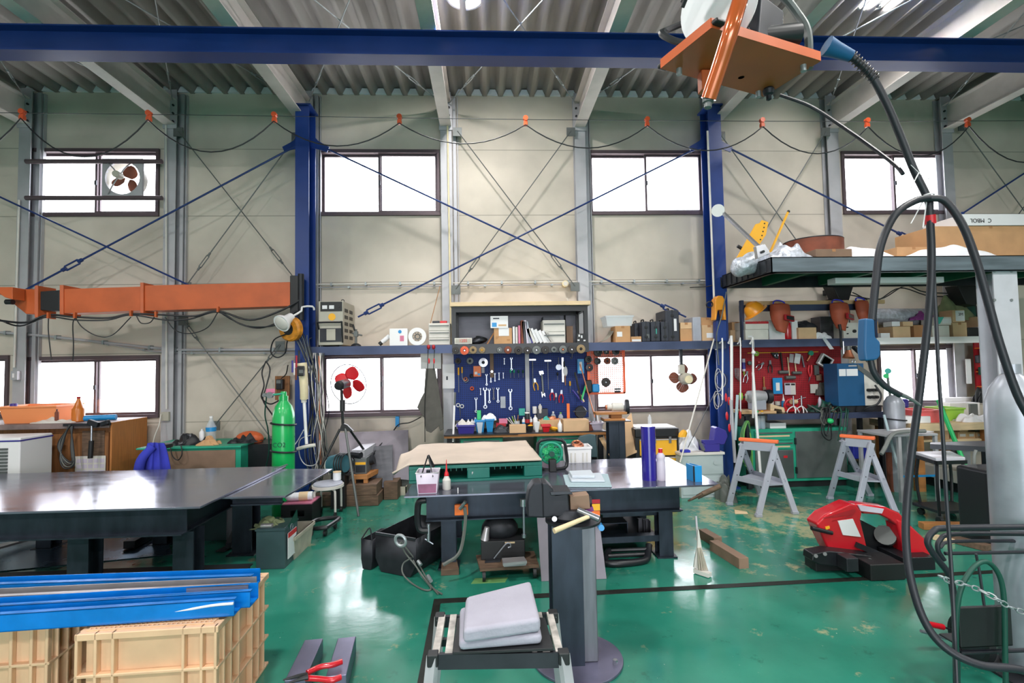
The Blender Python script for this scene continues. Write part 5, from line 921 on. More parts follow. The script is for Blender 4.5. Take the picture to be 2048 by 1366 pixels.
 #MIDDLE BENCH
zb=P(1050,866,6.15).z;xa,xb=P(888,870,6.15).x,P(1213,870,6.15).x
g=T('work_bench','long cluttered workbench with brown edge under the blue board','workbench',((xa+xb)/2,6.4,0));part(g,'top',M().box(xa,xb,6.15,6.72,zb-.045,zb-.012),'wood',bev=.003);part(g,'black_cover',M().box(xa,xa+.9,6.13,6.7,zb-.012,zb),'satin_black');part(g,'mat',M().box(xa+.901,xb,6.15,6.7,zb-.012,zb),'dark_steel')
parts(g,'leg',M().box(xa+.03,xa+.09,6.2,6.26,0,zb-.045).box(xb-.09,xb-.03,6.2,6.26,0,zb-.045).box(xb-.09,xb-.03,6.6,6.66,0,zb-.045).box(xa+.03,xa+.09,6.6,6.66,0,zb-.045),'satin_black')
def gcab(label,x0,x1,Y,dep,z0,z1,rows,mt='green_paint',front=None):
 g=T('drawer_cabinet',label,'cabinet',((x0+x1)/2,Y+dep/2,z0));part(g,'carcass',M().box(x0,x1,Y+.015,Y+dep,z0,z1),mt,bev=.004);z=z1-.01
 for h,w0,w1,lb in rows:
  d=part(g,'drawer',M().box(x0+(x1-x0)*w0+.01,x0+(x1-x0)*w1-.01,Y,Y+.015,z-h+.01,z),front or mt,bev=.003);xm=x0+(x1-x0)*(w0+w1)/2;ww=(x1-x0)*(w1-w0)
  part(d,'handle',M().box(xm-ww*.42,xm+ww*.42,Y-.015,Y,z-.03,z-.018),'door_metal')
  if lb:part(d,'label_card',M().box(xm-ww*.36,xm+ww*.36,Y-.002,Y,z-h*.75,z-h*.5),lb)
  z-=h
 return g
a=P(920,880,6.2).x;b_=P(1006,880,6.2).x;gcab('green drawer cabinet under the left of the middle bench',a,b_,6.2,.45,.08,zb-.06,[(.2,0,1,None),(.25,0,1,None),(.26,0,1,None)])
a=P(1074,880,6.2).x;b_=P(1166,880,6.2).x;gcab('green drawer cabinet under the right of the middle bench',a,b_,6.2,.45,.08,zb-.05,[(.1,0,1,None),(.12,0,1,None),(.2,0,1,None),(.25,0,1,None)])
def Bp(x,Y=6.4):return V((P(x,860,Y).x,Y,zb))
def bottle(label,x,Y,h,r,mt,cap,z=None,capr=.35,neck=.25,name='bottle',cat='bottle',lab=None,grp=None):
 p=Bp(x,Y);p.z=z if z is not None else p.z;g=T(name,label,cat,p,group=grp);sh=1-neck
 part(g,'bottle_body',M().lathe([(r*.85,0),(r,.008),(r,h*sh),(r*.8,h*(sh+.06)),(r*capr,h*.9),(r*capr,h*.93)],p,n=18),mt);part(g,'cap',M().cyl(p+V((0,0,h*.92)),p+V((0,0,h)),r*capr*1.15,n=12),cap)
 if lab:part(g,'label',M().lathe([(r*1.01,h*lab[0]),(r*1.01,h*lab[1])],p,n=18),lab[2])
 return g
bottle('left of the two slim white bottles behind the green can',937,6.45,.15,.022,'white','offwhite');bottle('right of the two slim white bottles behind the green can',944.5,6.45,.15,.022,'white','offwhite');bottle('slim white bottle touching the green white can',951,6.45,.17,.024,'white','offwhite')
g=bx('paint_can','green and white striped square can','can',954,821,962,838,6.42,.05,'mint',zb,bev=.002)
tub('blue plastic bin with odds and ends, left of its twin',950,840,970,858,6.3,.14,'sky',zb);tub('bright blue plastic bin beside the taller one',971,838,988,858,6.3,.14,'sky',zb);heap('rag_wad','wad of grey rags in the twin blue bins','rag',966,828,990,842,6.34,.08,'plastic_wrap',P(975,842,6.3).z,31,.3)
tub('dark navy tray with metal cups at the bench end',914,850,950,862,6.2,.18,'navy',zb);tub('clear jar with white stuff in front of the blue bin',953,846,966,861,6.2,.08,'clear',zb,rim=False)
heap('metal_scraps','little pile of white and brown fittings in the navy tray','fittings',912,842,948,852,6.3,.14,'offwhite',P(930,853,6.3).z,33,.5)
bx('pink_box','pink and white plastic box on red things','box',998,838,1015,847,6.38,.08,'pink',P(1005,848,6.38).z,bev=.004);bx('red_case','dark red flat case under the pink box','case',992,847,1012,853,6.36,.12,'redboard',zb,bev=.004);heap('angle_grinder','dark grey power tool lying behind the wooden block','power tool',990,852,1022,862,6.22,.1,'dark_steel',zb,35,.3)
carton('plain square wooden block at the front edge of the middle bench',1019,850,1052,866,6.16,.1,'cardboard_pale',zb,tape=False,name='wooden_block',cat='block')
g=T('brush_jar','glass jar holding brushes and pens on the middle bench','jar',Bp(1034,6.4));p=g.location;part(g,'jar_body',M().lathe([(.035,0),(.038,.01),(.038,.12),(.034,.12),(.034,.01)],p,n=18),'clear')
for k,(dx,mt)in enumerate(((-.13,'offwhite'),(-.1,'white'),(-.06,'lime'),(-.03,'offwhite'),(.02,'wood'))):solo('jar_brush',['longest white brush leaning out of the glass jar','second white brush leaning out of the glass jar','green pen leaning out of the glass jar','pale brush standing nearly upright in the jar','wooden stick upright in the glass jar'][k],'brush',M().cyl(p+V((0,.008*k-.015,.012)),p+V((dx,.01*k-.02,.2-abs(dx)*.3)),.005,n=6),mt)
heap('wire_tangle','tangle of black cables and parts behind the wooden block','cables',1010,842,1062,858,6.45,.12,'black',zb,37,.6)
bx('blue_box_card','small dark teal printed box on the bench back','box',1038,817,1050,830,6.55,.06,'teal',P(1044,832,6.5).z,bev=.002);bx('parts_cabinet','dark grey slotted parts cabinet at the bench back','cabinet',1074,818,1096,838,6.5,.12,'dark_steel',zb,bev=.002)
bottle('spray can with white cap and dark label behind the wooden block',1055,6.42,.23,.03,'dark_steel','white',capr=.95,neck=.05,name='spray_can',cat='can',lab=(.4,.6,'redboard'))
bottle('white spray bottle right of the dark labelled can',1071,6.4,.19,.03,'white','offwhite');bottle('white squat bottle on top of the parts cabinet',1070,6.5,.09,.028,'white','white',z=zb+.2,capr=.9,neck=.05);bottle('white conical bottle standing on the parts cabinet',1081,6.52,.12,.026,'offwhite','white',z=zb+.2)
bottle('clear water bottle behind the long wooden box',1107,6.5,.22,.032,'clear','white');bottle('clear plastic bottle with green cap behind the small white bottle',1122,6.48,.21,.032,'clear','hose_green')
for x,lb in((1048,'left slim white spray can with blue label'),(1062,'pale slim spray can right of the jar')):bottle(lb,x,6.46,.16,.024,'paper','white',lab=(.3,.6,'orange' if x>1050 else 'sky'))
tub('black and yellow plastic toolbox with rounded lid on the bench front',1054,852,1067,864,6.18,.08,'black',zb,rim=False);solo('yellow_dome','yellow lid piece on the little black box','lid',M().sph(Bp(1061,6.22)+V((0,0,.075)),(.035,.03,.018),14,8),'yellow')
tub('tall white plastic cup on the bench front',1068,844,1080,864,6.18,.07,'white',zb,rim=False);tub('small bright red plastic bin on the bench front',1084,850,1101,863,6.18,.1,'red',zb)
solo('gold_ring','coil of gold coloured wire beside the red bin','wire',M().ring(Bp(1108,6.25)+V((0,0,.03)),(.2,.3,1),.05,.016,20),'yellow')
bottle('white plastic glue bottle with cone tip on the bench front',1120,6.19,.15,.028,'white','white',capr=.2,neck=.4);heap('teal_rag','teal rag bundle behind the red bin','rag',1085,834,1100,842,6.4,.08,'teal',zb+.05,39,.2)
carton('long open wooden box filled with tools on the bench',1127,840,1178,862,6.18,.2,'cardboard_pale',zb,tape=False,name='wooden_box',cat='box');carton('low wooden tray full of small parts behind the red bin',1078,840,1128,850,6.4,.15,'ply',zb,tape=False,name='wooden_tray',cat='tray')
heap('small_parts','heap of brass and steel small parts in the wooden tray','parts',1082,834,1126,842,6.42,.1,'copper',P(1100,842,6.4).z,41,.6);heap('brown_balls','cluster of dark brown small fittings at the end of the bench','fittings',1171,846,1184,862,6.2,.08,'rust',zb,43,.6)
g=T('bench_grinder','black round bench grinder disc mounted on the right of the bench','grinder',Bp(1161,6.4));p=P(1161,824,6.4);part(g,'wheel_guard',M().lathe([(.02,-.03),(.07,-.03),(.08,0),(.07,.03),(.02,.03)],p,(0,1,0),24),'iron');part(g,'pedestal',M().box(p.x-.03,p.x+.03,6.38,6.44,zb,p.z-.03),'dark_steel');part(g,'rest_bar',M().box(p.x-.1,p.x+.1,6.36,6.38,p.z+.005,p.z+.02),'dark_steel')
tub('pale blue clear container at the bench end',1181,845,1207,860,6.22,.16,'lilac',zb);
for k,(x,mt,lb)in enumerate(((1185,'mech','grey handled trowel'),(1191,'tool','silver rasp'),(1198,'paper','white marker'),(1204,'tool','thin steel scribe'))):solo('bin_tool',lb+' standing in the pale clear container','tool',M().cyl(Bp(x,6.28)+V((0,0,.02)),Bp(x-3,6.32)+V((0,0,.2)),.009,n=8),mt)
for k,(a_,b2,mt,lb)in enumerate((((1145,780),(1166,806),'navy','purple handled long brush leaning at the board corner'),((1156,782),(1168,804),'wood_pale','wooden handled brush leaning at the board corner'),((1150,745),(1162,800),'black','black handled tool leaning at the board corner'),((1172,770),(1163,800),'mint','bright green handled tool leaning at the board corner'))):
 solo('leaning_tool',lb,'tool',M().cyl(P(*a_,6.5),P(*b2,6.45),.013,n=8),mt)
g=T('anvil_stand','dark steel column stand topped with wooden blocks beside the bench','stand',(P(1232,900,5.95).x,5.95,0));a,b,_,_=RC(1216,840,1248,900,5.95);zt=P(1232,842,5.95).z;part(g,'column',M().box(a,a+.12,5.9,5.912,0,zt).box(a,a+.12,6.04,6.052,0,zt).box(a+.05,a+.06,5.912,6.04,0,zt).box(a+.12,b,5.9,6.05,0,zt),'blued',bev=.003);part(g,'top_plate',M().box(a-.05,b+.06,5.85,6.1,zt,zt+.012),'dark_steel')
zt+=.012
solo('wooden_plank','lower thin wooden board on the dark column stand','board',M().box(a-.06,b+.0,5.86,6.06,zt,zt+.025),'wood',bev=.003);carton('squared wooden block between the boards on the column stand',1222,828,1244,836,5.93,.12,'wood',zt+.026,tape=False,name='wooden_block',cat='block')
zq=P(1230,829,5.93).z+.003;solo('wooden_plank','upper wooden board carrying the grey grinder','board',M().box(P(1190,825,5.93).x,P(1252,825,5.93).x,5.88,6.04,zq,zq+.03),'wood',bev=.003)
g=T('bench_motor','pale grey motor with a black flexible wheel on the upper board','motor',(P(1235,820,5.95).x,5.95,zq+.03));zm=zq+.03+.055;part(g,'motor_body',M().lathe([(.02,-.13),(.035,-.12),(.035,-.07),(.05,-.06),(.05,.07),(.03,.08)],(P(1234,815,5.95).x,5.95,zm),(1,0,0),20),'offwhite');part(g,'wheel',M().lathe([(.02,0),(.085,0),(.09,.02),(.085,.045),(.02,.045)],(P(1250,815,5.95).x,5.95,zm),(1,-.15,0),24),'iron');part(g,'nut',M().cyl((P(1214,815,5.95).x-.02,5.95,zm),(P(1214,815,5.95).x,5.95,zm),.03,n=6),'copper')
for k,(pts,mt,lb)in enumerate((([(1192,866),(1200,864),(1228,914),(1221,916)],'ply','thin pale board leaning against the bench end'),([(1203,862),(1211,860),(1237,912),(1229,915)],'wood','brown board leaning against the bench end'),([(1250,842),(1263,826),(1274,905),(1252,914)],'cardboard_pale','wide pale board leaning behind the steel column stand'))):
 m=M().prism([P(x,y,6.0+.1*(k==2)+(.25 if y<880 else 0))for x,y in pts],(0,.02,0));solo('leaning_board',lb,'board',m,mt)
g=T('shop_chair','dark grey rounded chair back behind the white plastic case','chair',(P(1180,880,5.7).x,5.7,0));part(g,'backrest',M().pris([(1152,885),(1160,872),(1180,868),(1192,870),(1196,915),(1150,915)],5.7,.03),'mill_bin',bev=.01);part(g,'post',M().cyl((P(1175,900,5.72).x,5.74,.03),(P(1175,900,5.72).x,5.74,.7),.025),'black');part(g,'seat',M().box(P(1152,900,5.75).x,P(1194,900,5.75).x,5.75,6.1,.4,.46),'mill_bin',bev=.02);part(g,'foot',M().cyl((P(1175,900,5.72).x,5.9,0),(P(1175,900,5.72).x,5.9,.03),.24,n=24),'black')
#RIGHT BENCH
zR=P(1600,826,6.3).z;xa,xb=P(1484,830,6.3).x,P(1768,830,6.3).x
g=T('work_bench','dark steel framed bench above the green metal cabinets','workbench',((xa+xb)/2,6.5,0));part(g,'top',M().box(xa,xb,6.25,6.72,zR-.02,zR),'dark_steel');part(g,'front_beam',M().box(xa+.3,xb,6.235,6.25,zR-.075,zR),'shelf_blue');q=M()
for x in(xa+.03,xb-.08):q.box(x,x+.05,6.26,6.31,0,zR-.02).box(x,x+.05,6.64,6.69,0,zR-.02)
parts(g,'leg',q,'dark_steel')
zc1=P(1600,857,6.28).z;xs_=[P(x,900,6.28).x for x in(1502,1590,1697)]
g=T('metal_cabinet','green metal cabinet with two drawers and steel doors under the bench','cabinet',((xs_[0]+xs_[2])/2,6.5,0));part(g,'plinth',M().box(xs_[0],xs_[2],6.33,6.68,0,.08),'black');part(g,'carcass',M().box(xs_[0],xs_[2],6.3,6.68,.08,zc1),'green_paint',bev=.004)
z=zc1-.02
for h,lb in((.12,'yellow'),(.1,'yellow')):
 d_=part(g,'drawer',M().box(xs_[0]+.06,xs_[1]-.02,6.285,6.3,z-h,z),'green_paint',bev=.003);part(d_,'handle',M().box(xs_[0]+.07,xs_[1]-.03,6.27,6.285,z-.035,z-.02),'door_metal');part(d_,'label_strip',M().box(xs_[0]+.08,xs_[1]-.06,6.283,6.285,z-.08,z-.06),'wood_pale');z-=h+.015
d_=part(g,'door',M().box(xs_[0]+.06,xs_[1]-.02,6.285,6.3,.12,z),'door_metal',bev=.003,label='bare steel left door');part(d_,'red_sticker',M().box(xs_[1]-.15,xs_[1]-.1,6.283,6.285,z-.1,z-.07),'red')
d_=part(g,'door',M().box(xs_[1]+.02,xs_[2]-.02,6.285,6.3,.12,zc1-.04),'door_metal',bev=.003,label='bare steel right door');parts(d_,'hinge',M().box(xs_[1]+.005,xs_[1]+.02,6.27,6.3,.18,.26).box(xs_[1]+.005,xs_[1]+.02,6.27,6.3,zc1-.2,zc1-.12),'dark_steel')
for x,cap,lb in((1523,'mint','left clear water bottle with green cap on the green cabinet'),(1532.5,'yellow','right clear water bottle with yellow cap on the green cabinet')):
 h=.235;p=V((P(x,850,6.24).x,6.27 if 0 else 6.33,zc1));g=T('water_bottle',lb,'bottle',p);part(g,'bottle_body',M().lathe([(.03,0),(.036,.01),(.034,.07),(.036,.09),(.036,.16),(.014,.21),(.014,.22)],p,n=18),'clear');part(g,'cap',M().cyl(p+V((0,0,.215)),p+V((0,0,h)),.016),cap);part(g,'water',M().lathe([(.028,.004),(.033,.012),(.031,.07),(.033,.1)],p,n=18),'water')
bx('white_pad','flat white pad lying between cabinet and bench top','pad',1540,846,1572,851,6.34,.25,'paper',zc1,bev=.002)
def Rp(x,Y=6.45):return V((P(x,830,Y).x,Y,zR))
g=T('bench_grinder','pale green grey double wheel bench grinder on wooden blocks','grinder',Rp(1510,6.45));zg=P(1510,794,6.4).z;xg=P(1509,794,6.45).x;part(g,'motor',M().lathe([(.04,-.13),(.08,-.1),(.085,-.02),(.085,.04),(.07,.12),(.03,.13)],(xg+.02,6.45,zg),(1,0,0),24),'steel_grey');part(g,'base',M().box(xg-.06,xg+.12,6.38,6.52,zg-.17,zg-.04),'grey_plastic',bev=.01)
part(g,'wheel',M().lathe([(.01,-.02),(.045,-.02),(.055,0),(.045,.02),(.01,.02)],(xg-.2,6.42,zg+.01),(1,-.4,0),20),'lime',label='small green wire wheel');part(g,'wheel',M().lathe([(.01,-.01),(.045,-.01),(.045,.01),(.01,.01)],(xg-.14,6.4,zg),(1,-.4,0),20),'offwhite');part(g,'wheel_guard',M().lathe([(.02,-.03),(.09,-.03),(.095,.03),(.02,.03)],(xg+.18,6.45,zg),(1,0,0),24),'dark_steel');part(g,'shaft',M().cyl((xg-.22,6.44,zg),(xg+.2,6.45,zg),.014),'mech')
zq=zg-.17
for x0,x1,lb,mt in((1484,1517,'left squared wooden block under the bench grinder','wood_pale'),(1518,1541,'right darker wooden block under the bench grinder','wood')):
 a,b,c,d=RC(x0,806,x1,824,6.36);solo('wooden_block',lb,'block',M().box(a,b,6.36,6.6,zR+.03,zq-.001),mt,bev=.003)
a,b,c,d=RC(1483,820,1552,828,6.34);solo('wooden_slab','flat wooden base board below the grinder blocks','board',M().box(a,b,6.33,6.62,zR+.001,zR+.029),'ply')
g=T('tin_pair','short row of white and dark labelled tins behind the grinder','tins',Rp(1549,6.6));
for x,h in((1543,.13),(1556,.13)):p=Rp(x,6.6);part(g,'tin',M().cyl(p,p+V((0,0,h)),.035,n=16),'offwhite');part(g,'tin_label',M().cyl(p+V((0,0,.03)),p+V((0,0,.08)),.0355,n=16),'dark_steel')
p=Rp(1568,6.55);g=T('glue_bottle','blue bottle with white pointed cap on the right bench','bottle',p);part(g,'bottle_body',M().lathe([(.025,0),(.028,.01),(.028,.12),(.02,.14)],p,n=16),'sky');part(g,'cap',M().lathe([(.018,.14),(.014,.16),(.006,.19),(.003,.23)],p,n=12),'white')
solo('wooden_wedge','slanting pale wooden piece right of the grinder blocks','wood piece',M().prism([P(1541,808,6.4),P(1568,815,6.4),P(1571,826,6.4),P(1566,826,6.4),P(1563,819,6.4),P(1549,817,6.4),P(1547,828,6.4),P(1541,828,6.4)],(0,.15,0)),'wood_pale')
g=T('pipe_cutter','dark red pipe vise lying on the right bench','vise',Rp(1583,6.4));c=Rp(1583,6.42)+V((0,0,.09));part(g,'frame',M().ring(c,(.1,1,.1),.08,.018,24),'red_gloss');part(g,'jaw',M().ob(c,(.16,.05,.03),(0,15,0)).ob(c+V((0,0,-.06)),(.2,.09,.03)),'red_gloss');part(g,'screw',M().cyl(c+V((-.1,0,.03)),c+V((.2,0,.1)),.006),'chrome');part(g,'roller',M().cyl(c+V((-.03,-.05,.05)),c+V((.05,-.04,.05)),.03),'wood_pale')
for x,lb in((1588,'left small white tripod stand with upright pin'),(1604,'right small white tripod stand with upright pin')):
 p=Rp(x,6.32);g=T('jack_stand',lb+' on the right bench','stand',p);q=M()
 for an in(20,140,260):q.tube([p+V((0,0,.09)),p+V((math.cos(R(an))*.06,math.sin(R(an))*.05,.05)),p+V((math.cos(R(an))*.09,math.sin(R(an))*.06,.004))],.007,8,3)
 parts(g,'leg',q,'white');part(g,'pin',M().cyl(p+V((0,0,.08)),p+V((0,0,.22)),.01,n=10),'chrome')
g=T('cable_tangle','tangle of dark green and black cables hanging over the right bench edge','cables',Rp(1660,6.3));rt=random.Random(5)
for k in range(14):
 x=1620+rt.random()*90;x2=1625+rt.random()*90;dip=rt.choice([822,826,832,850,870,878]);part(g,'cable_loop',M().tube([P(x,820,6.5)]+[P(x+rt.uniform(-12,12),806+rt.random()*12,6.35)]+[P((x+x2)/2+rt.uniform(-10,10),dip if dip<830 else 822,6.24)]+([P((x+x2)/2,dip,6.2),P(x2,dip-12,6.2),P(x2+4,822,6.24)]if dip>840 else[])+[P(x2,818,6.5)],.008,6,5),['green_dark','rubber','rubber','hose_grey'][k%4])
heap('cable_heap','dark green heap of hoses on the right bench','hoses',1628,803,1700,826,6.35,.25,'green_dark',zR,51,.6)
bottle('small pale bottle standing in the cable heap',1642,6.5,.2,.02,'lilac','black',z=zR);solo('bench_bolt','upright silver bolt on the right bench','bolt',M().cyl(Rp(1670,6.4),Rp(1670,6.4)+V((0,0,.16)),.008),'tool')
g=T('green_cup','green hose reel cup hanging under the right bench edge','cup',P(1660,846,6.2));part(g,'cup_body',M().sph(P(1660,842,6.2),(.045,.04,.035),14,8),'mint')
zw0=P(1700,822,6.2).z;a,b,c,d=RC(1676,727,1729,812,6.25)
heap('rag_pile','pale wooden offcuts lying under the blue welding machine','offcuts',1668,808,1730,822,6.3,.2,'cardboard_pale',zR,52,.4)
g=T('blue_welder','dark blue welding machine with slanted grey control panel on the right bench','welding machine',((a+b)/2,6.5,zR));part(g,'cabinet',M().box(a,b,6.25,6.52,c,d),'machine_blue',bev=.004)
parts(g,'label_plate',M().box(a+.02,a+.11,6.247,6.25,d-.16,d-.07).box(a+.12,a+.27,6.247,6.25,d-.16,d-.07),'paper');bl=P(1700,725,6.25)
x2,x3,_,_=RC(1729,740,1775,800,6.25)
part(g,'front_casing',M().prism([(b,6.25,c),(x3-.06,6.25,c),(x3-.04,6.25,c+.28),(x3-.08,6.25,c+.32),(b-.1,6.25,d),(b-.1,6.25,d-.0),(b,6.25,d-.12)],(0,.27,0)),'offwhite',bev=.004);q=M()
for k in range(2):
 for j in range(3):p=V((b+.04+j*.05,6.25,c+.2-k*.09));q.cyl(p+V((0,-.04,0)),p,.02,n=12)
parts(g,'socket',q,'black');part(g,'slanted_panel',M().prism([(b-.09,6.243,d-.005),(x3-.09,6.243,c+.325),(x3-.13,6.243,c+.27),(b-.08,6.243,d-.08)],(0,.007,0)),'mech');part(g,'lid_handle',M().box(a+.15,a+.26,6.247,6.25,d-.04,d-.02),'steel_grey');part(g,'support_foot',M().box(a,x3-.08,6.27,6.6,zR,c),'dark_steel')
cable('welder_lead','thick black lead curving off the front of the blue welder',[(1750,770,6.15),(1762,790,6.1),(1755,808,6.1),(1735,815,6.15),(1725,822,6.2)],.012)
#LEFT SIDE
zL=P(150,845,6.2).z;xe=P(228,845,6.15).x
g=T('wood_cabinet','tall worn wooden counter cabinet at the left below the window','cabinet',(xe-1.5,6.45,0))
part(g,'carcass',M().box(-7.6,xe-.02,6.2,6.73,0,zL-.06),'wood_front',bev=.003);part(g,'side_panel',M().box(xe-.02,xe,6.12,6.73,0,zL),'wood_end',bev=.003,label='bright orange brown side panel');part(g,'worktop',M().box(-7.6,xe-.021,6.1,6.73,zL-.06,zL),mat('worn_top',rgb=(128,112,110),rough=.6,var=.4,vs=5),bev=.003)
for k in range(3):part(g,'door',M().box(xe-.05-(k+1)*.9,xe-.08-k*.9,6.18,6.2,.06,zL-.12),'wood_front',bev=.003)
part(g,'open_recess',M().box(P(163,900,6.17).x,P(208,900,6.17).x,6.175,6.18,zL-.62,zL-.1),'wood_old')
def Lp(x,Y=6.3):return V((P(x,845,Y).x,Y,zL))
g=tub('orange amber translucent plastic bin on the wooden counter',-4,812,112,846,6.2,.4,'bin_amber',zL,taper=.04)
bottle('orange trigger bottle with red top on the wooden counter',156,6.3,.3,.065,'amber_bottle','redboard',z=zL,capr=.25,neck=.5)
solo('blue_sleeve','bright blue plastic sleeve lying on the wooden counter','sleeve',M().cyl(Lp(152,6.3)+V((0,0,.035)),Lp(220,6.3)+V((0,.1,.035)),.034,n=12),'sky')
heap('counter_litter','pile of small white and grey parts on the wooden counter','parts',58,838,140,847,6.15,.15,'offwhite',zL,61,.5)
bottle('small dark figure-like clamp standing on the counter',113,6.2,.16,.02,'rust','iron',z=zL,name='small_clamp',cat='clamp');bottle('blue capped small canister inside the amber bin',26,6.3,.22,.035,'navy','navy',z=zL+.01,capr=.9,neck=.05,name='canister',cat='canister')
g=T('bench_clamp','black clamp with thin bars hanging over the counter edge','clamp',Lp(190,6.08)-V((0,0,.3)));p=Lp(190,6.08);part(g,'clamp_bar',M().box(p.x-.35,p.x+.17,6.07,6.095,p.z-.03,p.z+.0),'iron');part(g,'jaw',M().ob(p+V((0,-.02,.0)),(.12,.05,.06),(0,20,0)).ob(p+V((.13,-.02,.0)),(.09,.05,.05),(0,-20,0)),'iron',bev=.008)
part(g,'screw',M().cyl(p+V((-.02,-.02,-.2)),p+V((-.02,-.02,0)),.012),'chrome');part(g,'screw_grip',M().cyl(p+V((-.03,-.02,-.4)),p+V((-.02,-.02,-.2)),.025),'black')
g=T('hung_cable','dark coiled cable hanging over the wooden counter front','cable',Lp(140,6.05)-V((0,0,.75)));
for k in range(5):part(g,'cable_loop',M().tube([P(138+k,850,6.06),P(128-3*k,880+k*2,6.06),P(120+k*2,915,6.05),P(128+k*4,936-k*3,6.04),P(148-k,930-k*4,6.05),P(146-k,890,6.06),P(141+k,852,6.07)],.008,6,6),'hose_grey' if k%2 else 'rubber')
g=paper('printed year calendar sheet taped on the wooden counter front',150,912,211,952,6.165,'offwhite',marks=[(.05+.19*i,.1+.28*j,.2+.19*i,.3+.28*j,'lilac')for i in range(5)for j in range(3)])
g=T('air_cooler','white spot cooler with slatted grille at the far left','cooler',(P(10,920,5.6).x,5.8,0));b_,c_=P(40,900,5.6).x,P(20,876,5.6).z;part(g,'casing',M().box(b_-.7,b_,5.6,6.0,.03,c_),'white',bev=.012);part(g,'top_trim',M().box(b_-.7,b_+.003,5.595,6.003,c_-.04,c_-.025),'navy');q=M()
for k in range(16):q.box(b_-.6,b_-.12,5.585,5.6,.3+k*.035,.322+k*.035)
part(g,'grille',q,'mech');parts(g,'foot',M().box(b_-.65,b_-.6,5.65,5.95,0,.03).box(b_-.08,b_-.03,5.65,5.95,0,.03),'black')
g=T('exhaust_fan','square exhaust fan mounted on two bars across the upper window','fan',P(251,398,6.75));c=P(250,358,6.75);h=.255
m=M();N=24
for d in(0,.03):
 for k in range(N):a=k*2*math.pi/N;q=max(abs(math.cos(a)),abs(math.sin(a)));m.v+=[V((c.x+math.cos(a)*.22,6.7+d,c.z+math.sin(a)*.22)),V((c.x+math.cos(a)*h/q,6.7+d,c.z+math.sin(a)*h/q))]
for k in range(N):
 a,b=2*k,2*((k+1)%N);D=2*N;m.f+=[(a,a+1,b+1,b),(a+D,b+D,b+1+D,a+1+D),(a+1,a+1+D,b+1+D,b+1),(a,b,b+D,a+D)]
part(g,'frame_plate',m,'steel_grey')
part(g,'shroud',M().lathe([(.22,-.04),(.226,-.04),(.226,.1),(.22,.1),(.22,-.04)],c,(0,1,0),32),'machine')
def blade(c,an,r0,r1,w,tw,ax=Matrix.Identity(3)):
 m=M();
 def fn(u,v):
  r=r0+(r1-r0)*v;ww=w*max(.1,math.sin(math.pi*(.12+.85*v))**.7);a=(u-.5)*ww;t=R(tw*(1-.4*v));p=V((math.cos(t)*a,math.sin(t)*a,r));return c+ax@(Matrix.Rotation(R(an),3,'Y')@p)
 return m.grid(fn,6,8)
for k in range(3):part(g,'blade',blade(c+V((0,.04,0)),20+120*k,.03,.2,.17,30),'rust',solid=.003)
m0=P(236,350,6.5);part(g,'motor',M().lathe([(.01,0),(.04,.0),(.045,.03),(.045,.12),(.035,.13),(.02,.18)],P(231,347,6.5),(c-P(231,347,6.5)),18),'machine');q=M()
for x,y in((213,325),(262,326),(214,393)):q.tube([P(x,y,6.73),P((x+238)/2,(y+350)/2-2,6.6),P(238,352,6.56)],.008,6,3)
parts(g,'motor_arm',q,'steel_grey');
for y in(323,396):a,b=P(52,y,6.7),P(324,y,6.7);part(g,'mounting_bar',M().cyl(a,b,.03,n=12),'frame_brown')
#green low cabinet with cardboard front, bottle, cables
xa,xb=P(283,900,6.1).x,P(480,900,6.1).x;zK=P(400,893,6.1).z
g=T('low_cabinet','low green edged cabinet with a cardboard front left of the gas bottle','cabinet',((xa+xb)/2,6.35,0));part(g,'carcass',M().box(xa,xb,6.12,6.75,0,zK-.02),'green_paint');part(g,'card_front',M().box(xa+.04,xb-.06,6.11,6.12,.1,zK-.05),'brown_box');part(g,'worktop',M().box(xa-.05,xb+.02,6.08,6.75,zK-.02,zK),'green_paint',bev=.003)
xb2=P(530,900,6.1).x;part(g,'open_end',M().box(xb,xb2,6.3,6.75,0,zK-.02),'satin_black')
def Kp(x,Y=6.4):return V((P(x,885,Y).x,Y,zK))
g=T('water_bottle','large clear water bottle with blue label on the low green cabinet','bottle',Kp(422,6.4));p=g.location;part(g,'bottle_body',M().lathe([(.05,0),(.058,.01),(.055,.1),(.058,.13),(.056,.2),(.02,.28),(.018,.3)],p,n=20),'clear');part(g,'label',M().lathe([(.059,.14),(.059,.19)],p,n=20),'sky');part(g,'cap',M().cyl(p+V((0,0,.3)),p+V((0,0,.325)),.02),'white')
bottle('small white pump bottle beside the large water bottle',404,6.4,.17,.03,'white','white',z=zK)
heap('cable_heap','heap of black cables spread over the low green cabinet','cables',330,872,400,893,6.2,.3,'rubber',zK,71,.7);heap('cable_heap','second heap of black cables beside the helmet crown','cables',455,872,505,893,6.25,.3,'rubber',zK,72,.6);heap('paper_wad','crumpled brown paper between the two cable heaps','paper',393,876,430,893,6.15,.15,'cardboard',zK,73,.4)
solo('red_shell','orange red rounded helmet shell lying on the low cabinet','helmet',M().sph(Kp(499,6.5)+V((0,0,.02)),(.17,.12,.1),20,12),'orange_crane')
cable('cabinet_lead','black lead loop hanging over the cardboard front',[(340,890,6.06),(345,912,6.04),(356,920,6.04),(364,908,6.04),(362,890,6.06)],.006)
g=T('blue_jacket','bright blue work jacket draped over a round black stool top','jacket',(P(312,920,5.6).x,5.65,.6));cc=V((P(312,905,5.6).x,5.6,0));zt=P(312,887,5.6).z
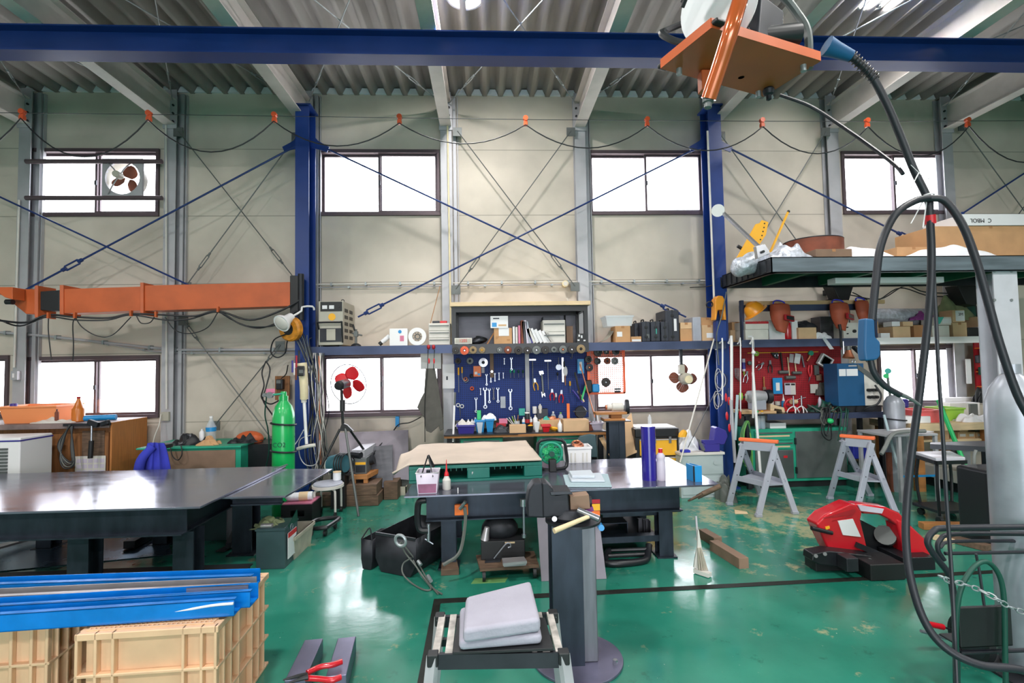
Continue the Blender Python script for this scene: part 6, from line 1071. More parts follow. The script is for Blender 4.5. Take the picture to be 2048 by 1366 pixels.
m=M().grid(lambda u,v:cc+V(((u-.5)*(.14+.2*v**.7)+.012*math.sin(9*u*3),-.06*math.sin(math.pi*u)*(1+v)+.012*math.sin(22*u),zt+.02*math.sin(math.pi*u)-.42*v)),30,12);part(g,'cloth_body',m,'blue_cloth',solid=.012);part(g,'sleeve',M().tube([cc+V((.02,-.08,zt-.02)),cc+V((-.06,-.14,zt-.15)),cc+V((-.1,-.13,zt-.35))],[.04,.05],10,5),'blue_cloth')
g=T('round_stool','small round black stool carrying the blue jacket','stool',(cc.x,5.66,0));part(g,'seat',M().cyl((cc.x,5.7,zt-.06),(cc.x,5.7,zt-.02),.1,n=20),'black');part(g,'post',M().cyl((cc.x,5.7,0),(cc.x,5.7,zt-.06),.02),'dark_steel');part(g,'base',M().cyl((cc.x,5.7,0),(cc.x,5.7,.02),.15,n=20),'dark_steel')
g=T('wall_switch','beige switch box with white cables low on the left column','switch box',P(330,842,6.7));a,b,c,d=RC(322,824,337,842,6.72);part(g,'box_body',M().box(a,b,6.72,6.76,c,d),'machine',bev=.004);part(g,'lead',M().tube([P(322,828,6.7),P(318,850,6.65),P(310,870,6.6),P(305,890,6.6)],.006,6,4),'offwhite')
g=T('wall_switch','grey switch box on the conduit left of the lower window','switch box',P(28,760,6.7));a,b,c,d=RC(21,742,34,760,6.7);part(g,'box_body',M().box(a,b,6.7,6.76,c,d),'steel_grey',bev=.004);part(g,'toggle',M().box((a+b)/2-.01,(a+b)/2+.01,6.69,6.7,c+.03,d-.03),'white')
#green gas cylinder
p=F(566,1010);pc=V((P(567,880,5.75).x,5.75,0));g=T('gas_cylinder','tall bright green gas cylinder chained at the wall','gas cylinder',pc)
r=.118;zt=P(565,783,5.75).z;part(g,'cylinder_body',M().lathe([(r*.9,0),(r,.03),(r,zt-.3),(r*.95,zt-.24),(r*.75,zt-.16),(r*.42,zt-.11),(r*.38,zt-.08)],pc,n=36),'gas_green');part(g,'neck_ring',M().cyl(pc+V((0,0,zt-.1)),pc+V((0,0,zt-.05)),r*.42,n=20),'gas_green');part(g,'valve_cap',M().lathe([(.035,0),(.035,.03),(.028,.05),(.02,.05)],pc+V((0,0,zt-.05)),n=16),'gas_green')
for z in(zt-.36,.72):part(g,'hold_chain',M().ring(pc+V((0,0,z)),(.1,.05,1),r+.012,.011,40,6),'iron')
text(g,'CO2',(pc.x,5.75-r-.002,zt-.58),.07,'gas_green' if 0 else 'green_dark')
g=T('gas_regulator','chrome gas regulator with pink tag beside the green cylinder top','regulator',P(541,797,5.7));p=P(541,790,5.7);part(g,'gauge',M().cyl(p+V((0,-.03,0)),p+V((0,.01,0)),.035,n=20),'chrome');part(g,'gauge',M().cyl(p+V((-.06,-.02,0)),p+V((-.06,.01,0)),.022,n=16),'chrome');part(g,'pipe',M().cyl(p,p+V((.14,.03,.01)),.012),'green_paint');part(g,'tag',M().ob(p+V((.0,0,.045)),(.1,.02,.05)),'pink',bev=.01)
cable('gas_hose','green gas hose dropping from the regulator to the floor',[(533,793,5.7),(530,830,5.8),(536,860,5.9),(538,900,6.0),(532,935,6.1)],.007,'green_dark')
cable('wall_lead','black lead loop hanging on the wall above the regulator',[(532,722,6.6),(524,745,6.6),(528,770,6.6),(523,795,6.5),(540,808,6.4),(560,800,6.3)],.009);cable('wall_lead','black lead loop with a crossing on the wall by the plug board',[(532,722,6.6),(540,740,6.6),(532,775,6.55),(526,800,6.5),(545,830,6.3)],.009)
cable('cylinder_chain','slack steel chain between the green cylinder and blue post',[(585,895,5.8),(596,880,6.0),(607,860,6.2)],.006,'galv')
g=T('plug_board','brown wooden backboard with a black adapter on the wall','adapter board',P(564,795,6.7));a,b,c,d=RC(550,752,579,800,6.7);part(g,'backboard',M().box(a,b,6.7,6.72,c,d),'wood_front');part(g,'adapter',M().box(a+.04,b-.06,6.62,6.7,c+.14,d-.04),'satin_black',bev=.01);part(g,'adapter_label',M().box(a+.05,b-.08,6.617,6.62,c+.22,c+.26),'mech');part(g,'lead',M().tube([P(562,757,6.65),P(572,748,6.65),P(576,730,6.6)],.007,6,4),'black')
#stick vacuum on the post
g=T('stick_vacuum','pale cordless stick vacuum hanging upright on the blue post','vacuum cleaner',P(612,895,6.1));A_=P(604,745,6.15);B_=P(607,800,6.15)
part(g,'handle_body',M().tube([P(604,726,6.12),P(606,745,6.12),P(608,775,6.12),P(608,798,6.14)],[.055,.045],14,4),'cream');part(g,'battery',M().ob(P(602,742,6.04),(.075,.06,.12)),'black',bev=.012);part(g,'display',M().ob(P(602,743,6.008),(.045,.004,.04)),'mech');part(g,'tube',M().cyl(P(608,798,6.14),P(613,888,6.1),.018,n=14),'white')
part(g,'floor_head',M().tube([P(595,898,6.1),P(612,893,6.08),P(631,890,6.1)],.022,10,3),'offwhite');part(g,'collar',M().cyl(P(607,795,6.14),P(608,805,6.14),.03,n=14),'offwhite')
g=T('hanging_tool_cluster','cluster of small screwdrivers and tags hanging by the post','tool cluster',P(590,745,6.2))
for k,(x,y,mt)in enumerate(((585,735,'navy'),(589,740,'white'),(593,725,'redboard'),(598,715,'black'),(592,750,'rust'))):part(g,'tool_handle',M().cyl(P(x,y-14,6.2),P(x,y+10,6.2),.012,n=8),mt)
g=T('cable_sheaf','sheaf of thin white and grey leads running down beside the blue post','cables',P(640,940,6.25));rt=random.Random(9)
for k in range(9):x=628+k*3;part(g,'lead',M().tube([P(x-4,706,6.25),P(x+rt.uniform(-8,8),760,6.2),P(x+rt.uniform(-10,10),820,6.2),P(x+rt.uniform(-8,14),880,6.25),P(x+rt.uniform(-6,18),950,6.3)],.0055,5,5),['rubber','offwhite','offwhite','hose_grey'][k%4])
for k in range(8):x=622+k*3.4;part(g,'lead',M().tube([P(560+k*9,640+k*5,6.2),P(598+k*3,690,6.2),P(x+rt.uniform(-14,10),790,6.22),P(x+rt.uniform(-14,14),900,6.25),P(x+rt.uniform(-4,10),960,6.35)],.006,5,5),'rubber' if k%2 else 'hose_grey')
part(g,'lead_loop',M().tube([P(622,870,6.1),P(600,880,6.1),P(599,910,6.1),P(612,930,6.1),P(634,925,6.15),P(640,880,6.2)],.006,6,6),'steel_grey')
stick('copper_pipe','copper coloured vertical pipe beside the lower window jamb','pipe',(637,712),(641,930),6.4,6.4,.014,'copper')
#red pedestal fan
Yf=5.9;c=P(682,772,Yf);g=T('pedestal_fan','pedestal fan with four red blades in front of the window','fan',(c.x,Yf,0));ax=V((.3,1,.12)).normalized();rm=V((0,1,0)).rotation_difference(ax).to_matrix()
c2=P(690,768,Yf)
for k in range(4):part(g,'blade',blade(c2+ax*.1,18+90*k,.04,.2,.16,24,rm),'red',solid=.004)
rg=c2+ax*.06;part(g,'guard_ring',M().ring(P(691,770,Yf)+ax*.06,ax,.232,.0055,48,6),'chrome');q=M()
for k in range(28):
 an=k*2*math.pi/28;d=rm@V((math.cos(an),0,math.sin(an)));q.tube([rg+d*.23,rg+ax*.08+d*.18,rg+ax*.11+d*.06],.001,4,2)
part(g,'guard_wires',q,'chrome');part(g,'motor',M().lathe([(.02,-.1),(.05,-.1),(.055,-.08),(.055,.06),(.03,.09)],c2-ax*.02,ax,22),'chrome');part(g,'motor_cap',M().lathe([(.01,-.135),(.045,-.13),(.055,-.1),(.055,-.085)],c2-ax*.02,ax,22),'black')
pb_=P(686,852,Yf);part(g,'pole',M().cyl(P(683,780,Yf-.05),pb_,.016),'black');part(g,'knuckle',M().cyl(P(685,800,Yf-.03),P(685,822,Yf-.03),.03),'black');part(g,'hub',M().pris([(678,862),(684,846),(694,850),(706,862)],Yf-.02,.04),'black')
for a,b in(((680,858),(640,938)),((690,852),(701,925)),((696,854),(728,900))):
 e=F(b[0],b[1]+70)if 0 else P(b[0],b[1],Yf+(.35 if b[0]>715 else-.1));d=e-P(*a,Yf);t=(0-P(*a,Yf).z)/d.z;part(g,'leg',M().cyl(P(*a,Yf),P(*a,Yf)+d*t,.014),'mech' if a[0]==690 else 'black')
 #wall sheets, clip, belt sander on wooden trestle, hot air fan
solo('leaning_sheet','long grey metal sheet leaning on the wall under the window','metal sheet',M().prism([P(678,866,6.55),P(816,860,6.75),P(818,960,6.55),P(680,948,6.35)],(0,.02,0)),'sheet_dull')
solo('leaning_sheet','second dull grey sheet leaning right of the first one','metal sheet',M().prism([P(740,894,6.5),P(785,890,6.5),P(786,975,6.35),P(742,975,6.35)],(0,.02,0)),'mill')
g=T('wall_clip','blue clip on the wall holding black leads under the window','clip',P(795,853,6.85));a,b,c,d=RC(791,833,798,853,6.85);part(g,'clip_body',M().box(a,b,6.84,6.9,c,d),'sky')
for dx in(0,4):part(g,'lead',M().tube([P(842,834,6.8),P(820,845,6.8),P(796,850,6.8),P(780,872+dx,6.7),P(762,888+dx,6.6),P(742,912+dx,6.4)],.007,6,5),'rubber')
def frontpt(x,y,Y):return P(x,y,Y)
g=T('wood_trestle','small light wooden trestle carrying the belt sander','trestle',(P(727,960,6.2).x,6.35,.2));zt=P(725,950,6.1).z;za=P(725,967,6.1).z;a,b=P(704,955,6.1).x,P(735,955,6.1).x
part(g,'top_board',M().prism([(a,6.1,zt-.05),(b,6.1,zt-.05),(b+.12,6.7,zt-.05),(a+.08,6.7,zt-.05)],(0,0,.05)),'wood');parts(g,'leg',M().box(a,a+.04,6.11,6.15,za,zt-.05).box(b-.05,b-.002,6.11,6.15,za,zt-.05).box(b+.04,b+.09,6.62,6.67,za,zt-.05),'wood')
xw0,xw1=P(688,985,6.07).x,P(754,985,6.07).x
for z0,z1,lb,dx in((0,za/2-.002,'lower dark squared timber under the wooden trestle',.02),(za/2,za-.002,'upper dark squared timber under the wooden trestle',0)):solo('timber_block',lb,'timber',M().box(xw0-dx,xw1+dx,6.05,6.6,z0,z1),'wood_old',bev=.006)
solo('timber_block','dark squared timber behind the trestle stack','timber',M().box(xw1+.03,xw1+.2,6.3,6.6,0,.22),'wood_old',bev=.006);solo('timber_block','low timber left of the trestle stack by the stool','timber',M().box(xw0-.42,xw0-.08,6.1,6.22,0,.14),'wood_old',bev=.006)
g=T('belt_sander','grey belt sander machine on the wooden trestle','sander',(P(727,940,6.2).x,6.3,zt));x0,x1,z0,z1=RC(709,916,733,943,6.15);part(g,'housing',M().box(x0,x1,6.15,6.5,zt,z1),'mech',bev=.006);part(g,'yellow_label',M().box(x0+.01,x1-.01,6.147,6.15,z1-.08,z1-.05),'yellow');part(g,'front_panel',M().box(x0+.015,x1-.015,6.145,6.15,zt+.02,z1-.09),'dark_steel')
part(g,'belt_unit',M().beam(P(716,908,6.2),P(740,893,6.6),.16,.09),'steel_grey');part(g,'side_table',M().beam(P(690,922,6.3),P(712,922,6.3),.05,.03),'galv');part(g,'motor',M().cyl(P(735,922,6.35),P(748,918,6.35),.06,n=18),'iron');part(g,'roller',M().cyl(P(704,909,6.2),P(722,911,6.15),.04,n=16),'dark_steel')
g=T('teal_machine','dark teal round blower machine with black ribs behind the table corner','blower',(P(678,935,6.05).x,6.05,0));c=P(676,928,6.05);part(g,'drum',M().lathe([(.02,-.12),(.1,-.1),(.115,0),(.1,.1),(.02,.1)],c,(1,-.4,.1),24),mat('machine_teal',rgb=(56,102,116),rough=.4));_T['machine_teal']=None
for k in range(4):part(g,'rib',M().ring(c+V((.03+.03*k,-.01*k,0)),(1,-.4,.1),.125,.008,24),'black')
part(g,'nozzle',M().cyl(c+V((-.14,.04,-.02)),c+V((-.08,.03,-.02)),.07,n=18),'offwhite');part(g,'base',M().box(c.x-.06,c.x+.1,c.y-.08,c.y+.1,0,c.z-.1),'black')
#round caster stool
c=F(661,1008);c=V((P(656,975,5.75).x,5.75,0));zs=P(656,967,5.7).z;g=T('round_stool','low round white stool with grey seat on casters','stool',c);part(g,'seat',M().lathe([(.01,zs-.03),(.15,zs-.03),(.16,zs-.01),(.15,zs),(.01,zs+.004)],c,n=32),'grey_plastic');part(g,'seat_rim',M().lathe([(.155,zs-.055),(.17,zs-.05),(.17,zs-.02),(.155,zs-.02)],c,n=32),'offwhite')
for an in(45,135,225,315):
 d=V((math.cos(R(an)),math.sin(R(an)),0));l=part(g,'leg',M().tube([c+d*.08+V((0,0,zs-.06)),c+d*.145+V((0,0,zs-.07)),c+d*.158+V((0,0,zs-.12)),c+d*.16+V((0,0,.06))],.013,8,3),'offwhite');part(l,'caster',M().cyl(c+d*.16+V((-.012,0,.028)),c+d*.16+V((.012,0,.028)),.028,n=14),'black')
 #STEEL TABLES AND WHAT STANDS ON THEM
ZT=.65
def tbl(label,pts,zt,th=.016,mt='plate'):
 g=T('steel_table',label,'table',V((sum(p.x for p in pts)/4,sum(p.y for p in pts)/4,0)));part(g,'top_plate',M().prism([V((p.x,p.y,zt-th))for p in pts],(0,0,th)),mt,bev=.002);return g
def hbeam(m,a,b,w,h,z1,t=.01):
 a,b=V((a[0],a[1],0)),V((b[0],b[1],0));up=V((0,0,1))
 for dz,ww,hh in((-t/2,w,t),(-h+t/2,w,t),(-h/2,t,h-2*t)):m.beam(a+up*(z1+dz),b+up*(z1+dz),ww,hh)
 return m
def hleg(x,y,w,z1,t=.01):
 return M().box(x-w/2,x+w/2,y-w/2,y-w/2+t,.012,z1).box(x-w/2,x+w/2,y+w/2-t,y+w/2,.012,z1).box(x-t/2,x+t/2,y-w/2+t,y+w/2-t,.012,z1).box(x-w*.7,x+w*.7,y-w*.7,y+w*.7,0,.012)
NR,FR=F(400,1013,ZT),F(572,932,ZT);NL,FL=F(-330,1034,ZT),F(-330,951,ZT);NL.x=FL.x=-5.1;FL.y=FR.y;NL.y=NR.y+.02
g=tbl('large dark steel fabrication table at the left reflecting the windows',[NL,NR,FR,FL],ZT);y0=3.9;xr=P(363,1040,y0-.07).x;y1=5.0;HB=.2
fm=M();hbeam(fm,(-5.2,y0),(xr,y0),.14,HB,ZT-.017);part(g,'front_beam',fm,'blued');fm=M();hbeam(fm,(-5.2,y1),(xr,y1),.14,HB,ZT-.017);part(g,'rear_beam',fm,'blued');fm=M();hbeam(fm,(xr-.055,y0+.08),(xr-.055,y1-.08),.11,HB,ZT-.017);part(g,'side_beam',fm,'blued')
for px in(-120,172,378):x=P(px,1080,4.0).x;part(g,'leg',hleg(x,4.0,.15,ZT-HB-.018),'blued');part(g,'leg',hleg(x-.05,y1,.13,ZT-HB-.018),'blued')
fm=M();hbeam(fm,(-5.2,4.12),(P(500,1130,4.12).x,4.12),.1,.08,.09);part(g,'floor_beam',fm,'dark_steel')
A1,B1,C1,D1=F(434,995,ZT-.02),F(571,992,ZT-.02),F(665,938,ZT-.02),F(556,938,ZT-.02)
g=tbl('smaller grey steel side table beyond the big left table',[V((A1.x+.02,A1.y,0)),B1,C1,V((A1.x+.02,D1.y,0))],ZT-.018);q=M()
hbeam(q,(A1.x+.1,A1.y+.05),(B1.x-.05,A1.y+.05),.08,.06,ZT-.035);part(g,'front_beam',q,'blued');x=P(493,1050,4.7).x;part(g,'leg',hleg(x,4.7,.17,ZT-.035),'blued')
solo('flat_bar','thin flat steel bar lying across the two left tables','flat bar',M().beam(F(550,938,ZT+.006),F(574,929,ZT+.006),.02,.01),'tool')
zf=0
g=T('floor_sheet','blue grey steel sheet lying on the floor below the left table','metal sheet',F(200,1100));part(g,'sheet',M().prism([V((p.x,p.y,.002))for p in(F(-60,1150),F(-60,1075),F(330,1068),F(345,1110))],(0,0,.006)),mat('sheet_blue',rgb=(104,128,150),rough=.25,metal=.8,var=.25,vs=3))
solo('angle_offcut','dark channel offcut lying under the left table between its legs','steel offcut',M().beam(F(258,1090,.05),F(302,1066,.05),.1,.07),'iron',bev=.004);solo('angle_offcut','long pale sheet edge slanting under the table at far left','steel offcut',M().beam(F(-60,1110,.06),F(76,1072,.06),.1,.02),'alu');solo('angle_offcut','dark square tube slanting behind the side table leg','steel offcut',M().beam(F(515,1075,.06),F(560,1040,.06),.07,.07),'dark_steel');solo('angle_offcut','flat grey steel strip on the floor in front of the side table leg','steel offcut',M().beam(F(440,1103,.012),F(500,1072,.012),.09,.006),'mill');solo('angle_offcut','short dark angle piece standing beside the side table leg','steel offcut',M().beam(F(456,1092,.05),F(468,1066,.05),.04,.05),'dark_steel')
g=T('metal_box','grey blue metal cabinet box under the side table','box',F(425,1075));a=F(410,1082);part(g,'box_body',M().box(a.x-.05,a.x+.2,a.y,a.y+.35,0,.38),'mill_bin',bev=.004);part(g,'side_sheet',M().box(a.x+.2,a.x+.21,a.y,a.y+.35,0,.38),'sheet_dull')
a,b=F(500,1150),F(555,1152);Yc=a.y+.1;zt=P(530,1057,Yc).z;g=T('square_can','grey green square metal can with a hanging red and white tag','can',V(((a.x+b.x)/2,Yc+.12,0)))
rotm=Matrix.Rotation(R(-4),3,'Z');w=b.x-a.x;part(g,'can_body',M().box(a.x,b.x,Yc,Yc+.28,0,zt),'mill_bin',bev=.004);part(g,'rim',M().box(a.x-.006,b.x+.006,Yc-.006,Yc+.286,zt-.02,zt-.008),'mill_bin');part(g,'handle',M().cyl((a.x+.03,Yc+.03,zt+.012),(a.x+.12,Yc+.03,zt+.012),.02),'alu')
part(g,'rear_flap',M().prism([(b.x,Yc+.04,zt-.02),(b.x,Yc+.27,zt-.02),(b.x+.02,Yc+.2,zt+.09)],(.006,0,0)),'green_dark')
part(g,'tag',M().box(b.x+.008,b.x+.012,Yc+.04,Yc+.22,zt-.27,zt-.06),'paper');part(g,'tag_band',M().box(b.x+.0125,b.x+.014,Yc+.04,Yc+.22,zt-.1,zt-.06),'red');part(g,'tag_wire',M().ring((b.x+.01,Yc+.12,zt-.03),(1,0,0),.025,.003,14),'tool')
heap('crumpled_rags','wad of dusty green rags stuffed in the square can','rags',502,1043,552,1056,Yc+.02,.22,'khaki',zt-.015,81,.5)
a,b=F(590,1122),F(632,1075);g=T('plastic_tub','dirty cream plastic tub beside the square can','tub',F(600,1080));x1=F(589,1122).x;x0=x1-.2;ya,yb=F(589,1122).y,F(628,1085).y;h=.2;m=M();t=.012;sk=F(628,1085).x-x1
o=[V((x0+.03,ya+.03,0)),V((x1-.01,ya+.03,0)),V((x1+sk-.02,yb-.03,0)),V((x0+sk,yb-.03,0)),V((x0,ya,h)),V((x1,ya,h)),V((x1+sk,yb,h)),V((x0+sk,yb,h))];cc=sum(o,V())/8;i_=[V((p.x+(cc.x-p.x)*.09,p.y+(cc.y-p.y)*.07,p.z+(.01 if k<4 else 0)))for k,p in enumerate(o)]
f=[(0,3,2,1)]+[(k,(k+1)%4,4+(k+1)%4,4+k)for k in range(4)]+[(8,9,10,11)]+[(8+(k+1)%4,8+k,12+k,12+(k+1)%4)for k in range(4)]+[(4+k,4+(k+1)%4,12+(k+1)%4,12+k)for k in range(4)];part(g,'tub_body',m.add(o+i_,f),'tan_bin');q=M()
for k in range(4):q.beam(o[4+k]+V((0,0,-.015)),o[4+(k+1)%4]+V((0,0,-.015)),.02,.03)
part(g,'rim',q,'tan_bin')
a=F(558,1052);xa,xb=a.x+.02,P(624,1040,a.y).x;zt=P(590,1010,a.y).z;g=T('step_box','black plastic step box with pink top and slot handle','step box',V(((xa+xb)/2,a.y+.15,0)));dy=.3
m=M().box(xa,xb,a.y,a.y+.02,0,zt*.42).box(xa,xa+(xb-xa)*.3,a.y,a.y+.02,zt*.42,zt*.72).box(xb-(xb-xa)*.25,xb,a.y,a.y+.02,zt*.42,zt*.72).box(xa,xb,a.y,a.y+.02,zt*.72,zt).box(xa,xa+.02,a.y+.02,a.y+dy,0,zt).box(xb-.02,xb,a.y+.02,a.y+dy,0,zt).box(xa,xb,a.y+dy-.02,a.y+dy,0,zt*.42);part(g,'box_body',m,'black');part(g,'pink_top',M().box(xa+.008,xb-.008,a.y+.005,a.y+dy-.005,zt,zt+.015),'pink',bev=.004)
zt+=.015;g=T('wrapped_roll','roll of tape wrapped in clear film lying on the pink top','roll',V(((xa+xb)/2,a.y+.1,zt)));p=V((xa+.06,a.y+.1,zt+.045));q=p+V((.22,.03,0));part(g,'film_wrap',M().cyl(p,q,.042,.045,18),'plastic_wrap');part(g,'tape_roll',M().cyl(p.lerp(q,.4),p.lerp(q,.8),.047,n=20),'wood_pale');part(g,'film_tail',M().sph(p,(.06,.05,.035),14,8),'plastic_wrap')
g=T('furniture_dolly','flat black wheeled dolly frame behind the pink topped box','dolly',F(645,1050));c=F(646,1046,.09);part(g,'deck',M().tube([c+V((-.1,-.14,0)),c+V((.06,-.16,0)),c+V((.09,-.1,0)),c+V((.12,.12,0)),c+V((.06,.16,0)),c+V((-.1,.1,0))],.022,8,3,True),'satin_black')
for d in((.06,-.12),(.09,.1),(-.08,-.1)):part(g,'wheel',M().cyl(c+V((d[0]-.012,d[1],-.058)),c+V((d[0]+.012,d[1],-.058)),.032,n=16),'black')
_z=P(656,967,5.7).z;p=F(672,961,_z);bottle('amber topped tape roll standing at the back of the round stool',674,p.y,.1,.045,'plastic_wrap','wood_pale',z=_z+.002,capr=.9,neck=.1,name='tape_roll',cat='roll')
g=T('junk_tray','grey green metal tray with scrap on the floor behind the centre table','tray',F(790,985));a,b=F(772,992),F(812,992);part(g,'tray_body',M().box(a.x,b.x,a.y,a.y+.3,.001,.02).box(a.x,b.x,a.y,a.y+.012,.02,.11).box(a.x,a.x+.012,a.y,a.y+.3,.02,.11).box(b.x-.012,b.x,a.y,a.y+.3,.02,.11),'tan_bin');part(g,'scrap_block',M().box(a.x+.12,b.x+.06,a.y+.1,a.y+.28,.02,.17),'hose_grey',bev=.005)
#centre table
NL,NR,FR=F(808,993,ZT),F(1440,968.5,ZT),F(1336,914,ZT);FL=NL+(FR-NR)
g=tbl('centre dark steel table carrying the green pallet',[NL,NR,FR,FL],ZT,.014);ux=(NR-NL).normalized();uy=(FR-NR).normalized();L=(NR-NL).length;W=(FR-NR).length
def tp(u,v,z=0):p=NL+ux*(L*u)+uy*(W*v);return V((p.x,p.y,z))
HB=.235
for nm,v in(('front_beam',.2),('rear_beam',.88)):q=M();hbeam(q,tp(.055,v),tp(.9,v),.14,HB,ZT-.015);part(g,nm,q,'blued')
for u in(.125,.85):
 for v in(.25,.87):p=tp(u,v);part(g,'leg',hleg(p.x,p.y,.12,ZT-HB-.016),'blued')
q=M();q.beam(tp(.64,.27,.36),tp(.83,.27,.36),.05,.05);q.beam(tp(.54,.24,.16),tp(.83,.24,.16),.08,.05);parts(g,'shelf_rail',q,'blued');part(g,'lower_shelf',M().prism([tp(.54,.28,.125),tp(.84,.28,.125),tp(.84,.85,.125),tp(.54,.85,.125)],(0,0,.012)),'dark_steel')
part(g,'side_plate',M().prism([tp(.87,.4,.3),tp(.94,.4,.3),tp(.94,.7,.3),tp(.87,.7,.3)],(0,0,.01)),'dark_steel')
def blk(name,label,cat,x0,x1,y0,y1,Y,dep,mt,**k):a,b,c,d=RC(x0,y0,x1,y1,Y);return solo(name,label,cat,M().box(a,b,Y,Y+dep,c if y1 else 0,d),mt,**k)
a,b,c,d=RC(1203,1046,1256,1078,4.4);g=T('steel_duct','open dark rectangular steel duct on the lower shelf of the centre table','duct',((a+b)/2,4.5,.138));part(g,'duct_shell',M().box(a,b,4.4,4.8,.138,.144).box(a,b,4.4,4.8,d-.006,d).box(a,a+.006,4.4,4.8,.144,d-.006).box(b-.006,b,4.4,4.8,.144,d-.006),'blued')
for x0,x1,yt,lb in((1274,1286,1036,'grey ribbed steel channel standing on the lower shelf'),(1288,1298,1038,'second narrower ribbed steel channel on the lower shelf')):a,b,c,d=RC(x0,yt,x1,1075,4.45);solo('steel_channel',lb,'channel',M().box(a,b,4.45,4.46,.138,d).box(a,a+.006,4.4,4.45,.138,d).box(b-.006,b,4.4,4.45,.138,d),'mill')
g=T('bent_tube','bent glossy black tube rack lying on the floor under the lower shelf','tube rack',F(1250,1120));part(g,'tube_body',M().tube([F(1298,1090,.1),F(1296,1105,.06),F(1290,1120,.03),F(1250,1126,.03),F(1215,1126,.03),F(1211,1115,.04),F(1218,1100,.06)],.028,10,5),'satin_black');parts(g,'rung',M().cyl(F(1216,1112,.05),F(1294,1108,.05),.018).cyl(F(1218,1101,.06),F(1294,1098,.08),.016),'satin_black')
dz=.1;B4=[F(960,1138,dz),F(1078,1130,dz),F(1068,1102,dz),F(952,1110,dz)];g=T('dolly_board','small wooden dolly board with casters under the centre table','dolly',V(((B4[0].x+B4[1].x)/2,B4[0].y+.15,0)));part(g,'board',M().prism([p-V((0,0,.02))for p in B4],(0,0,.02)),'wood_old');cm=sum(B4,V())/4
for p in B4:q=p.lerp(cm,.14);part(g,'caster',M().cyl(V((q.x-.012,q.y,.039)),V((q.x+.012,q.y,.039)),.039,n=16),'black')
for k in range(3):z=dz+.002+k*.022;m=M().prism([F(1008-k,1134-k,z),F(1052+k,1131-2*k,z),F(1048,1118,z),F(1004,1121,z)],(0,0,.019));solo('aluminium_plate',['bottom','middle','top'][k]+' plate of the small bright aluminium stack on the dolly board','plate',m,'alu',group='stack of aluminium plates')
g=T('hook_rod','thin bright rod with a curled end stuck in a dark plate','rod',F(980,1124,dz));Yk_=F(985,1122,dz).y;part(g,'rod_body',M().tube([P(x,y,Yk_)for x,y in((988,1117),(1003,1098),(1013,1087),(1020,1087),(1021,1093),(1016,1095))],.006,8,4),'tool');part(g,'foot_plate',M().prism([F(970,1126,dz+.001),F(1001,1124,dz+.001),F(1001,1117,dz+.001),F(972,1119,dz+.001)],(0,0,.012)),'dark_steel')
Yc_=4.03;a,b,c,d=RC(962,1082,1050,1118,Yc_);g=T('black_crate','black plastic crate full of dark parts on the dolly board','crate',((a+b)/2,Yc_+.12,dz));part(g,'crate_body',M().box(a,b,Yc_,Yc_+.3,dz+.001,d),'black',bev=.005);part(g,'yellow_strip',M().box(a+.19,b-.08,Yc_-.003,Yc_,d-.02,d-.008),'wood_pale')
solo('steel_drum_part','dark rounded steel drum part resting in the black crate','drum part',M().sph(V(((a+b)/2-.02,Yc_+.14,d+.06)),(.15,.11,.1),22,12),'iron');solo('steel_elbow','bright curved sheet piece standing left in the black crate','sheet part',M().cyl(V((a+.03,Yc_+.04,d+.001)),V((a+.05,Yc_+.04,d+.1)),.035,.02,16),'alu')
q_=lambda pts,Y:[P(x,y,Y)for x,y in pts]
g=T('c_clamp','large black C clamp gripping the left end of the centre table beam','clamp',P(845,1080,3.98));part(g,'frame',M().tube(q_([(852,1000),(838,1004),(835,1025),(836,1050),(842,1060),(856,1061)],3.97),.025,8,4),'satin_black');part(g,'screw',M().cyl(P(857,1048,3.97),P(857,1082,3.97),.014),'chrome');part(g,'tommy_bar',M().cyl(P(850,1078,3.97),P(866,1088,3.97),.006),'tool')
a,b,c,d=RC(909,1010,936,1031,3.99);g=T('yellow_clamp','orange magnetic holder with steel jaws on the table front beam','clamp',((a+b)/2,4.0,c));part(g,'magnet_block',M().box(a,b,3.99,4.03,c,d),'orange',bev=.004);part(g,'lever',M().cyl(P(920,1018,3.95),P(931,1003,3.93),.014),'chrome');part(g,'strap',M().tube([P(929,1014,3.95),P(931,1040,3.94),P(924,1090,3.9),P(914,1112,3.87),P(896,1124,3.85),P(886,1130,3.84)],.014,6,5),'hose_grey')
g=T('bar_clamp','thin chrome screw clamp hanging near the vise on the table front','clamp',P(1047,1075,3.95));part(g,'screw',M().cyl(P(1047,1010,3.95),P(1048,1070,3.95),.009),'tool');part(g,'head',M().cyl(P(1046,998,3.95),P(1046,1012,3.95),.026,n=12),'chrome');part(g,'pad',M().cyl(P(1048,1068,3.95),P(1048,1075,3.95),.018,n=12),'chrome')
solo('wooden_chock','small brown wooden block on the floor in front of the table leg','block',M().prism([F(882,1152),F(918,1150),F(913,1128),F(884,1130)],(0,0,.05)),'wood_old',bev=.003)
for x0,x1,x2,x3,lb in((1073,1122,1130,1080,'grey sheet board leaning under the table left of the vise post'),(1152,1196,1208,1140,'grey sheet board leaning under the table right of the vise post')):
 pa_,pb_,pc_,pd_=P(x0,1022,3.96),P(x1,1020,3.96),F(x2,1149),F(x3,1151);pc_.y=pd_.y=3.84;pc_.z=pd_.z=.002;solo('leaning_board',lb,'board',M().prism([pa_,pb_,pc_,pd_],(0,.016,0)),'sheet_dull')
g=T('caution_plates','yellow and red striped metal tags hanging on the table behind the vise','tags',P(1190,1040,3.95))
for y0,y1,mt in((1022,1040,'orange'),(1008,1021,'yellow'),(999,1007,'redboard')):a,b,c,d=RC(1184,y0,1200,y1,3.95);part(g,'tag_plate',M().box(a,b,3.95,3.954,c,d),mt)
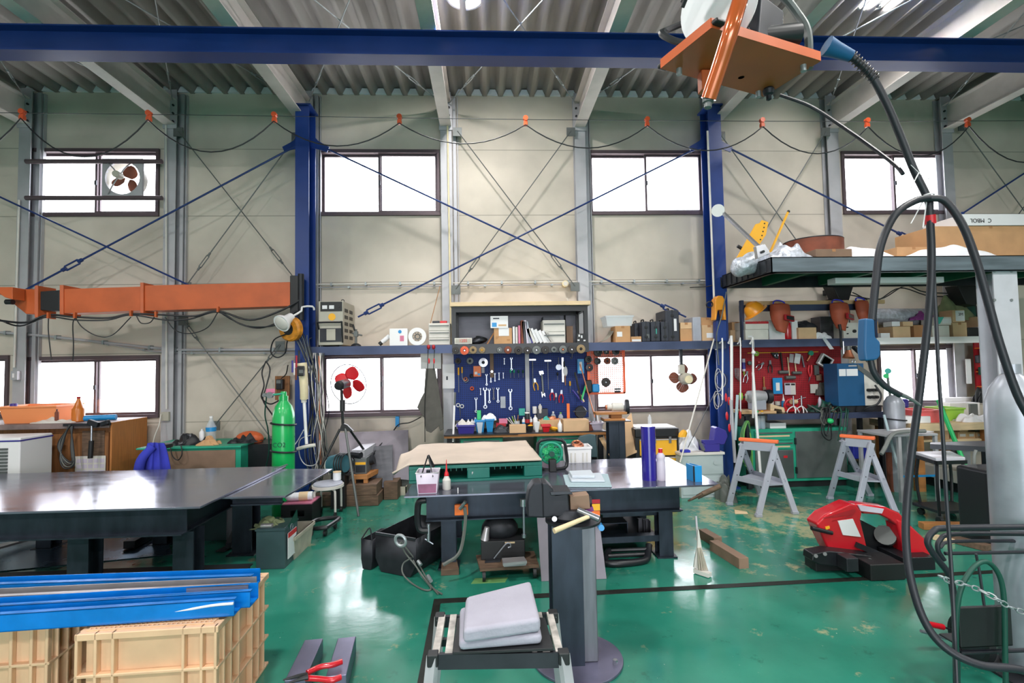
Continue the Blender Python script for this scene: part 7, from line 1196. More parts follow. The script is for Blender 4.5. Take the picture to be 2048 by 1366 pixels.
solo('blue_tube','short bright blue tube poking out right of the vise','tube',M().cyl(P(1203,1056,3.7),P(1196,1046,3.95),.022,n=12),'sky')
for k in range(3):p=P(1376+5*k,1002-3*k,4.1-.1*k);solo('wood_handle_clamp',['rear','middle','front'][k]+' brown wooden handled clamp at the right end of the centre table','clamp',M().cyl(p,p+V((.07,-.02,.035)),.008).cyl(p+V((.07,-.02,.035)),p+V((.2,-.05,.1)),.019,n=10),'wood_old')
g=T('plastic_pallet','dark green plastic pallet lying on the centre table','pallet',F(950,960,ZT));a,b=F(818,968,ZT),F(1085,957,ZT);e1=(b-a);Lp_=e1.length;e1.normalize();e2=V((-e1.y,e1.x,0));Hp=.145
def pp(u,v,z=0):q=a+e1*(u*Lp_)+e2*(v*1.05);return V((q.x,q.y,ZT+z))
q=M().prism([pp(0,0,0),pp(1,0,0),pp(1,1,0),pp(0,1,0)],(0,0,.022));part(g,'bottom_deck',q,'pallet_green',bev=.003);q=M().prism([pp(0,0,Hp-.03),pp(1,0,Hp-.03),pp(1,1,Hp-.03),pp(0,1,Hp-.03)],(0,0,.03));part(g,'top_deck',q,'pallet_green',bev=.003);q=M()
for u0,u1 in((0,.17),(.43,.6),(.86,1)):
 for v0,v1 in((0,.16),(.42,.58),(.84,1)):q.prism([pp(u0,v0,.022),pp(u1,v0,.022),pp(u1,v1,.022),pp(u0,v1,.022)],(0,0,Hp-.052))
parts(g,'spacer_block',q,'pallet_green',bev=.008);q=M()
for k in range(24):
 u=.02+k*.041;q.prism([pp(u,-.003,Hp-.05),pp(u+.004,-.003,Hp-.05),pp(u+.004,-.003,Hp-.004),pp(u,-.003,Hp-.004)],e2*.006)
part(g,'front_rib',q,'pallet_green');text(g,'F',(pp(.47,-.004,.07).x,pp(.47,-.004,.07).y,pp(0,0,.07).z),.03,'paper')
def bl(u,v):
 uu=-.12+1.115*u;zz=Hp+.018+.006*math.sin(9*u*2+3*v)*math.sin(7*v);p=pp(max(uu,0)if v>2 else uu,-.01+v*1.0,zz)
 if uu<0:p.z-=min(.13,.9*abs(uu)**1.0)*(.6+.4*math.sin(8*v));
 return p
solo('dust_blanket','beige quilted blanket spread over the green pallet','blanket',M().grid(bl,60,30),'blanket',solid=.014,ang=180)
def tF(x,y):return F(x,y,ZT)
g=T('paint_bucket','white square paint bucket with mauve paint runs and a folding handle','bucket',tF(855,984));p=tF(855,986)+V((0,.06,0));s=.085;h=.16
m=M().add([p+V((x*s*k,y*s*k,z))for z,k in((0,.85),(h,1))for x,y in((-1,-1),(1,-1),(1,1),(-1,1))],[(3,2,1,0),(0,1,5,4),(1,2,6,5),(2,3,7,6),(3,0,4,7)]);part(g,'bucket_body',m,'lilac',solid=.004);part(g,'rim',M().tube([p+V((x*s*1.02,y*s*1.02,h))for x,y in((-1,-1),(1,-1),(1,1),(-1,1))],.005,6,1,True),'white');part(g,'paint_fill',M().box(p.x-s*.82,p.x+s*.82,p.y-s*.82,p.y+s*.82,ZT+.02,ZT+.09),'paint');
part(g,'paint_run',M().prism([p+V((x*s*.97*(.86+.14*z/h),-s*(.87+.14*z/h),z))for x,z in((-.95,.004),(.95,.004),(.95,.095),(.7,.1),(.5,.08),(.3,.13),(-.3,.135),(-.6,.1),(-.95,.11))],(0,.004,0)),'paint')
for sx in(-1,1):part(g,'handle_bar',M().beam(p+V((sx*s*.55,-s*1.03,h-.03)),p+V((.0,0,h+.12)),.006,.01),'satin_black')
part(g,'handle_grip',M().beam(p+V((.0,0,h+.12)),p+V((.04,.04,h+.02)),.012,.02),'satin_black');part(g,'brush',M().box(p.x-.012,p.x+.02,p.y-.03,p.y,ZT+.12,h+ZT+.01),'iron')
bottle('white dispensing bottle with long red pointed nozzle',892,tF(892,981).y+.03,.12,.033,'offwhite','red',z=ZT,capr=.5,neck=.35,name='oil_bottle');p=tF(892,981)+V((0,.03,0));p.x=P(892,860,p.y).x
o_=[o for o in bpy.data.objects if o.name.startswith('oil_bottle')][0];part(o_,'red_nozzle',M().lathe([(.018,0),(.016,.015),(.008,.03),(.002,.12)],o_.location+V((0,0,.118)),n=12),'red')
solo('chalk_stick','small white chalk stick standing on the table front edge','chalk',M().cyl(tF(916,986),tF(916,986)+V((0,0,.04)),.004,n=6),'white')
g=T('jobsite_fan','green and black battery work fan behind the pallet corner','fan',tF(1110,944));c=tF(1106,943)+V((0,.1,.15));
part(g,'guard',M().ring(c,(.1,1,.1),.1,.012,30),'green_paint');q=M()
for k in range(4):q.ring(c+V((0,-.02-.01*(3-k)if k<3 else 0,0)),(.1,1,.1),.028+.022*k,.002,24,4)
for k in range(20):an=k*math.pi/10;q.tube([c+V((math.cos(an)*.1,0,math.sin(an)*.1)),c+V((math.cos(an)*.06,-.03,math.sin(an)*.06)),c+V((math.cos(an)*.02,-.045,math.sin(an)*.02))],.0015,4,1)
part(g,'guard_wires',q,'green_paint');part(g,'hub',M().cyl(c+V((0,-.055,0)),c+V((0,0,0)),.025,n=16),'green_dark')
for k in range(5):part(g,'blade',blade(c+V((0,.015,0)),72*k,.02,.09,.07,28),'mint',solid=.002)
part(g,'carry_frame',M().tube([c+V((-.13,0,.02)),c+V((-.1,0,.12)),c+V((.1,0,.12)),c+V((.14,0,.02)),c+V((.14,-.02,-.12)),c+V((.05,-.05,-.14)),c+V((-.08,-.05,-.14)),c+V((-.13,-.01,-.08))],.016,8,3,True),'satin_black');part(g,'battery',M().box(c.x-.035,c.x+.03,c.y-.13,c.y-.05,ZT,ZT+.11),'black',bev=.006)
g=tub('white plastic case with ribbed front on the centre table',1131,894,1183,926,tF(1157,926).y,.2,'white',ZT,t=.006,taper=.006);y_=tF(1157,926).y;a_,b_,c_,d_=RC(1131,894,1183,926,y_);q=M()
for u in(.2,.35,.65,.8):q.box(a_+(b_-a_)*u,a_+(b_-a_)*u+.012,y_-.004,y_+.01,ZT+.012,ZT+.1)
parts(g,'rib',q,'offwhite');solo('copper_coil','orange copper wire coil heaped in the white plastic case','wire coil',M().ring((a_+.14,y_+.1,d_+.005),(.1,-.3,1),.05,.018,20).ring((a_+.13,y_+.1,d_+.025),(-.1,-.4,1),.038,.012,20),'copper');heap('case_contents','dark tools lying in the white plastic case','tools',1135,888,1160,897,y_+.04,.1,'black',d_-.03,91,.4)
for k,(x0,x1,y0_,y1_,z0,z1,mt,lb)in enumerate(((1126,1224,975,948,0,.012,'towel_blue','pale blue folded towel at the bottom of the towel pile'),(1136,1210,968,950,.013,.03,'towel','middle white towel of the towel pile'),(1138,1190,964,950,.031,.055,'towel','top folded white towel of the towel pile'))):
 a_,b_,c_,d_=tF(x0,y1_+4),tF(x0+6,y0_),tF(x1,y0_),tF(x1-8,y1_+2);m=M().prism([V((v.x,v.y,ZT+z0))for v in(b_,c_,d_,a_)],(0,0,z1-z0));solo('folded_towel',lb,'towel',m,mt,bev=.006)
p=tF(1300,960);p.x=P(1300,950,p.y).x;y_=p.y+.02;r=(P(1314,900,y_).x-P(1286,900,y_).x)/2;g=T('film_roll','tall glossy dark blue roll of film standing on the centre table','film roll',(p.x,y_,ZT));h=P(1298,852,y_).z-ZT;part(g,'film_body',M().lathe([(r,0),(r,h)],(p.x,y_,ZT),n=40),'navy_gloss');part(g,'paper_core',M().lathe([(r*.5,0),(r*.5,h-.001),(r*.98,h-.001),(r*.98,h-.003)],(p.x,y_,ZT),n=30),'paper')
p=tF(1325,962);g=T('plastic_bottle','translucent round plastic bottle with pink cap beside the blue roll','bottle',p+V((0,.03,0)));p=g.location;h=P(1323,897,p.y).z-ZT;part(g,'bottle_body',M().lathe([(.034,0),(.037,.008),(.037,h*.55),(.033,h*.62),(.036,h*.7),(.036,h*.78),(.02,h*.86),(.014,h*.88)],p,n=24),'lilac');part(g,'cap',M().cyl(p+V((0,0,h*.87)),p+V((0,0,h)),.017,n=16),'red')
c=tF(1392,964);g=T('blue_profile','bright blue U shaped profile sample standing near the table corner','profile',c);z1=P(1392,932,c.y).z;a_=V((P(1374,950,c.y+.12).x,c.y+.12,0));b_=V((P(1389,950,c.y).x,c.y,0));d_=V((P(1404,950,c.y).x,c.y,0));q=M()
for u,v in((a_,b_+V((0,.015,0))),):q.beam(u+V((0,0,ZT+(z1-ZT)/2)),v+V((0,0,ZT+(z1-ZT)/2)),.012,z1-ZT)
q.box(b_.x+.003,d_.x,c.y,c.y+.012,ZT,z1);q.beam(V((d_.x-.006,c.y+.012,ZT+(z1-ZT)/2)),V((d_.x-.05,c.y+.12,ZT+(z1-ZT)/2)),.008,z1-ZT);part(g,'profile_body',q,'sky');part(g,'edge',M().box(b_.x-.006,b_.x+.002,c.y-.002,c.y+.012,ZT,z1),'satin_black')
#vise on its post
c=F(1155,1318);g=T('vise_stand','dark steel post on a round floor plate carrying the bench vise','vise stand',V((c.x,c.y,0)));part(g,'base_plate',M().cyl((c.x,c.y,0),(c.x,c.y,.014),.25,n=48),'base_steel',bev=.002)
x0,x1=P(1105,1150,c.y-.09).x,P(1166,1150,c.y-.09).x;zt=P(1150,1040,c.y).z;x2=P(1188,1150,c.y-.04).x;part(g,'post_face',M().box(x0,x1,c.y-.09,c.y-.078,.014,zt).box(x0+.02,x0+.03,c.y-.078,c.y+.078,.014,zt).box(x0,x1,c.y+.078,c.y+.09,.014,zt),'blued');part(g,'box_column',M().box(x1+.002,x2+.01,c.y-.06,c.y+.06,.014,zt),mat('scaled_steel',rgb=(116,118,126),rough=.42,metal=.6,var=.3,vs=4,stretch=(5,5,.6)),bev=.006)
part(g,'bolt',M().cyl((c.x+.19,c.y-.09,.014),(c.x+.19,c.y-.09,.04),.014,n=6),'chrome');part(g,'head_plate',M().cyl((c.x-.01,c.y-.01,zt),(c.x-.01,c.y-.01,zt+.012),.155,n=40),'dark_steel')
zt+=.013;g=T('bench_vise','large dark cast iron bench vise on the steel post','vise',V((c.x,c.y,zt)));Yv=c.y-.06
part(g,'swivel_base',M().lathe([(.11,0),(.115,.02),(.09,.04),(.085,.06)],(c.x-.02,c.y,zt),n=28),'iron');
part(g,'rear_body',M().pris([(1055,1036),(1054,1005),(1058,980),(1068,966),(1084,964),(1090,980),(1092,1037)],Yv,.12),'iron',bev=.012);part(g,'fixed_jaw_body',M().pris([(1084,966),(1094,966),(1106,978),(1112,990),(1137,986),(1141,1034),(1086,1036)],Yv-.01,.13),'iron',bev=.01);part(g,'slide_bar',M().pris([(1140,993),(1178,989),(1181,1018),(1141,1020)],Yv+.01,.08),'brown_box',bev=.004);part(g,'top_jaw',M().pris([(1100,984),(1142,983),(1146,989),(1102,991)],Yv-.02,.15),'dark_steel',bev=.003)
part(g,'clamp_bolt',M().cyl(P(1109,1038,Yv-.06),P(1109,1038,Yv-.02),.014,n=12),'chrome');part(g,'spindle',M().cyl(P(1176,1003,Yv+.05),P(1182,1003,Yv+.05),.03,n=12),'iron')
g=T('ball_hammer','hammer with a pale wooden handle lying across the vise plate','hammer',P(1150,1045,Yv-.05));ha,hb=P(1108,1062,Yv-.17),P(1180,1032,Yv-.07);part(g,'handle',M().cyl(ha,hb,.0145,.011,14),'wood_pale');d=(hb-ha).normalized();k_=V((.6,-.2,-.3)).normalized();part(g,'head',M().cyl(hb-V((.06,-.03,-.025)),hb+V((.045,-.02,-.012)),.017,n=14),'chrome')
solo('purple_wedge','small purple grey wedge behind the hammer head','wedge',M().pris([(1166,1018),(1186,1014),(1188,1022),(1172,1026)],Yv+.02,.04),'purple_lid')
#stool with folded felt, foreground
zt=.46;fl,fr_=F(866,1312,zt),F(1127,1308,zt);bl_,br=F(880,1234,zt),F(1106,1228,zt);g=T('work_stool','paint stained aluminium slatted stool in the foreground','stool',V(((fl.x+fr_.x)/2,(fl.y+bl_.y)/2,0)));q=M()
def mixp(u,v):return(fl*(1-u)+fr_*u)*(1-v)+(bl_*(1-u)+br*u)*v
for u in(.02,.12,.2,.5,.78,.87,.97):q.beam(mixp(u,0),mixp(u,1),.03 if u in(.02,.12,.87,.97)else .02,.022)
parts(g,'slat',q,mat('stained_alu',rgb=(196,190,184),rough=.5,metal=.3,var=.35,vs=18));q=M();q.beam(mixp(0,0)+V((0,0,-.02)),mixp(1,0)+V((0,0,-.02)),.02,.06);q.beam(mixp(0,1)+V((0,0,-.02)),mixp(1,1)+V((0,0,-.02)),.02,.05);q.beam(mixp(0,.5)+V((0,0,-.03)),mixp(1,.5)+V((0,0,-.03)),.02,.03);parts(g,'cross_rail',q,'dark_steel')
for u,v in((0,0),(1,0),(0,1),(1,1)):
 p=mixp(u,v);e=V((p.x+(.05 if u else-.05),p.y+(.08 if v else-.08),0));l=part(g,'leg',M().beam(p,e,.045,.028),'steel_grey');part(l,'corner_cap',M().ob(p+V((0,0,-.01)),(.045,.045,.05)),'black',bev=.005)
for k,(z0,z1,mt,lb,pts)in enumerate(((.474,.486,'black','black flat plate under the folded felt on the stool',[(905,1310),(1108,1302),(1090,1240),(915,1240)]),(.487,.53,'felt','lower fold of grey felt on the stool',[(918,1304),(1085,1290),(1068,1212),(920,1232)]),(.531,.59,'felt','thick folded grey felt square on top of the stool pile',[(926,1290),(1082,1266),(1062,1184),(932,1218)]))):
 m=M().prism([F(x,y,z0)for x,y in pts],(0,0,z1-z0));solo('folded_felt' if k else 'flat_plate',lb,'felt' if k else 'plate',m,mt,bev=.018 if k else .002)
 #crates with blue profiles
def vcrate(label,c0,c1,depth,skew,h):
 """c0,c1 near top corners (world), crate upside down: mesh base on top"""
 e1=(c1-c0);w=e1.length;e1.normalize();e2=V((-e1.y,e1.x,0));g=T('plastic_crate',label,'crate',V(((c0.x+c1.x)/2,(c0.y+c1.y)/2+depth/2,0)))
 def q_(u,v,z):k=1-.0*z;q=c0+e1*(u*w)+e2*(v*depth);return V((q.x,q.y,z))
 t=.018;m=M()
 m.prism([q_(.05,.05,.01),q_(.95,.05,.01),q_(.95,.95,.01),q_(.05,.95,.01)],(0,0,h-.02));part(g,'wall_shell',m,'crate');r_=M()
 for z in(h-.03,h*.62,h*.3,.0):
  pts=[(0,0),(1,0),(1,1),(0,1)];r_.prism([q_(-.002,-.002,z),q_(1.002,-.002,z),q_(1.002,1.002,z),q_(-.002,1.002,z)],(0,0,.014 if z<h-.03 else .03))
 for u in(.0,.13,.25,.74,.87,.97):r_.prism([q_(u,-.002,.0),q_(u+.022,-.002,.0),q_(u+.022,.05,.0),q_(u,.05,.0)],(0,0,h))
 for v in(.1,.22,.36,.62,.76,.88):r_.prism([q_(.95,v,.0),q_(1.002,v,.0),q_(1.002,v+.022,.0),q_(.95,v+.022,.0)],(0,0,h))
 part(g,'outer_ribs',r_,'crate',bev=.004);md=M();n=26;
 for i in range(n+1):
  u=.06+.88*i/n;md.prism([q_(u-.006,.05,h),q_(u+.006,.05,h),q_(u+.006,.95,h),q_(u-.006,.95,h)],(0,0,.005))
 for i in range(n+1):
  v=.05+.9*i/n;md.prism([q_(.05,v-.006,h+.0005),q_(.95,v-.006,h+.0005),q_(.95,v+.006,h+.0005),q_(.05,v+.006,h+.0005)],(0,0,.005))
 part(g,'mesh_base',md,'crate');return g
HC=.5
vcrate('large cream plastic crate upside down under the blue profiles',F(149,1270,HC),F(436,1252,HC),.58,0,HC);vcrate('second cream plastic crate at the bottom left corner',F(-220,1268,HC),F(92,1250,HC)+V((0,.02,0)),.5,0,HC)
prof=[((-260,1178),(503,1152),'nearly hidden rearmost blue film wrapped channel','film',.07,1152),((-260,1206),(496,1170),'bare grey topped channel between the blue ones','alu',.07,1172),((-260,1228),(500,1183),'blue film wrapped channel second from the front','film',.075,1190),((-260,1247),(468,1199),'nearest and shortest blue film wrapped channel','film',.075,1205)]
for k,(pa_,pb_,lb,mt,h,_)in enumerate(prof):
 z=HC+.012+(0 if k!=1 else .0);p,q=F(*pa_,z+h),F(*pb_,z+h);p.z=q.z=z;d=(q-p).normalized();n=V((-d.y,d.x,0));g=T('blue_channel' if mt=='film' else 'grey_channel',lb+' on the cream crates','channel',p.lerp(q,.7));w=.1;t=.004;m=M()
 m.prism([p,p+n*w,p+n*w+V((0,0,t)),p+V((0,0,t))],q-p);m.prism([p,p+n*t,p+n*t+V((0,0,h)),p+V((0,0,h))],q-p);m.prism([p+n*w,p+n*(w-t),p+n*(w-t)+V((0,0,h)),p+n*w+V((0,0,h))],q-p)
 m.prism([p+V((0,0,h-t)),p+n*.03+V((0,0,h-t)),p+n*.03+V((0,0,h)),p+V((0,0,h))],q-p);part(g,'channel_body',m,mt)
 if k==3:part(g,'loose_film',M().tube([q+V((-.5,-.003,.05)),q+V((-.3,-.01,.035)),q+V((-.1,-.006,.055)),q+V((0,-.006,.06))],.006,6,4),'plastic_wrap')
for k,(a_,b_,lb)in enumerate((((590,1380),(628,1296),'left square steel tube lying under the red pliers'),((672,1372),(694,1292),'right square steel tube lying under the red pliers'))):solo('square_tube',lb,'steel tube',M().beam(F(*a_,.05),F(*b_,.05),.1,.1),'base_steel',bev=.004)
g=T('locking_pliers','pair of pliers with red grips lying across two square tubes','pliers',F(640,1345,.105));z=.115
part(g,'jaw',M().tube([F(566,1360,z),F(596,1352,z),F(616,1350,z)],[.004,.014],8,2),'black');part(g,'jaw',M().tube([F(578,1366,z+.01),F(602,1358,z+.01),F(616,1354,z+.01)],[.004,.014],8,2),'black');part(g,'grip',M().tube([F(614,1346,z+.01),F(640,1334,z+.01),F(664,1330,z+.01),F(684,1323,z+.01)],.014,10,4),'red_gloss');part(g,'grip',M().tube([F(612,1356,z),F(640,1358,z),F(664,1360,z),F(682,1354,z)],.014,10,4),'red_gloss')
#steel chutes with wire sling left of the table
def chute(label,pts,h,Y0,bail):
 pass
a,b,c_,d_=F(725,1130),F(780,1155),F(838,1150),F(762,1072);g=T('steel_hopper','long dark steel hopper trough left of the centre table','hopper',F(790,1110));t=.006
def open_trough(n0,n1,L,h,g,mt='iron'):
 d=(n1-n0).normalized();nn=V((-d.y,d.x,0))*L;w=(n1-n0).length;P0,P1,P2,P3=n0,n1,n1+nn,n0+nn;m=M();z1=V((0,0,h));zb_=V((0,0,.004));dd=d*(w*.14)
 A_,B_,C__,D_=P0+dd+zb_,P1-dd+zb_,P2-dd+zb_,P3+dd+zb_
 A2,B2,C2,D2=P0+V((0,0,h*.35)),P1+V((0,0,h*.35)),P2+V((0,0,h*.35)),P3+V((0,0,h*.35))
 m.add([A_,B_,C__,D_,A2,B2,C2,D2,P0+z1,P1+z1,P2+z1,P3+z1],[(0,1,2,3),(0,1,5,4),(2,3,7,6),(1,2,6,5),(3,0,4,7),(4,5,9,8),(5,6,10,9),(6,7,11,10),(7,4,8,11)]);part(g,'trough_body',m,mt,solid=.006);return P0+z1,P1+z1
n0,n1=F(752,1142),F(832,1158);p0,p1=open_trough(n0,n1,.55,.3,g);part(g,'lip',M().beam(p0,p1,.012,.02),'dark_steel')
g=T('steel_hopper','small dark steel hopper bucket left of the larger trough','hopper',F(745,1130));n0,n1=F(728,1138)+V((-.02,0,0)),F(752,1141)+V((-.03,0,0));p0,p1=open_trough(n0,n1,.28,.24,g);part(g,'bail',M().tube([p0,p0.lerp(p1,.5)+V((0,.1,.06)),p1],.006,6,5),'iron')
g=T('wire_sling','grey looped wire rope sling with shackle hooked on the trough','sling',F(840,1160));s0=P(800,1079,2.9);part(g,'shackle',M().ring(P(801,1081,3.05),(.4,1,.2),.035,.009,18),'galv');q=[(800,1086,.3),(812,1108,.2),(830,1130,.12),(850,1158,.04),(868,1178,.012),(884,1188,.01)]
part(g,'rope',M().tube([F(x,y,z)for x,y,z in q],.006,8,5),'hose_grey');part(g,'rope',M().tube([F(x,y,z)for x,y,z in((802,1084,.3),(820,1106,.2),(838,1130,.1),(860,1168,.02),(876,1188,.01))],.006,8,5),'hose_grey');part(g,'rope_loop',M().tube([F(x,y,z)for x,y,z in((822,1116,.17),(806,1128,.12),(806,1148,.06),(826,1168,.01),(850,1180,.01),(862,1176,.01),(842,1150,.05),(826,1120,.15))],.006,8,5),'hose_grey');parts(g,'ferrule',M().cyl(F(836,1122,.14),F(842,1130,.12),.014).cyl(F(856,1152,.06),F(862,1162,.05),.014),'galv')
solo('steel_bar','farther dark square steel bar on the floor right of the centre table','steel bar',M().beam(F(1405,1066,.04),F(1436,1084,.04),.08,.08),'brown_box',bev=.003);solo('steel_bar','nearer and longer dark square steel bar on the floor','steel bar',M().beam(F(1428,1090,.04),F(1488,1127,.04),.085,.085),'brown_box',bev=.003)
g=T('long_dustpan','white long handled plastic scraper shovel standing on the floor','dustpan',F(1405,1147));y_=F(1403,1147).y;m=M().pris([(1388,1136),(1420,1150),(1416,1138),(1404,1096),(1398,1060),(1396,1060),(1395,1095),(1390,1120)],y_,.02);part(g,'pan',m,'offwhite',bev=.003);q=M()
for k in range(4):q.beam(P(1396+1.2*k,1096,y_-.004),P(1398+5*k,1140,y_-.03),.006,.02)
parts(g,'rib',q,'tan_bin');part(g,'handle',M().cyl(P(1397,1100,y_+.01),P(1392,1032,y_+.1),.009),'steel_grey');part(g,'front_lip',M().beam(F(1390,1140,.02),F(1420,1150,.02),.05,.03),'offwhite')
solo('scrap_paper','pale scrap of brown card on the floor between the trestles','paper',M().prism([F(1469,1020,.002),F(1494,1024,.002),F(1496,1028,.002),F(1470,1028,.002)],(0,0,.004)),'wood_pale')
solo('floor_tape','faded yellow green tape patch on the floor before the dolly','tape',M().prism([V((p.x,p.y,.0005))for p in(F(942,1168),F(1010,1165),F(1016,1155),F(950,1157))],(0,0,.0015)),mat('old_tape',rgb=(104,150,90),rough=.6))
#RIGHT SIDE, FLOOR
def trestle(label,ft,top_):
 """ft: pixel feet near-left, near-right, far-right, far-left; top_: pixel bar ends (x,y)"""
 f0,f1,f2,f3=[F(*p)for p in ft];ym=(f1.y+f0.y+f2.y+f3.y)/4;ta,tb=P(*top_[0],ym+.1),P(*top_[1],ym-.15)
 ta.z=tb.z=(ta.z+tb.z)/2
 g=T('saw_trestle',label,'trestle',V(((f0.x+f2.x)/2,ym,0)));e=(tb-ta).normalized()
 part(g,'top_bar',M().beam(ta+V((0,0,0)),tb,.07,.035),'orange_plastic',bev=.008,label='orange rubber top bar')
 zb=V((0,0,-.03));L=[]
 tops=[ta+e*.03,tb-e*.05,tb-e*.05,ta+e*.03]
 for k,(f_,t_)in enumerate(zip((f0,f1,f2,f3),tops)):
  off=V((0,-.03,-.05))if k<2 else V((0,.03,-.05));l=part(g,'leg',M().beam(f_+V((0,0,.02)),t_+off,.062,.03,up=(0,1,0)),'grey_plastic',bev=.005);q=M()
  for s in(.2,.5,.8):p=f_.lerp(t_+off,s);q.cyl(p+V((0,-.018,0)),p+V((0,-.013,0)),.006,n=8)
  part(l,'rivets',q,'black');part(l,'foot',M().ob(f_+V((0,0,.015)),(.07,.045,.03)),'grey_plastic',bev=.004)
 for a,b in((0,1),(3,2)):
  sgn=-.03 if a==0 else .03;A,B=tops[a]+V((0,sgn,-.06)),tops[b]+V((0,sgn,-.06));part(g,'yoke',M().beam(A,B,.012,.1),'grey_plastic',bev=.004)
  fa,fb=(f0,f1)if a==0 else(f3,f2);A,B=fa.lerp(tops[a],.42),fb.lerp(tops[b],.42);part(g,'cross_rail',M().beam(A,B,.012,.06),'grey_plastic',bev=.003)
 c=[f_.lerp(t_,.42)for f_,t_ in zip((f0,f1,f2,f3),tops)];part(g,'tray',M().prism([V((p.x,p.y,c[0].z-.02))for p in c],(0,0,.012)),'grey_plastic');return g
trestle('grey folding trestle with orange top nearer the clear drawers',((1459,1010),(1517,1034),(1590,1028),(1520,990)),((1478,874),(1557,888)))
trestle('grey folding trestle with orange top near the steel cabinet doors',((1660,998),(1715,1022),(1790,1026),(1740,992)),((1680,866),(1750,882)))
Yd=5.95;a,b,c,d=RC(1362,905,1448,980,Yd);zt=P(1405,905,Yd).z;g=T('clear_drawers','translucent plastic drawer box under the blue open toolbox','drawer box',((a+b)/2,Yd+.2,0));part(g,'housing',M().box(a,b,Yd+.01,Yd+.42,0,zt-.03),'clearbin',bev=.004);part(g,'top_rim',M().box(a-.01,b+.015,Yd-.01,Yd+.43,zt-.03,zt),'offwhite',bev=.004)
for k in range(2):dr=part(g,'drawer',M().box(a+.015,b-.015,Yd,Yd+.01,.04+k*.24,.25+k*.24),'clearbin',bev=.004);parts(dr,'handle',M().cyl((a+.1,Yd-.012,.18+k*.24),(a+.1,Yd,.18+k*.24),.03,n=12).cyl((b-.1,Yd-.012,.18+k*.24),(b-.1,Yd,.18+k*.24),.03,n=12),'clearbin')
g=T('open_toolbox','small dark blue toolbox with raised lid on the clear drawers','toolbox',(P(1425,900,Yd).x,Yd+.15,zt));a2,b2,_,zz=RC(1411,889,1441,903,Yd);m=M();part(g,'box_shell',M().box(a2,b2,Yd+.02,Yd+.026,zt,zz).box(a2,b2,Yd+.25,Yd+.256,zt,zz).box(a2,a2+.006,Yd+.026,Yd+.25,zt,zz).box(b2-.006,b2,Yd+.026,Yd+.25,zt,zz).box(a2,b2,Yd+.02,Yd+.256,zt,zt+.006),'navy');part(g,'lid',M().pris([(1427,884),(1431,856),(1436,854),(1452,861),(1456,872),(1450,888),(1444,890)],Yd+.1,.14),'navy',bev=.008);part(g,'tray',M().pris([(1402,880),(1428,880),(1441,887),(1411,889)],Yd+.03,.02),'navy')
heap('bag_of_sheets','white and yellow plastic bag slumped on the clear drawers','bag',1362,862,1398,903,Yd+.12,.15,'plastic_wrap',zt,101,.25);heap('yellow_bag_top','yellow corner of packing foam on the white bag','foam',1361,860,1374,872,Yd+.08,.04,'yellow',P(1368,874,Yd+.1).z,102,.2);solo('blue_pouch','blue plastic pouch lying at the left of the clear drawers','pouch',M().box(P(1364,900,Yd).x,P(1382,900,Yd).x,Yd+.01,Yd+.08,zt,zt+.03),'blue_cloth',bev=.008);solo('steel_trowel','grey steel trowel blade leaning on the blue toolbox','trowel',M().prism([P(1396,878,Yd-.02),P(1400,880,Yd-.02),P(1411,900,Yd-.02),P(1407,902,Yd-.02)],(0,.05,0)),'mech')
Yt=6.1;a,b,c,d=RC(1272,857,1359,960,Yt);g=T('tool_chest','yellow and black rolling tool chest behind the blue film roll','tool chest',((a+b)/2,Yt+.2,0));part(g,'body',M().box(a,b,Yt+.015,Yt+.4,.06,d-.03),'satin_black',bev=.006);part(g,'lid',M().box(a-.005,b+.005,Yt,Yt+.41,d-.11,d),'satin_black',bev=.015);part(g,'white_cloth',M().box(a+.02,b-.02,Yt+.05,Yt+.36,d,d+.012),'paper')
z=d-.13
for h in(.2,.05,.05,.05,.18):dr=part(g,'drawer',M().box(a+.05,b-.03,Yt,Yt+.015,z-h,z),'yellow',bev=.004);part(dr,'pull_rail',M().box(a+.05,b-.03,Yt-.008,Yt,z-.012,z),'steel_grey');z-=h+.02
parts(g,'latch',M().box(a+.22,a+.25,Yt-.012,Yt,d-.18,d-.1).box(b-.13,b-.1,Yt-.012,Yt,d-.18,d-.1),'chrome');parts(g,'caster',M().cyl((a+.05,Yt+.05,.03),(a+.08,Yt+.05,.03),.03).cyl((b-.08,Yt+.05,.03),(b-.05,Yt+.05,.03),.03),'black')
bottle('thin clear pointed bottle standing on the tool chest',1300,6.25,.14,.022,'clear','clear',z=d+.012)
heap('floor_rags','heap of white and black rags on the floor beside the clear drawers','rags',1449,955,1472,985,5.7,.3,'hose_grey',0,103,.3)
g=T('hose_coil','light green hose coil hanging under the bench corner','hose',P(1492,940,6.15));
for k in range(6):part(g,'hose_loop',M().tube([P(1491+k,842,6.17),P(1480+k*1.5,875,6.15-.01*k),P(1482+k*3,915+k*4,6.14),P(1494+k*2,930+k*3,6.14),P(1504,900,6.14-.01*k),P(1500,865,6.16)],.008,6,5,True),'hose_green' if k%2 else 'green_dark')
g=T('work_apron','dark grey work apron hanging between window and blue board','apron',P(866,862,6.2));m=M().pris([(851,737),(870,737),(878,780),(884,825),(887,858),(880,862),(878,852),(862,866),(852,862),(848,835),(834,815),(840,800),(848,785)],6.2,.02);part(g,'cloth_body',m,'grey_cloth',bev=.006);part(g,'strap',M().tube([P(856,700,6.29),P(855,740,6.19),P(850,800,6.18),P(850,884,6.2)],.005,6,3),'black');part(g,'strap',M().tube([P(869,700,6.29),P(867,740,6.19)],.005,6,1),'black')
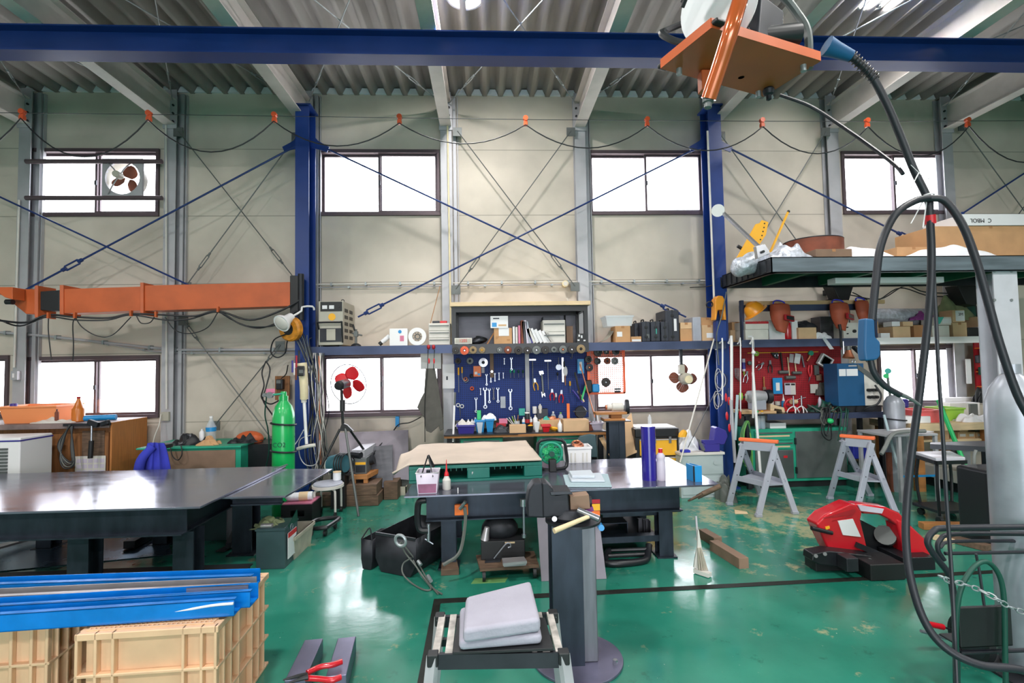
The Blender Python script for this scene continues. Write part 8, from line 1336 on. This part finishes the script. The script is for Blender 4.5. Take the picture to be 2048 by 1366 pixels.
for k,(x,mt)in enumerate(((858,'left'),(868,'right'))):p=P(x,722,6.18);solo('red_peg',mt+' red clothes peg above the grey apron','peg',M().sph(p,(.011,.011,.035),10,8),'red');p=P(x-1,694,6.28);solo('red_ball',mt+' dark red knob on the shelf edge above the apron','knob',M().sph(p,(.022,.022,.03),10,8),'redboard')
paper('white printed sheet hanging on the window behind the apron',841,699,882,738,6.6,'white');stick('thin_rod','thin brown rod leaning left of the white drawer unit','rod',(880,572),(860,650),6.7,6.55,.005,'kraft')
c=P(1370,757,6.4);g=T('wall_fan','wall fan with brown blades hanging before the window','fan',c-V((0,0,.24)))
for k in range(4):part(g,'blade',blade(c+V((.0,.07,0)),5+90*k,.05,.19,.16,26),'rust',solid=.003)
part(g,'guard_ring',M().ring(c+V((0,.05,0)),(0,1,0),.235,.004,48,6),'frame_brown');q=M()
for k in range(30):an=k*math.pi/15;q.tube([c+V((math.cos(an)*.235,.05,math.sin(an)*.235)),c+V((math.cos(an)*.17,.0,math.sin(an)*.17)),c+V((math.cos(an)*.07,-.02,math.sin(an)*.07))],.0012,4,2)
part(g,'guard_wires',q,'chrome');part(g,'motor',M().lathe([(.02,-.1),(.06,-.1),(.075,-.08),(.075,.04),(.03,.06)],c,(0,1,0),26),'machine');part(g,'motor_cap',M().cyl(c+V((.005,-.115,-.01)),c+V((.005,-.1,-.01)),.05,n=22),'cream');z_=zS-.1;part(g,'bracket',M().box(c.x-.055,c.x-.02,6.4,6.44,c.z+.1,z_),'dark_steel');part(g,'pivot',M().ob(c+V((-.045,0,.12)),(.07,.08,.12)),'machine',bev=.01)
#red bandsaw
Y1=F(1700,1165).y;g=T('band_saw','red portable band saw standing on its black base on the floor','band saw',V((F(1720,1165).x,Y1+.2,0)))
def bp(pts,Y):return[P(x,y,Y)for x,y in pts]
Yb_=Y1+.25
part(g,'left_housing',M().pris([(1633,1048),(1650,1030),(1700,1007),(1712,1009),(1726,1024),(1722,1040),(1738,1106),(1732,1112),(1690,1112),(1660,1104),(1648,1080)],Yb_,.14),'red_gloss',bev=.02,label='red left wheel housing');part(g,'right_housing',M().pris([(1792,1036),(1822,1050),(1852,1078),(1866,1118),(1858,1128),(1822,1128),(1812,1110),(1800,1070)],Yb_,.14),'red_gloss',bev=.02,label='red right wheel housing')
part(g,'top_bridge',M().pris([(1704,1009),(1718,1007),(1772,1014),(1800,1026),(1826,1056),(1812,1066),(1780,1040),(1760,1030),(1728,1028)],Yb_+.01,.1),'red_gloss',bev=.015);part(g,'top_label',M().pris([(1716,1010),(1768,1018),(1764,1027),(1722,1022)],Yb_-.001,.01),'lilac');part(g,'side_label',M().pris([(1676,1042),(1706,1038),(1722,1074),(1686,1070)],Yb_-.006,.008),'paper');part(g,'yellow_label',M().pris([(1651,1054),(1659,1052),(1660,1057),(1652,1060)],Yb_-.006,.008),'yellow')
part(g,'groove',M().pris([(1646,1036),(1708,1018),(1712,1022),(1702,1034),(1664,1042),(1704,1030)],Yb_-.004,.006),'redboard')
part(g,'inner_body',M().pris([(1722,1040),(1792,1075),(1812,1120),(1700,1120)],Yb_+.16,.12),'satin_black',bev=.01);part(g,'motor',M().cyl(P(1770,1070,Yb_+.1),P(1785,1080,Yb_+.35),.075,n=20),'mech');part(g,'handle',M().cyl(P(1623,1056,Yb_-.02),P(1664,1066,Yb_-.02),.016),'satin_black')
part(g,'base_casting',M().pris([(1626,1108),(1660,1102),(1745,1112),(1750,1128),(1770,1150),(1690,1136),(1640,1130),(1624,1122)],Y1+.14,.12),'satin_black',bev=.01);
a,b,c,d=RC(1742,1128,1812,1172,Y1);part(g,'vise_block',M().box(a,b,Y1,Y1+.26,.0,d),'black',bev=.01);a,b,c,d=RC(1696,1118,1720,1152,Y1+.02);part(g,'front_clamp',M().box(a,b,Y1+.03,Y1+.14,.06,d),'dark_steel',bev=.006);a,b,c,d=RC(1640,1120,1700,1146,Y1+.15);part(g,'left_foot',M().box(a,b,Y1+.2,Y1+.34,0,.09),'black',bev=.006);a,b,c,d=RC(1812,1130,1872,1156,Y1+.15);part(g,'right_foot',M().box(a-.02,b,Y1+.15,Y1+.4,0,.1),'satin_black',bev=.006)
part(g,'arm_bracket',M().beam(P(1710,1088,Yb_),P(1790,1122,Yb_),.05,.04),'dark_steel');q=M()
for x,y in((1632,1112),(1650,1108),(1700,1128),(1740,1120)):q.cyl(P(x,y,Y1+.1),P(x,y,Y1+.14),.014,n=8)
parts(g,'bolt',q,'mech')
#big grey foreground cylinder on a hand cart
Yg=2.55;xg=P(2000,1000,Yg).x+.105;pc=V((xg,Yg,.0));g=T('gas_cylinder','large scuffed pale grey gas cylinder chained in the foreground cart','gas cylinder',pc);r=.118;part(g,'cylinder_body',M().lathe([(r*.9,.02),(r,.05),(r,1.32),(r*.97,1.4),(r*.8,1.47),(r*.5,1.53),(r*.32,1.55)],pc,n=44),'gas_grey');part(g,'neck_ring',M().cyl(pc+V((0,0,1.55)),pc+V((0,0,1.6)),.04,n=20),'gas_grey');part(g,'scratch_patch',M().lathe([(r*1.002,1.0),(r*1.002,1.012)],pc,n=44),'gas_grey')
part(g,'foot_ring',M().cyl(pc,pc+V((0,0,.05)),r*.95,n=32),'dark_steel')
g=T('cylinder_cart','black tubular gas cylinder hand cart in the right foreground','hand cart',V((xg-.2,Yg-.1,0)));Yc=Yg-.155
def cp(pts,Y=None):return[P(x,y,Y or Yc)for x,y in pts]
part(g,'main_tube',M().tube(cp([(2080,1054),(1900,1056),(1868,1062),(1855,1085),(1872,1115),(1898,1150),(1908,1200),(1912,1290),(1914,1400)]),.0145,10,5),'hose');part(g,'upper_rung',M().tube(cp([(2080,1068),(1912,1068),(1880,1080),(1876,1100),(1888,1120)],Yc+.06),.011,10,5),'hose');part(g,'rung',M().tube(cp([(2060,1082),(1905,1083),(1880,1095)],Yc+.1),.009,8,3),'hose');part(g,'rung',M().tube(cp([(1890,1107),(2060,1104)],Yc+.05),.009,8,1),'hose');part(g,'stay',M().tube(cp([(1952,1108),(1960,1150),(1968,1210)]),.006,8,2),'dark_steel');part(g,'lower_rung',M().tube(cp([(1920,1305),(2060,1300)]),.01,8,1),'hose')
a,b,c,d=RC(1912,1210,2016,1290,Yc);part(g,'tool_box',M().box(a,b,Yc-.02,Yc+.0,c,d).box(a,b,Yc-.02,Yc+.1,c,c+.01),'black',bev=.004);part(g,'wheel',M().lathe([(.1,-.02),(.12,-.02),(.12,.02),(.1,.02),(.1,-.02)],(xg-.21,Yg+.1,.12),(1,0,0),30),'black');part(g,'axle',M().cyl((xg-.23,Yg+.1,.12),(xg+.25,Yg+.1,.12),.012),'dark_steel');part(g,'hub',M().cyl((xg-.22,Yg+.1,.12),(xg-.2,Yg+.1,.12),.1,n=20),'dark_steel');part(g,'toe_plate',M().box(xg-.2,xg+.2,Yg-.2,Yg+.13,.0,.012),'dark_steel')
g=T('coiled_lead','dark green lead coil hanging on the foreground cart','cable',P(1960,1300,Yc-.05));part(g,'lead_loop',M().tube(cp([(1915,1400),(1912,1300),(1914,1220),(1925,1170),(1950,1132),(1975,1124),(1998,1150),(2008,1200),(2010,1300),(2012,1400)],Yc-.06),.011,10,5),'green_dark')
g=T('restraint_chain','steel link chain holding the grey cylinder in the cart','chain',P(1950,1175,Yc-.12));q=[P(*p,Yc-.1-.05*(k>3))for k,p in enumerate(((1880,1152),(1900,1163),(1925,1167),(1960,1180),(1990,1196),(2015,1212),(2050,1226)))]
for s in range(len(q)-1):
 for j in range(2):
  p=q[s].lerp(q[s+1],(j+.5)/2);d=(q[s+1]-q[s]).normalized();n=V((0,1,0))if(s*2+j)%2 else V((0,.3,1));u=d*.02;w=d.cross(n).normalized()*.009;part(g,'link',M().tube([p-u,p-u*.6+w,p+u*.6+w,p+u,p+u*.6-w,p-u*.6-w],.0035,6,2,True),'galv')
g=T('red_screwdriver','red gripped steel tool poking out behind the cart tube','tool',F(1870,1250,.35));part(g,'grip',M().cyl(P(1852,1247,2.75),P(1886,1254,2.75),.016,n=10),'red_gloss');part(g,'shaft',M().cyl(P(1886,1254,2.75),P(1912,1262,2.75),.006),'iron');solo('steel_rod','bright steel rod beside the red gripped tool','rod',M().cyl(P(1842,1262,2.75),P(1912,1282,2.75),.009),'tool')
solo('shelf_support','dark steel support bar holding the red tool and bright rod','bar',M().box(P(1913,1262,2.75).x,P(1920,1262,2.75).x,2.72,2.78,0,P(1913,1240,2.75).z),'dark_steel')
#right rear: shelf trolley, low table, wood desk, grey cylinder
Yq=6.0;pc=V((P(1790,860,Yq).x,Yq,0));g=T('gas_cylinder','dull grey gas cylinder standing behind the torch nozzle','gas cylinder',pc);zt=P(1785,790,Yq).z;part(g,'cylinder_body',M().lathe([(.1,0),(.11,.03),(.11,zt-.1),(.07,zt-.02),(.03,zt)],pc,n=30),'gas_grey');part(g,'chain',M().ring(pc+V((0,0,zt-.3)),(.1,0,1),.12,.008,30),'iron')
g=T('gas_regulator','small teal regulator set on the dull grey cylinder','regulator',P(1780,755,6.0));part(g,'gauge',M().cyl(P(1776,742,5.98),P(1776,742,6.02),.035),'teal');part(g,'gauge',M().cyl(P(1772,752,5.98),P(1772,752,6.02),.03),'mint');part(g,'stem',M().cyl(pc+V((-.04,0,zt-.02)),P(1774,745,6.0),.014),'mech')
zt=P(1920,846,5.9).z;a,b=P(1800,850,5.9).x,P(1990,850,5.9).x;g=T('wood_desk','light wooden work desk with a shelf of small cartons','desk',((a+b)/2,6.2,0));part(g,'top',M().box(a+.16,b+1.2,5.9,6.6,zt-.09,zt),'wood_pale',bev=.004);parts(g,'leg',M().box(a+.22,a+.31,5.92,6.0,0,zt-.09).box(b-.1,b-.01,5.92,6.0,0,zt-.09).box(a+.22,a+.31,6.5,6.58,0,zt-.09).box(b-.1,b-.01,6.5,6.58,0,zt-.09),'wood');zs_=P(1920,878,6.0).z;part(g,'shelf',M().box(a+.31,b-.1,5.98,6.5,zs_-.025,zs_),'wood_pale')
for k,(x0,x1,y0,y1,up)in enumerate(((1866,1898,858,876,0),(1916,1935,864,876,0),(1935,1951,864,876,0),(1952,1970,864,876,0),(1919,1936,853,863.5,1),(1950,1966,854,863.5,1))):
 carton(['wide brown carton','left small white labelled carton','middle small white labelled carton','right small white labelled carton','upper small brown carton','upper small grey carton'][k]+' on the shelf inside the wooden desk',x0,y0,x1,y1,6.02+.002*k,.2,'cardboard_pale' if k!=5 else 'mech',zs_ if not up else P(1940,864,6.02).z+.004,tape=False,lbl=(.2,.8,.3,.7)if 0<k<4 else None)
tub('light green plastic bin on the wooden desk',1892,816,1930,838,6.1,.3,'lime',zt);tub('salmon red plastic tray on the wooden desk',1832,820,1884,842,5.98,.3,'pinkred',zt);tub('white plastic tray lid on the wooden desk beyond the green bin',1900,806,1960,816,6.4,.2,'white',zt,rim=False);bx('tool_bag_box','white toolbox with blue corners behind the green bin','toolbox',1890,795,1960,812,6.62,.1,'white',zt,bev=.01);bx('orange_box','orange parts box left on the wooden desk','box',1802,818,1822,832,6.3,.15,'orange',zt);bx('dark_bowl','dark blue bowl shape behind the orange box','bowl',1800,798,1820,816,6.5,.15,'navy',P(1810,817,6.5).z,bev=.03);
bx('bowl_stand','low grey stand under the dark blue bowl','stand',1800,817,1822,840,6.5,.15,'steel_grey',zt);g=bx('monitor','small grey screen standing on the wooden desk','screen',1941,808,1956,824,6.2,.03,'mech',zt,bev=.003);heap('paper_pile','pile of loose papers and pens on the desk end','papers',1932,828,1985,842,5.93,.2,'paper',zt,111,.4)
bx('white_tray','long white foam tray left on the wooden desk','tray',1800,833,1862,841,5.95,.2,'white',zt,bev=.01)
stick('green_pole','bright green plastic pipe leaning in front of the wooden desk','pipe',(1876,800),(1945,966),5.85,5.5,.024,'mint')
Yh=5.5;zt=P(1838,868,Yh).z;a,b=P(1797,870,Yh).x,P(1876,870,Yh).x;g=T('side_table','pale grey steel side table with parts beyond the second trestle','table',((a+b)/2,Yh+.2,0));part(g,'top',M().box(a-.15,b,Yh,Yh+.45,zt-.025,zt),'steel_grey',bev=.003);parts(g,'leg',M().box(a,a+.035,Yh+.005,Yh+.04,0,zt-.025).box(b-.035,b-.002,Yh+.005,Yh+.04,0,zt-.025).box(b-.035,b-.002,Yh+.4,Yh+.435,0,zt-.025).box(a-.15,a-.115,Yh+.4,Yh+.435,0,zt-.025),'steel_grey');part(g,'rail',M().box(a+.035,b-.035,Yh+.01,Yh+.03,.28,.3),'sky')
heap('side_table_parts','white and black small parts heaped on the pale side table','parts',1812,860,1870,868,Yh+.1,.25,'paper',zt,112,.5)
solo('grey_duct','flat grey green belt bent down over the side table edge','belt',M().tube([P(1850,862,Yh-.02),P(1800,864,Yh-.03),P(1782,872,Yh-.05),P(1770,895,Yh-.08),P(1762,908,Yh-.1)],.022,8,5),'graytape')
stick('blue_strut','blue grey steel strut leaning behind the side table','strut',(1768,830),(1800,950),5.9,5.6,.014,'towel_blue')
Yk=4.75;zt=P(1878,916,Yk).z;g=T('wheel_trolley','low black wheeled trolley with a white seat board','trolley',F(1880,985));pA=[P(1830,906,Yk+.35),P(1872,922,Yk),P(1931,924,Yk),P(1900,906,Yk+.35)];
for p in pA:p.z=zt
part(g,'seat_board',M().prism([p-V((0,0,.03))for p in pA],(0,0,.03)),mat('seat_white',rgb=(206,206,216),rough=.35),bev=.004);q=M()
for k in range(4):q.beam(pA[k]-V((0,0,.045)),pA[(k+1)%4]-V((0,0,.045)),.03,.035)
part(g,'frame',q,'satin_black')
for k,p in enumerate(pA):
 c0=p.lerp(sum(pA,V())/4,.12);c0.z=0;part(g,'leg',M().tube([V((c0.x,c0.y,zt-.06)),V((c0.x,c0.y,zt*.55))+(p-sum(pA,V())/4)*.12,V((c0.x,c0.y,.08))],.014,8,4),'satin_black');part(g,'wheel',M().cyl(c0+V((-.015,0,.035)),c0+V((.015,0,.035)),.035,n=16),'black')
cm=sum(pA,V())/4;part(g,'lower_tray',M().box(cm.x-.2,cm.x+.24,cm.y-.16,cm.y+.16,.1,.13),'satin_black',bev=.005)
Ym=4.6;zt=P(1960,897,Ym).z;a,b=P(1878,897,Ym+.2).x,P(2100,897,Ym).x;g=T('narrow_table','narrow dark steel bar table with a hanging strap at the right','table',((a+b)/2,Ym+.2,0));part(g,'top',M().prism([(a,Ym+.3,zt-.05),(a+.5,Ym,zt-.05),(b,Ym,zt-.05),(b,Ym+.4,zt-.05),(a+.1,Ym+.4,zt-.05)],(0,0,.05)),'dark_steel');parts(g,'leg',M().box(a+.62,a+.66,Ym+.02,Ym+.06,0,zt-.05).box(a+.62,a+.66,Ym+.34,Ym+.38,0,zt-.05).box(b-.1,b-.04,Ym+.02,Ym+.08,0,zt-.05),'dark_steel');part(g,'wood_pad',M().box(a+.5,a+.62,Ym-.002,Ym+.1,zt,zt+.02),'wood')
cable('hanging_strap','dark strap hanging from the narrow table down to the floor',[(1952,900,4.5),(1948,915,4.5),(1950,950,4.5),(1960,1000,4.5),(1985,1024,5.3)],.013,'graytape')
solo('black_case','black upright case with rounded corner beside the grey cylinder','case',M().box(P(1978,1000,4.1).x,P(1978,1000,4.1).x+.3,4.1,4.4,0,P(1990,942,4.1).z),'satin_black',bev=.03)
for k,(a_,b_,w,h,mt,lb)in enumerate((((1842,1051),(1930,1052),.08,.06,'wood','brown timber piece lying behind the band saw'),((1900,1076),(1978,1096),.09,.05,'wood_old','dark timber beam slanting behind the foreground cart'),((1870,1074),(1905,1084),.07,.04,'wood_pale','pale timber offcut behind the band saw'))):solo('timber_piece',lb,'timber',M().beam(F(*a_,h/2+.001),F(*b_,h/2+.001),w,h),mt,bev=.003)
g=T('flat_crate','flat pale carton box lying under the wooden desk','box',F(1925,965));a,b,c,d=RC(1895,928,1962,955,5.9);part(g,'box_body',M().box(a,b,5.7,6.3,.12,.27),'offwhite',bev=.01);part(g,'base_box',M().box(a+.05,b-.05,5.7,6.3,0,.119),'satin_black')
bx('blue_crate','blue slatted plastic crate behind the second trestle','crate',1708,888,1745,930,6.2,.3,'blue_cloth',.36,bev=.01);bx('crate_stand','green base box under the blue slatted crate','box',1706,932,1748,960,6.2,.3,'green_dark',0,bev=.004);bx('brown_board','dark brown panel standing below the side table','panel',1776,905,1795,965,5.95,.03,'rust',0);heap('orange_scrap','orange and grey scrap parts in the gap behind the second trestle','scrap',1674,920,1706,945,6.4,.2,'mech',0,113,.5)
a,b,c,d=RC(1951,681,2000,790,6.7);g=T('tool_board','narrow red tool board past the white platform leg','tool board',((a+b)/2,6.7,c));part(g,'panel',M().box(a,b,6.7,6.72,c,d),'redboard');
for z in(.15,.42,.66,.85):part(g,'small_shelf',M().box(a,b,6.58,6.7,c+(d-c)*z,c+(d-c)*z+.015),'orange')
for k,(x,y,mt,lb)in enumerate(((1963,718,'dark_steel','dark clamp on the narrow red board'),(1970,742,'green_dark','dark green tool on the narrow red board'),(1973,706,'wood','wooden handle piece on the narrow red board'))):bx('board_tool',lb,'tool',x-6,y-8,x+6,y+8,6.6,.06,mt,bev=.01)
g=T('steel_pot','small steel pot on the lowest orange shelf','pot',P(1976,752,6.6));p=P(1976,752,6.64);p.z=c+(d-c)*.15+.016;part(g,'pot_body',M().lathe([(.05,0),(.055,.005),(.055,.1),(.05,.1),(.05,.01)],p,n=24),'chrome')
heap('black_apron','black and grey work bag hanging under the narrow red board','bag',1958,770,1990,808,6.45,.1,'satin_black',P(1975,806,6.45).z,115,.3)
solo('white_strip','white strip card hanging beside the narrow red board','card',M().box(P(1945,740,6.6).x,P(1951,740,6.6).x+.03,6.69,6.7,P(1948,768,6.6).z,P(1948,718,6.6).z),'paper')
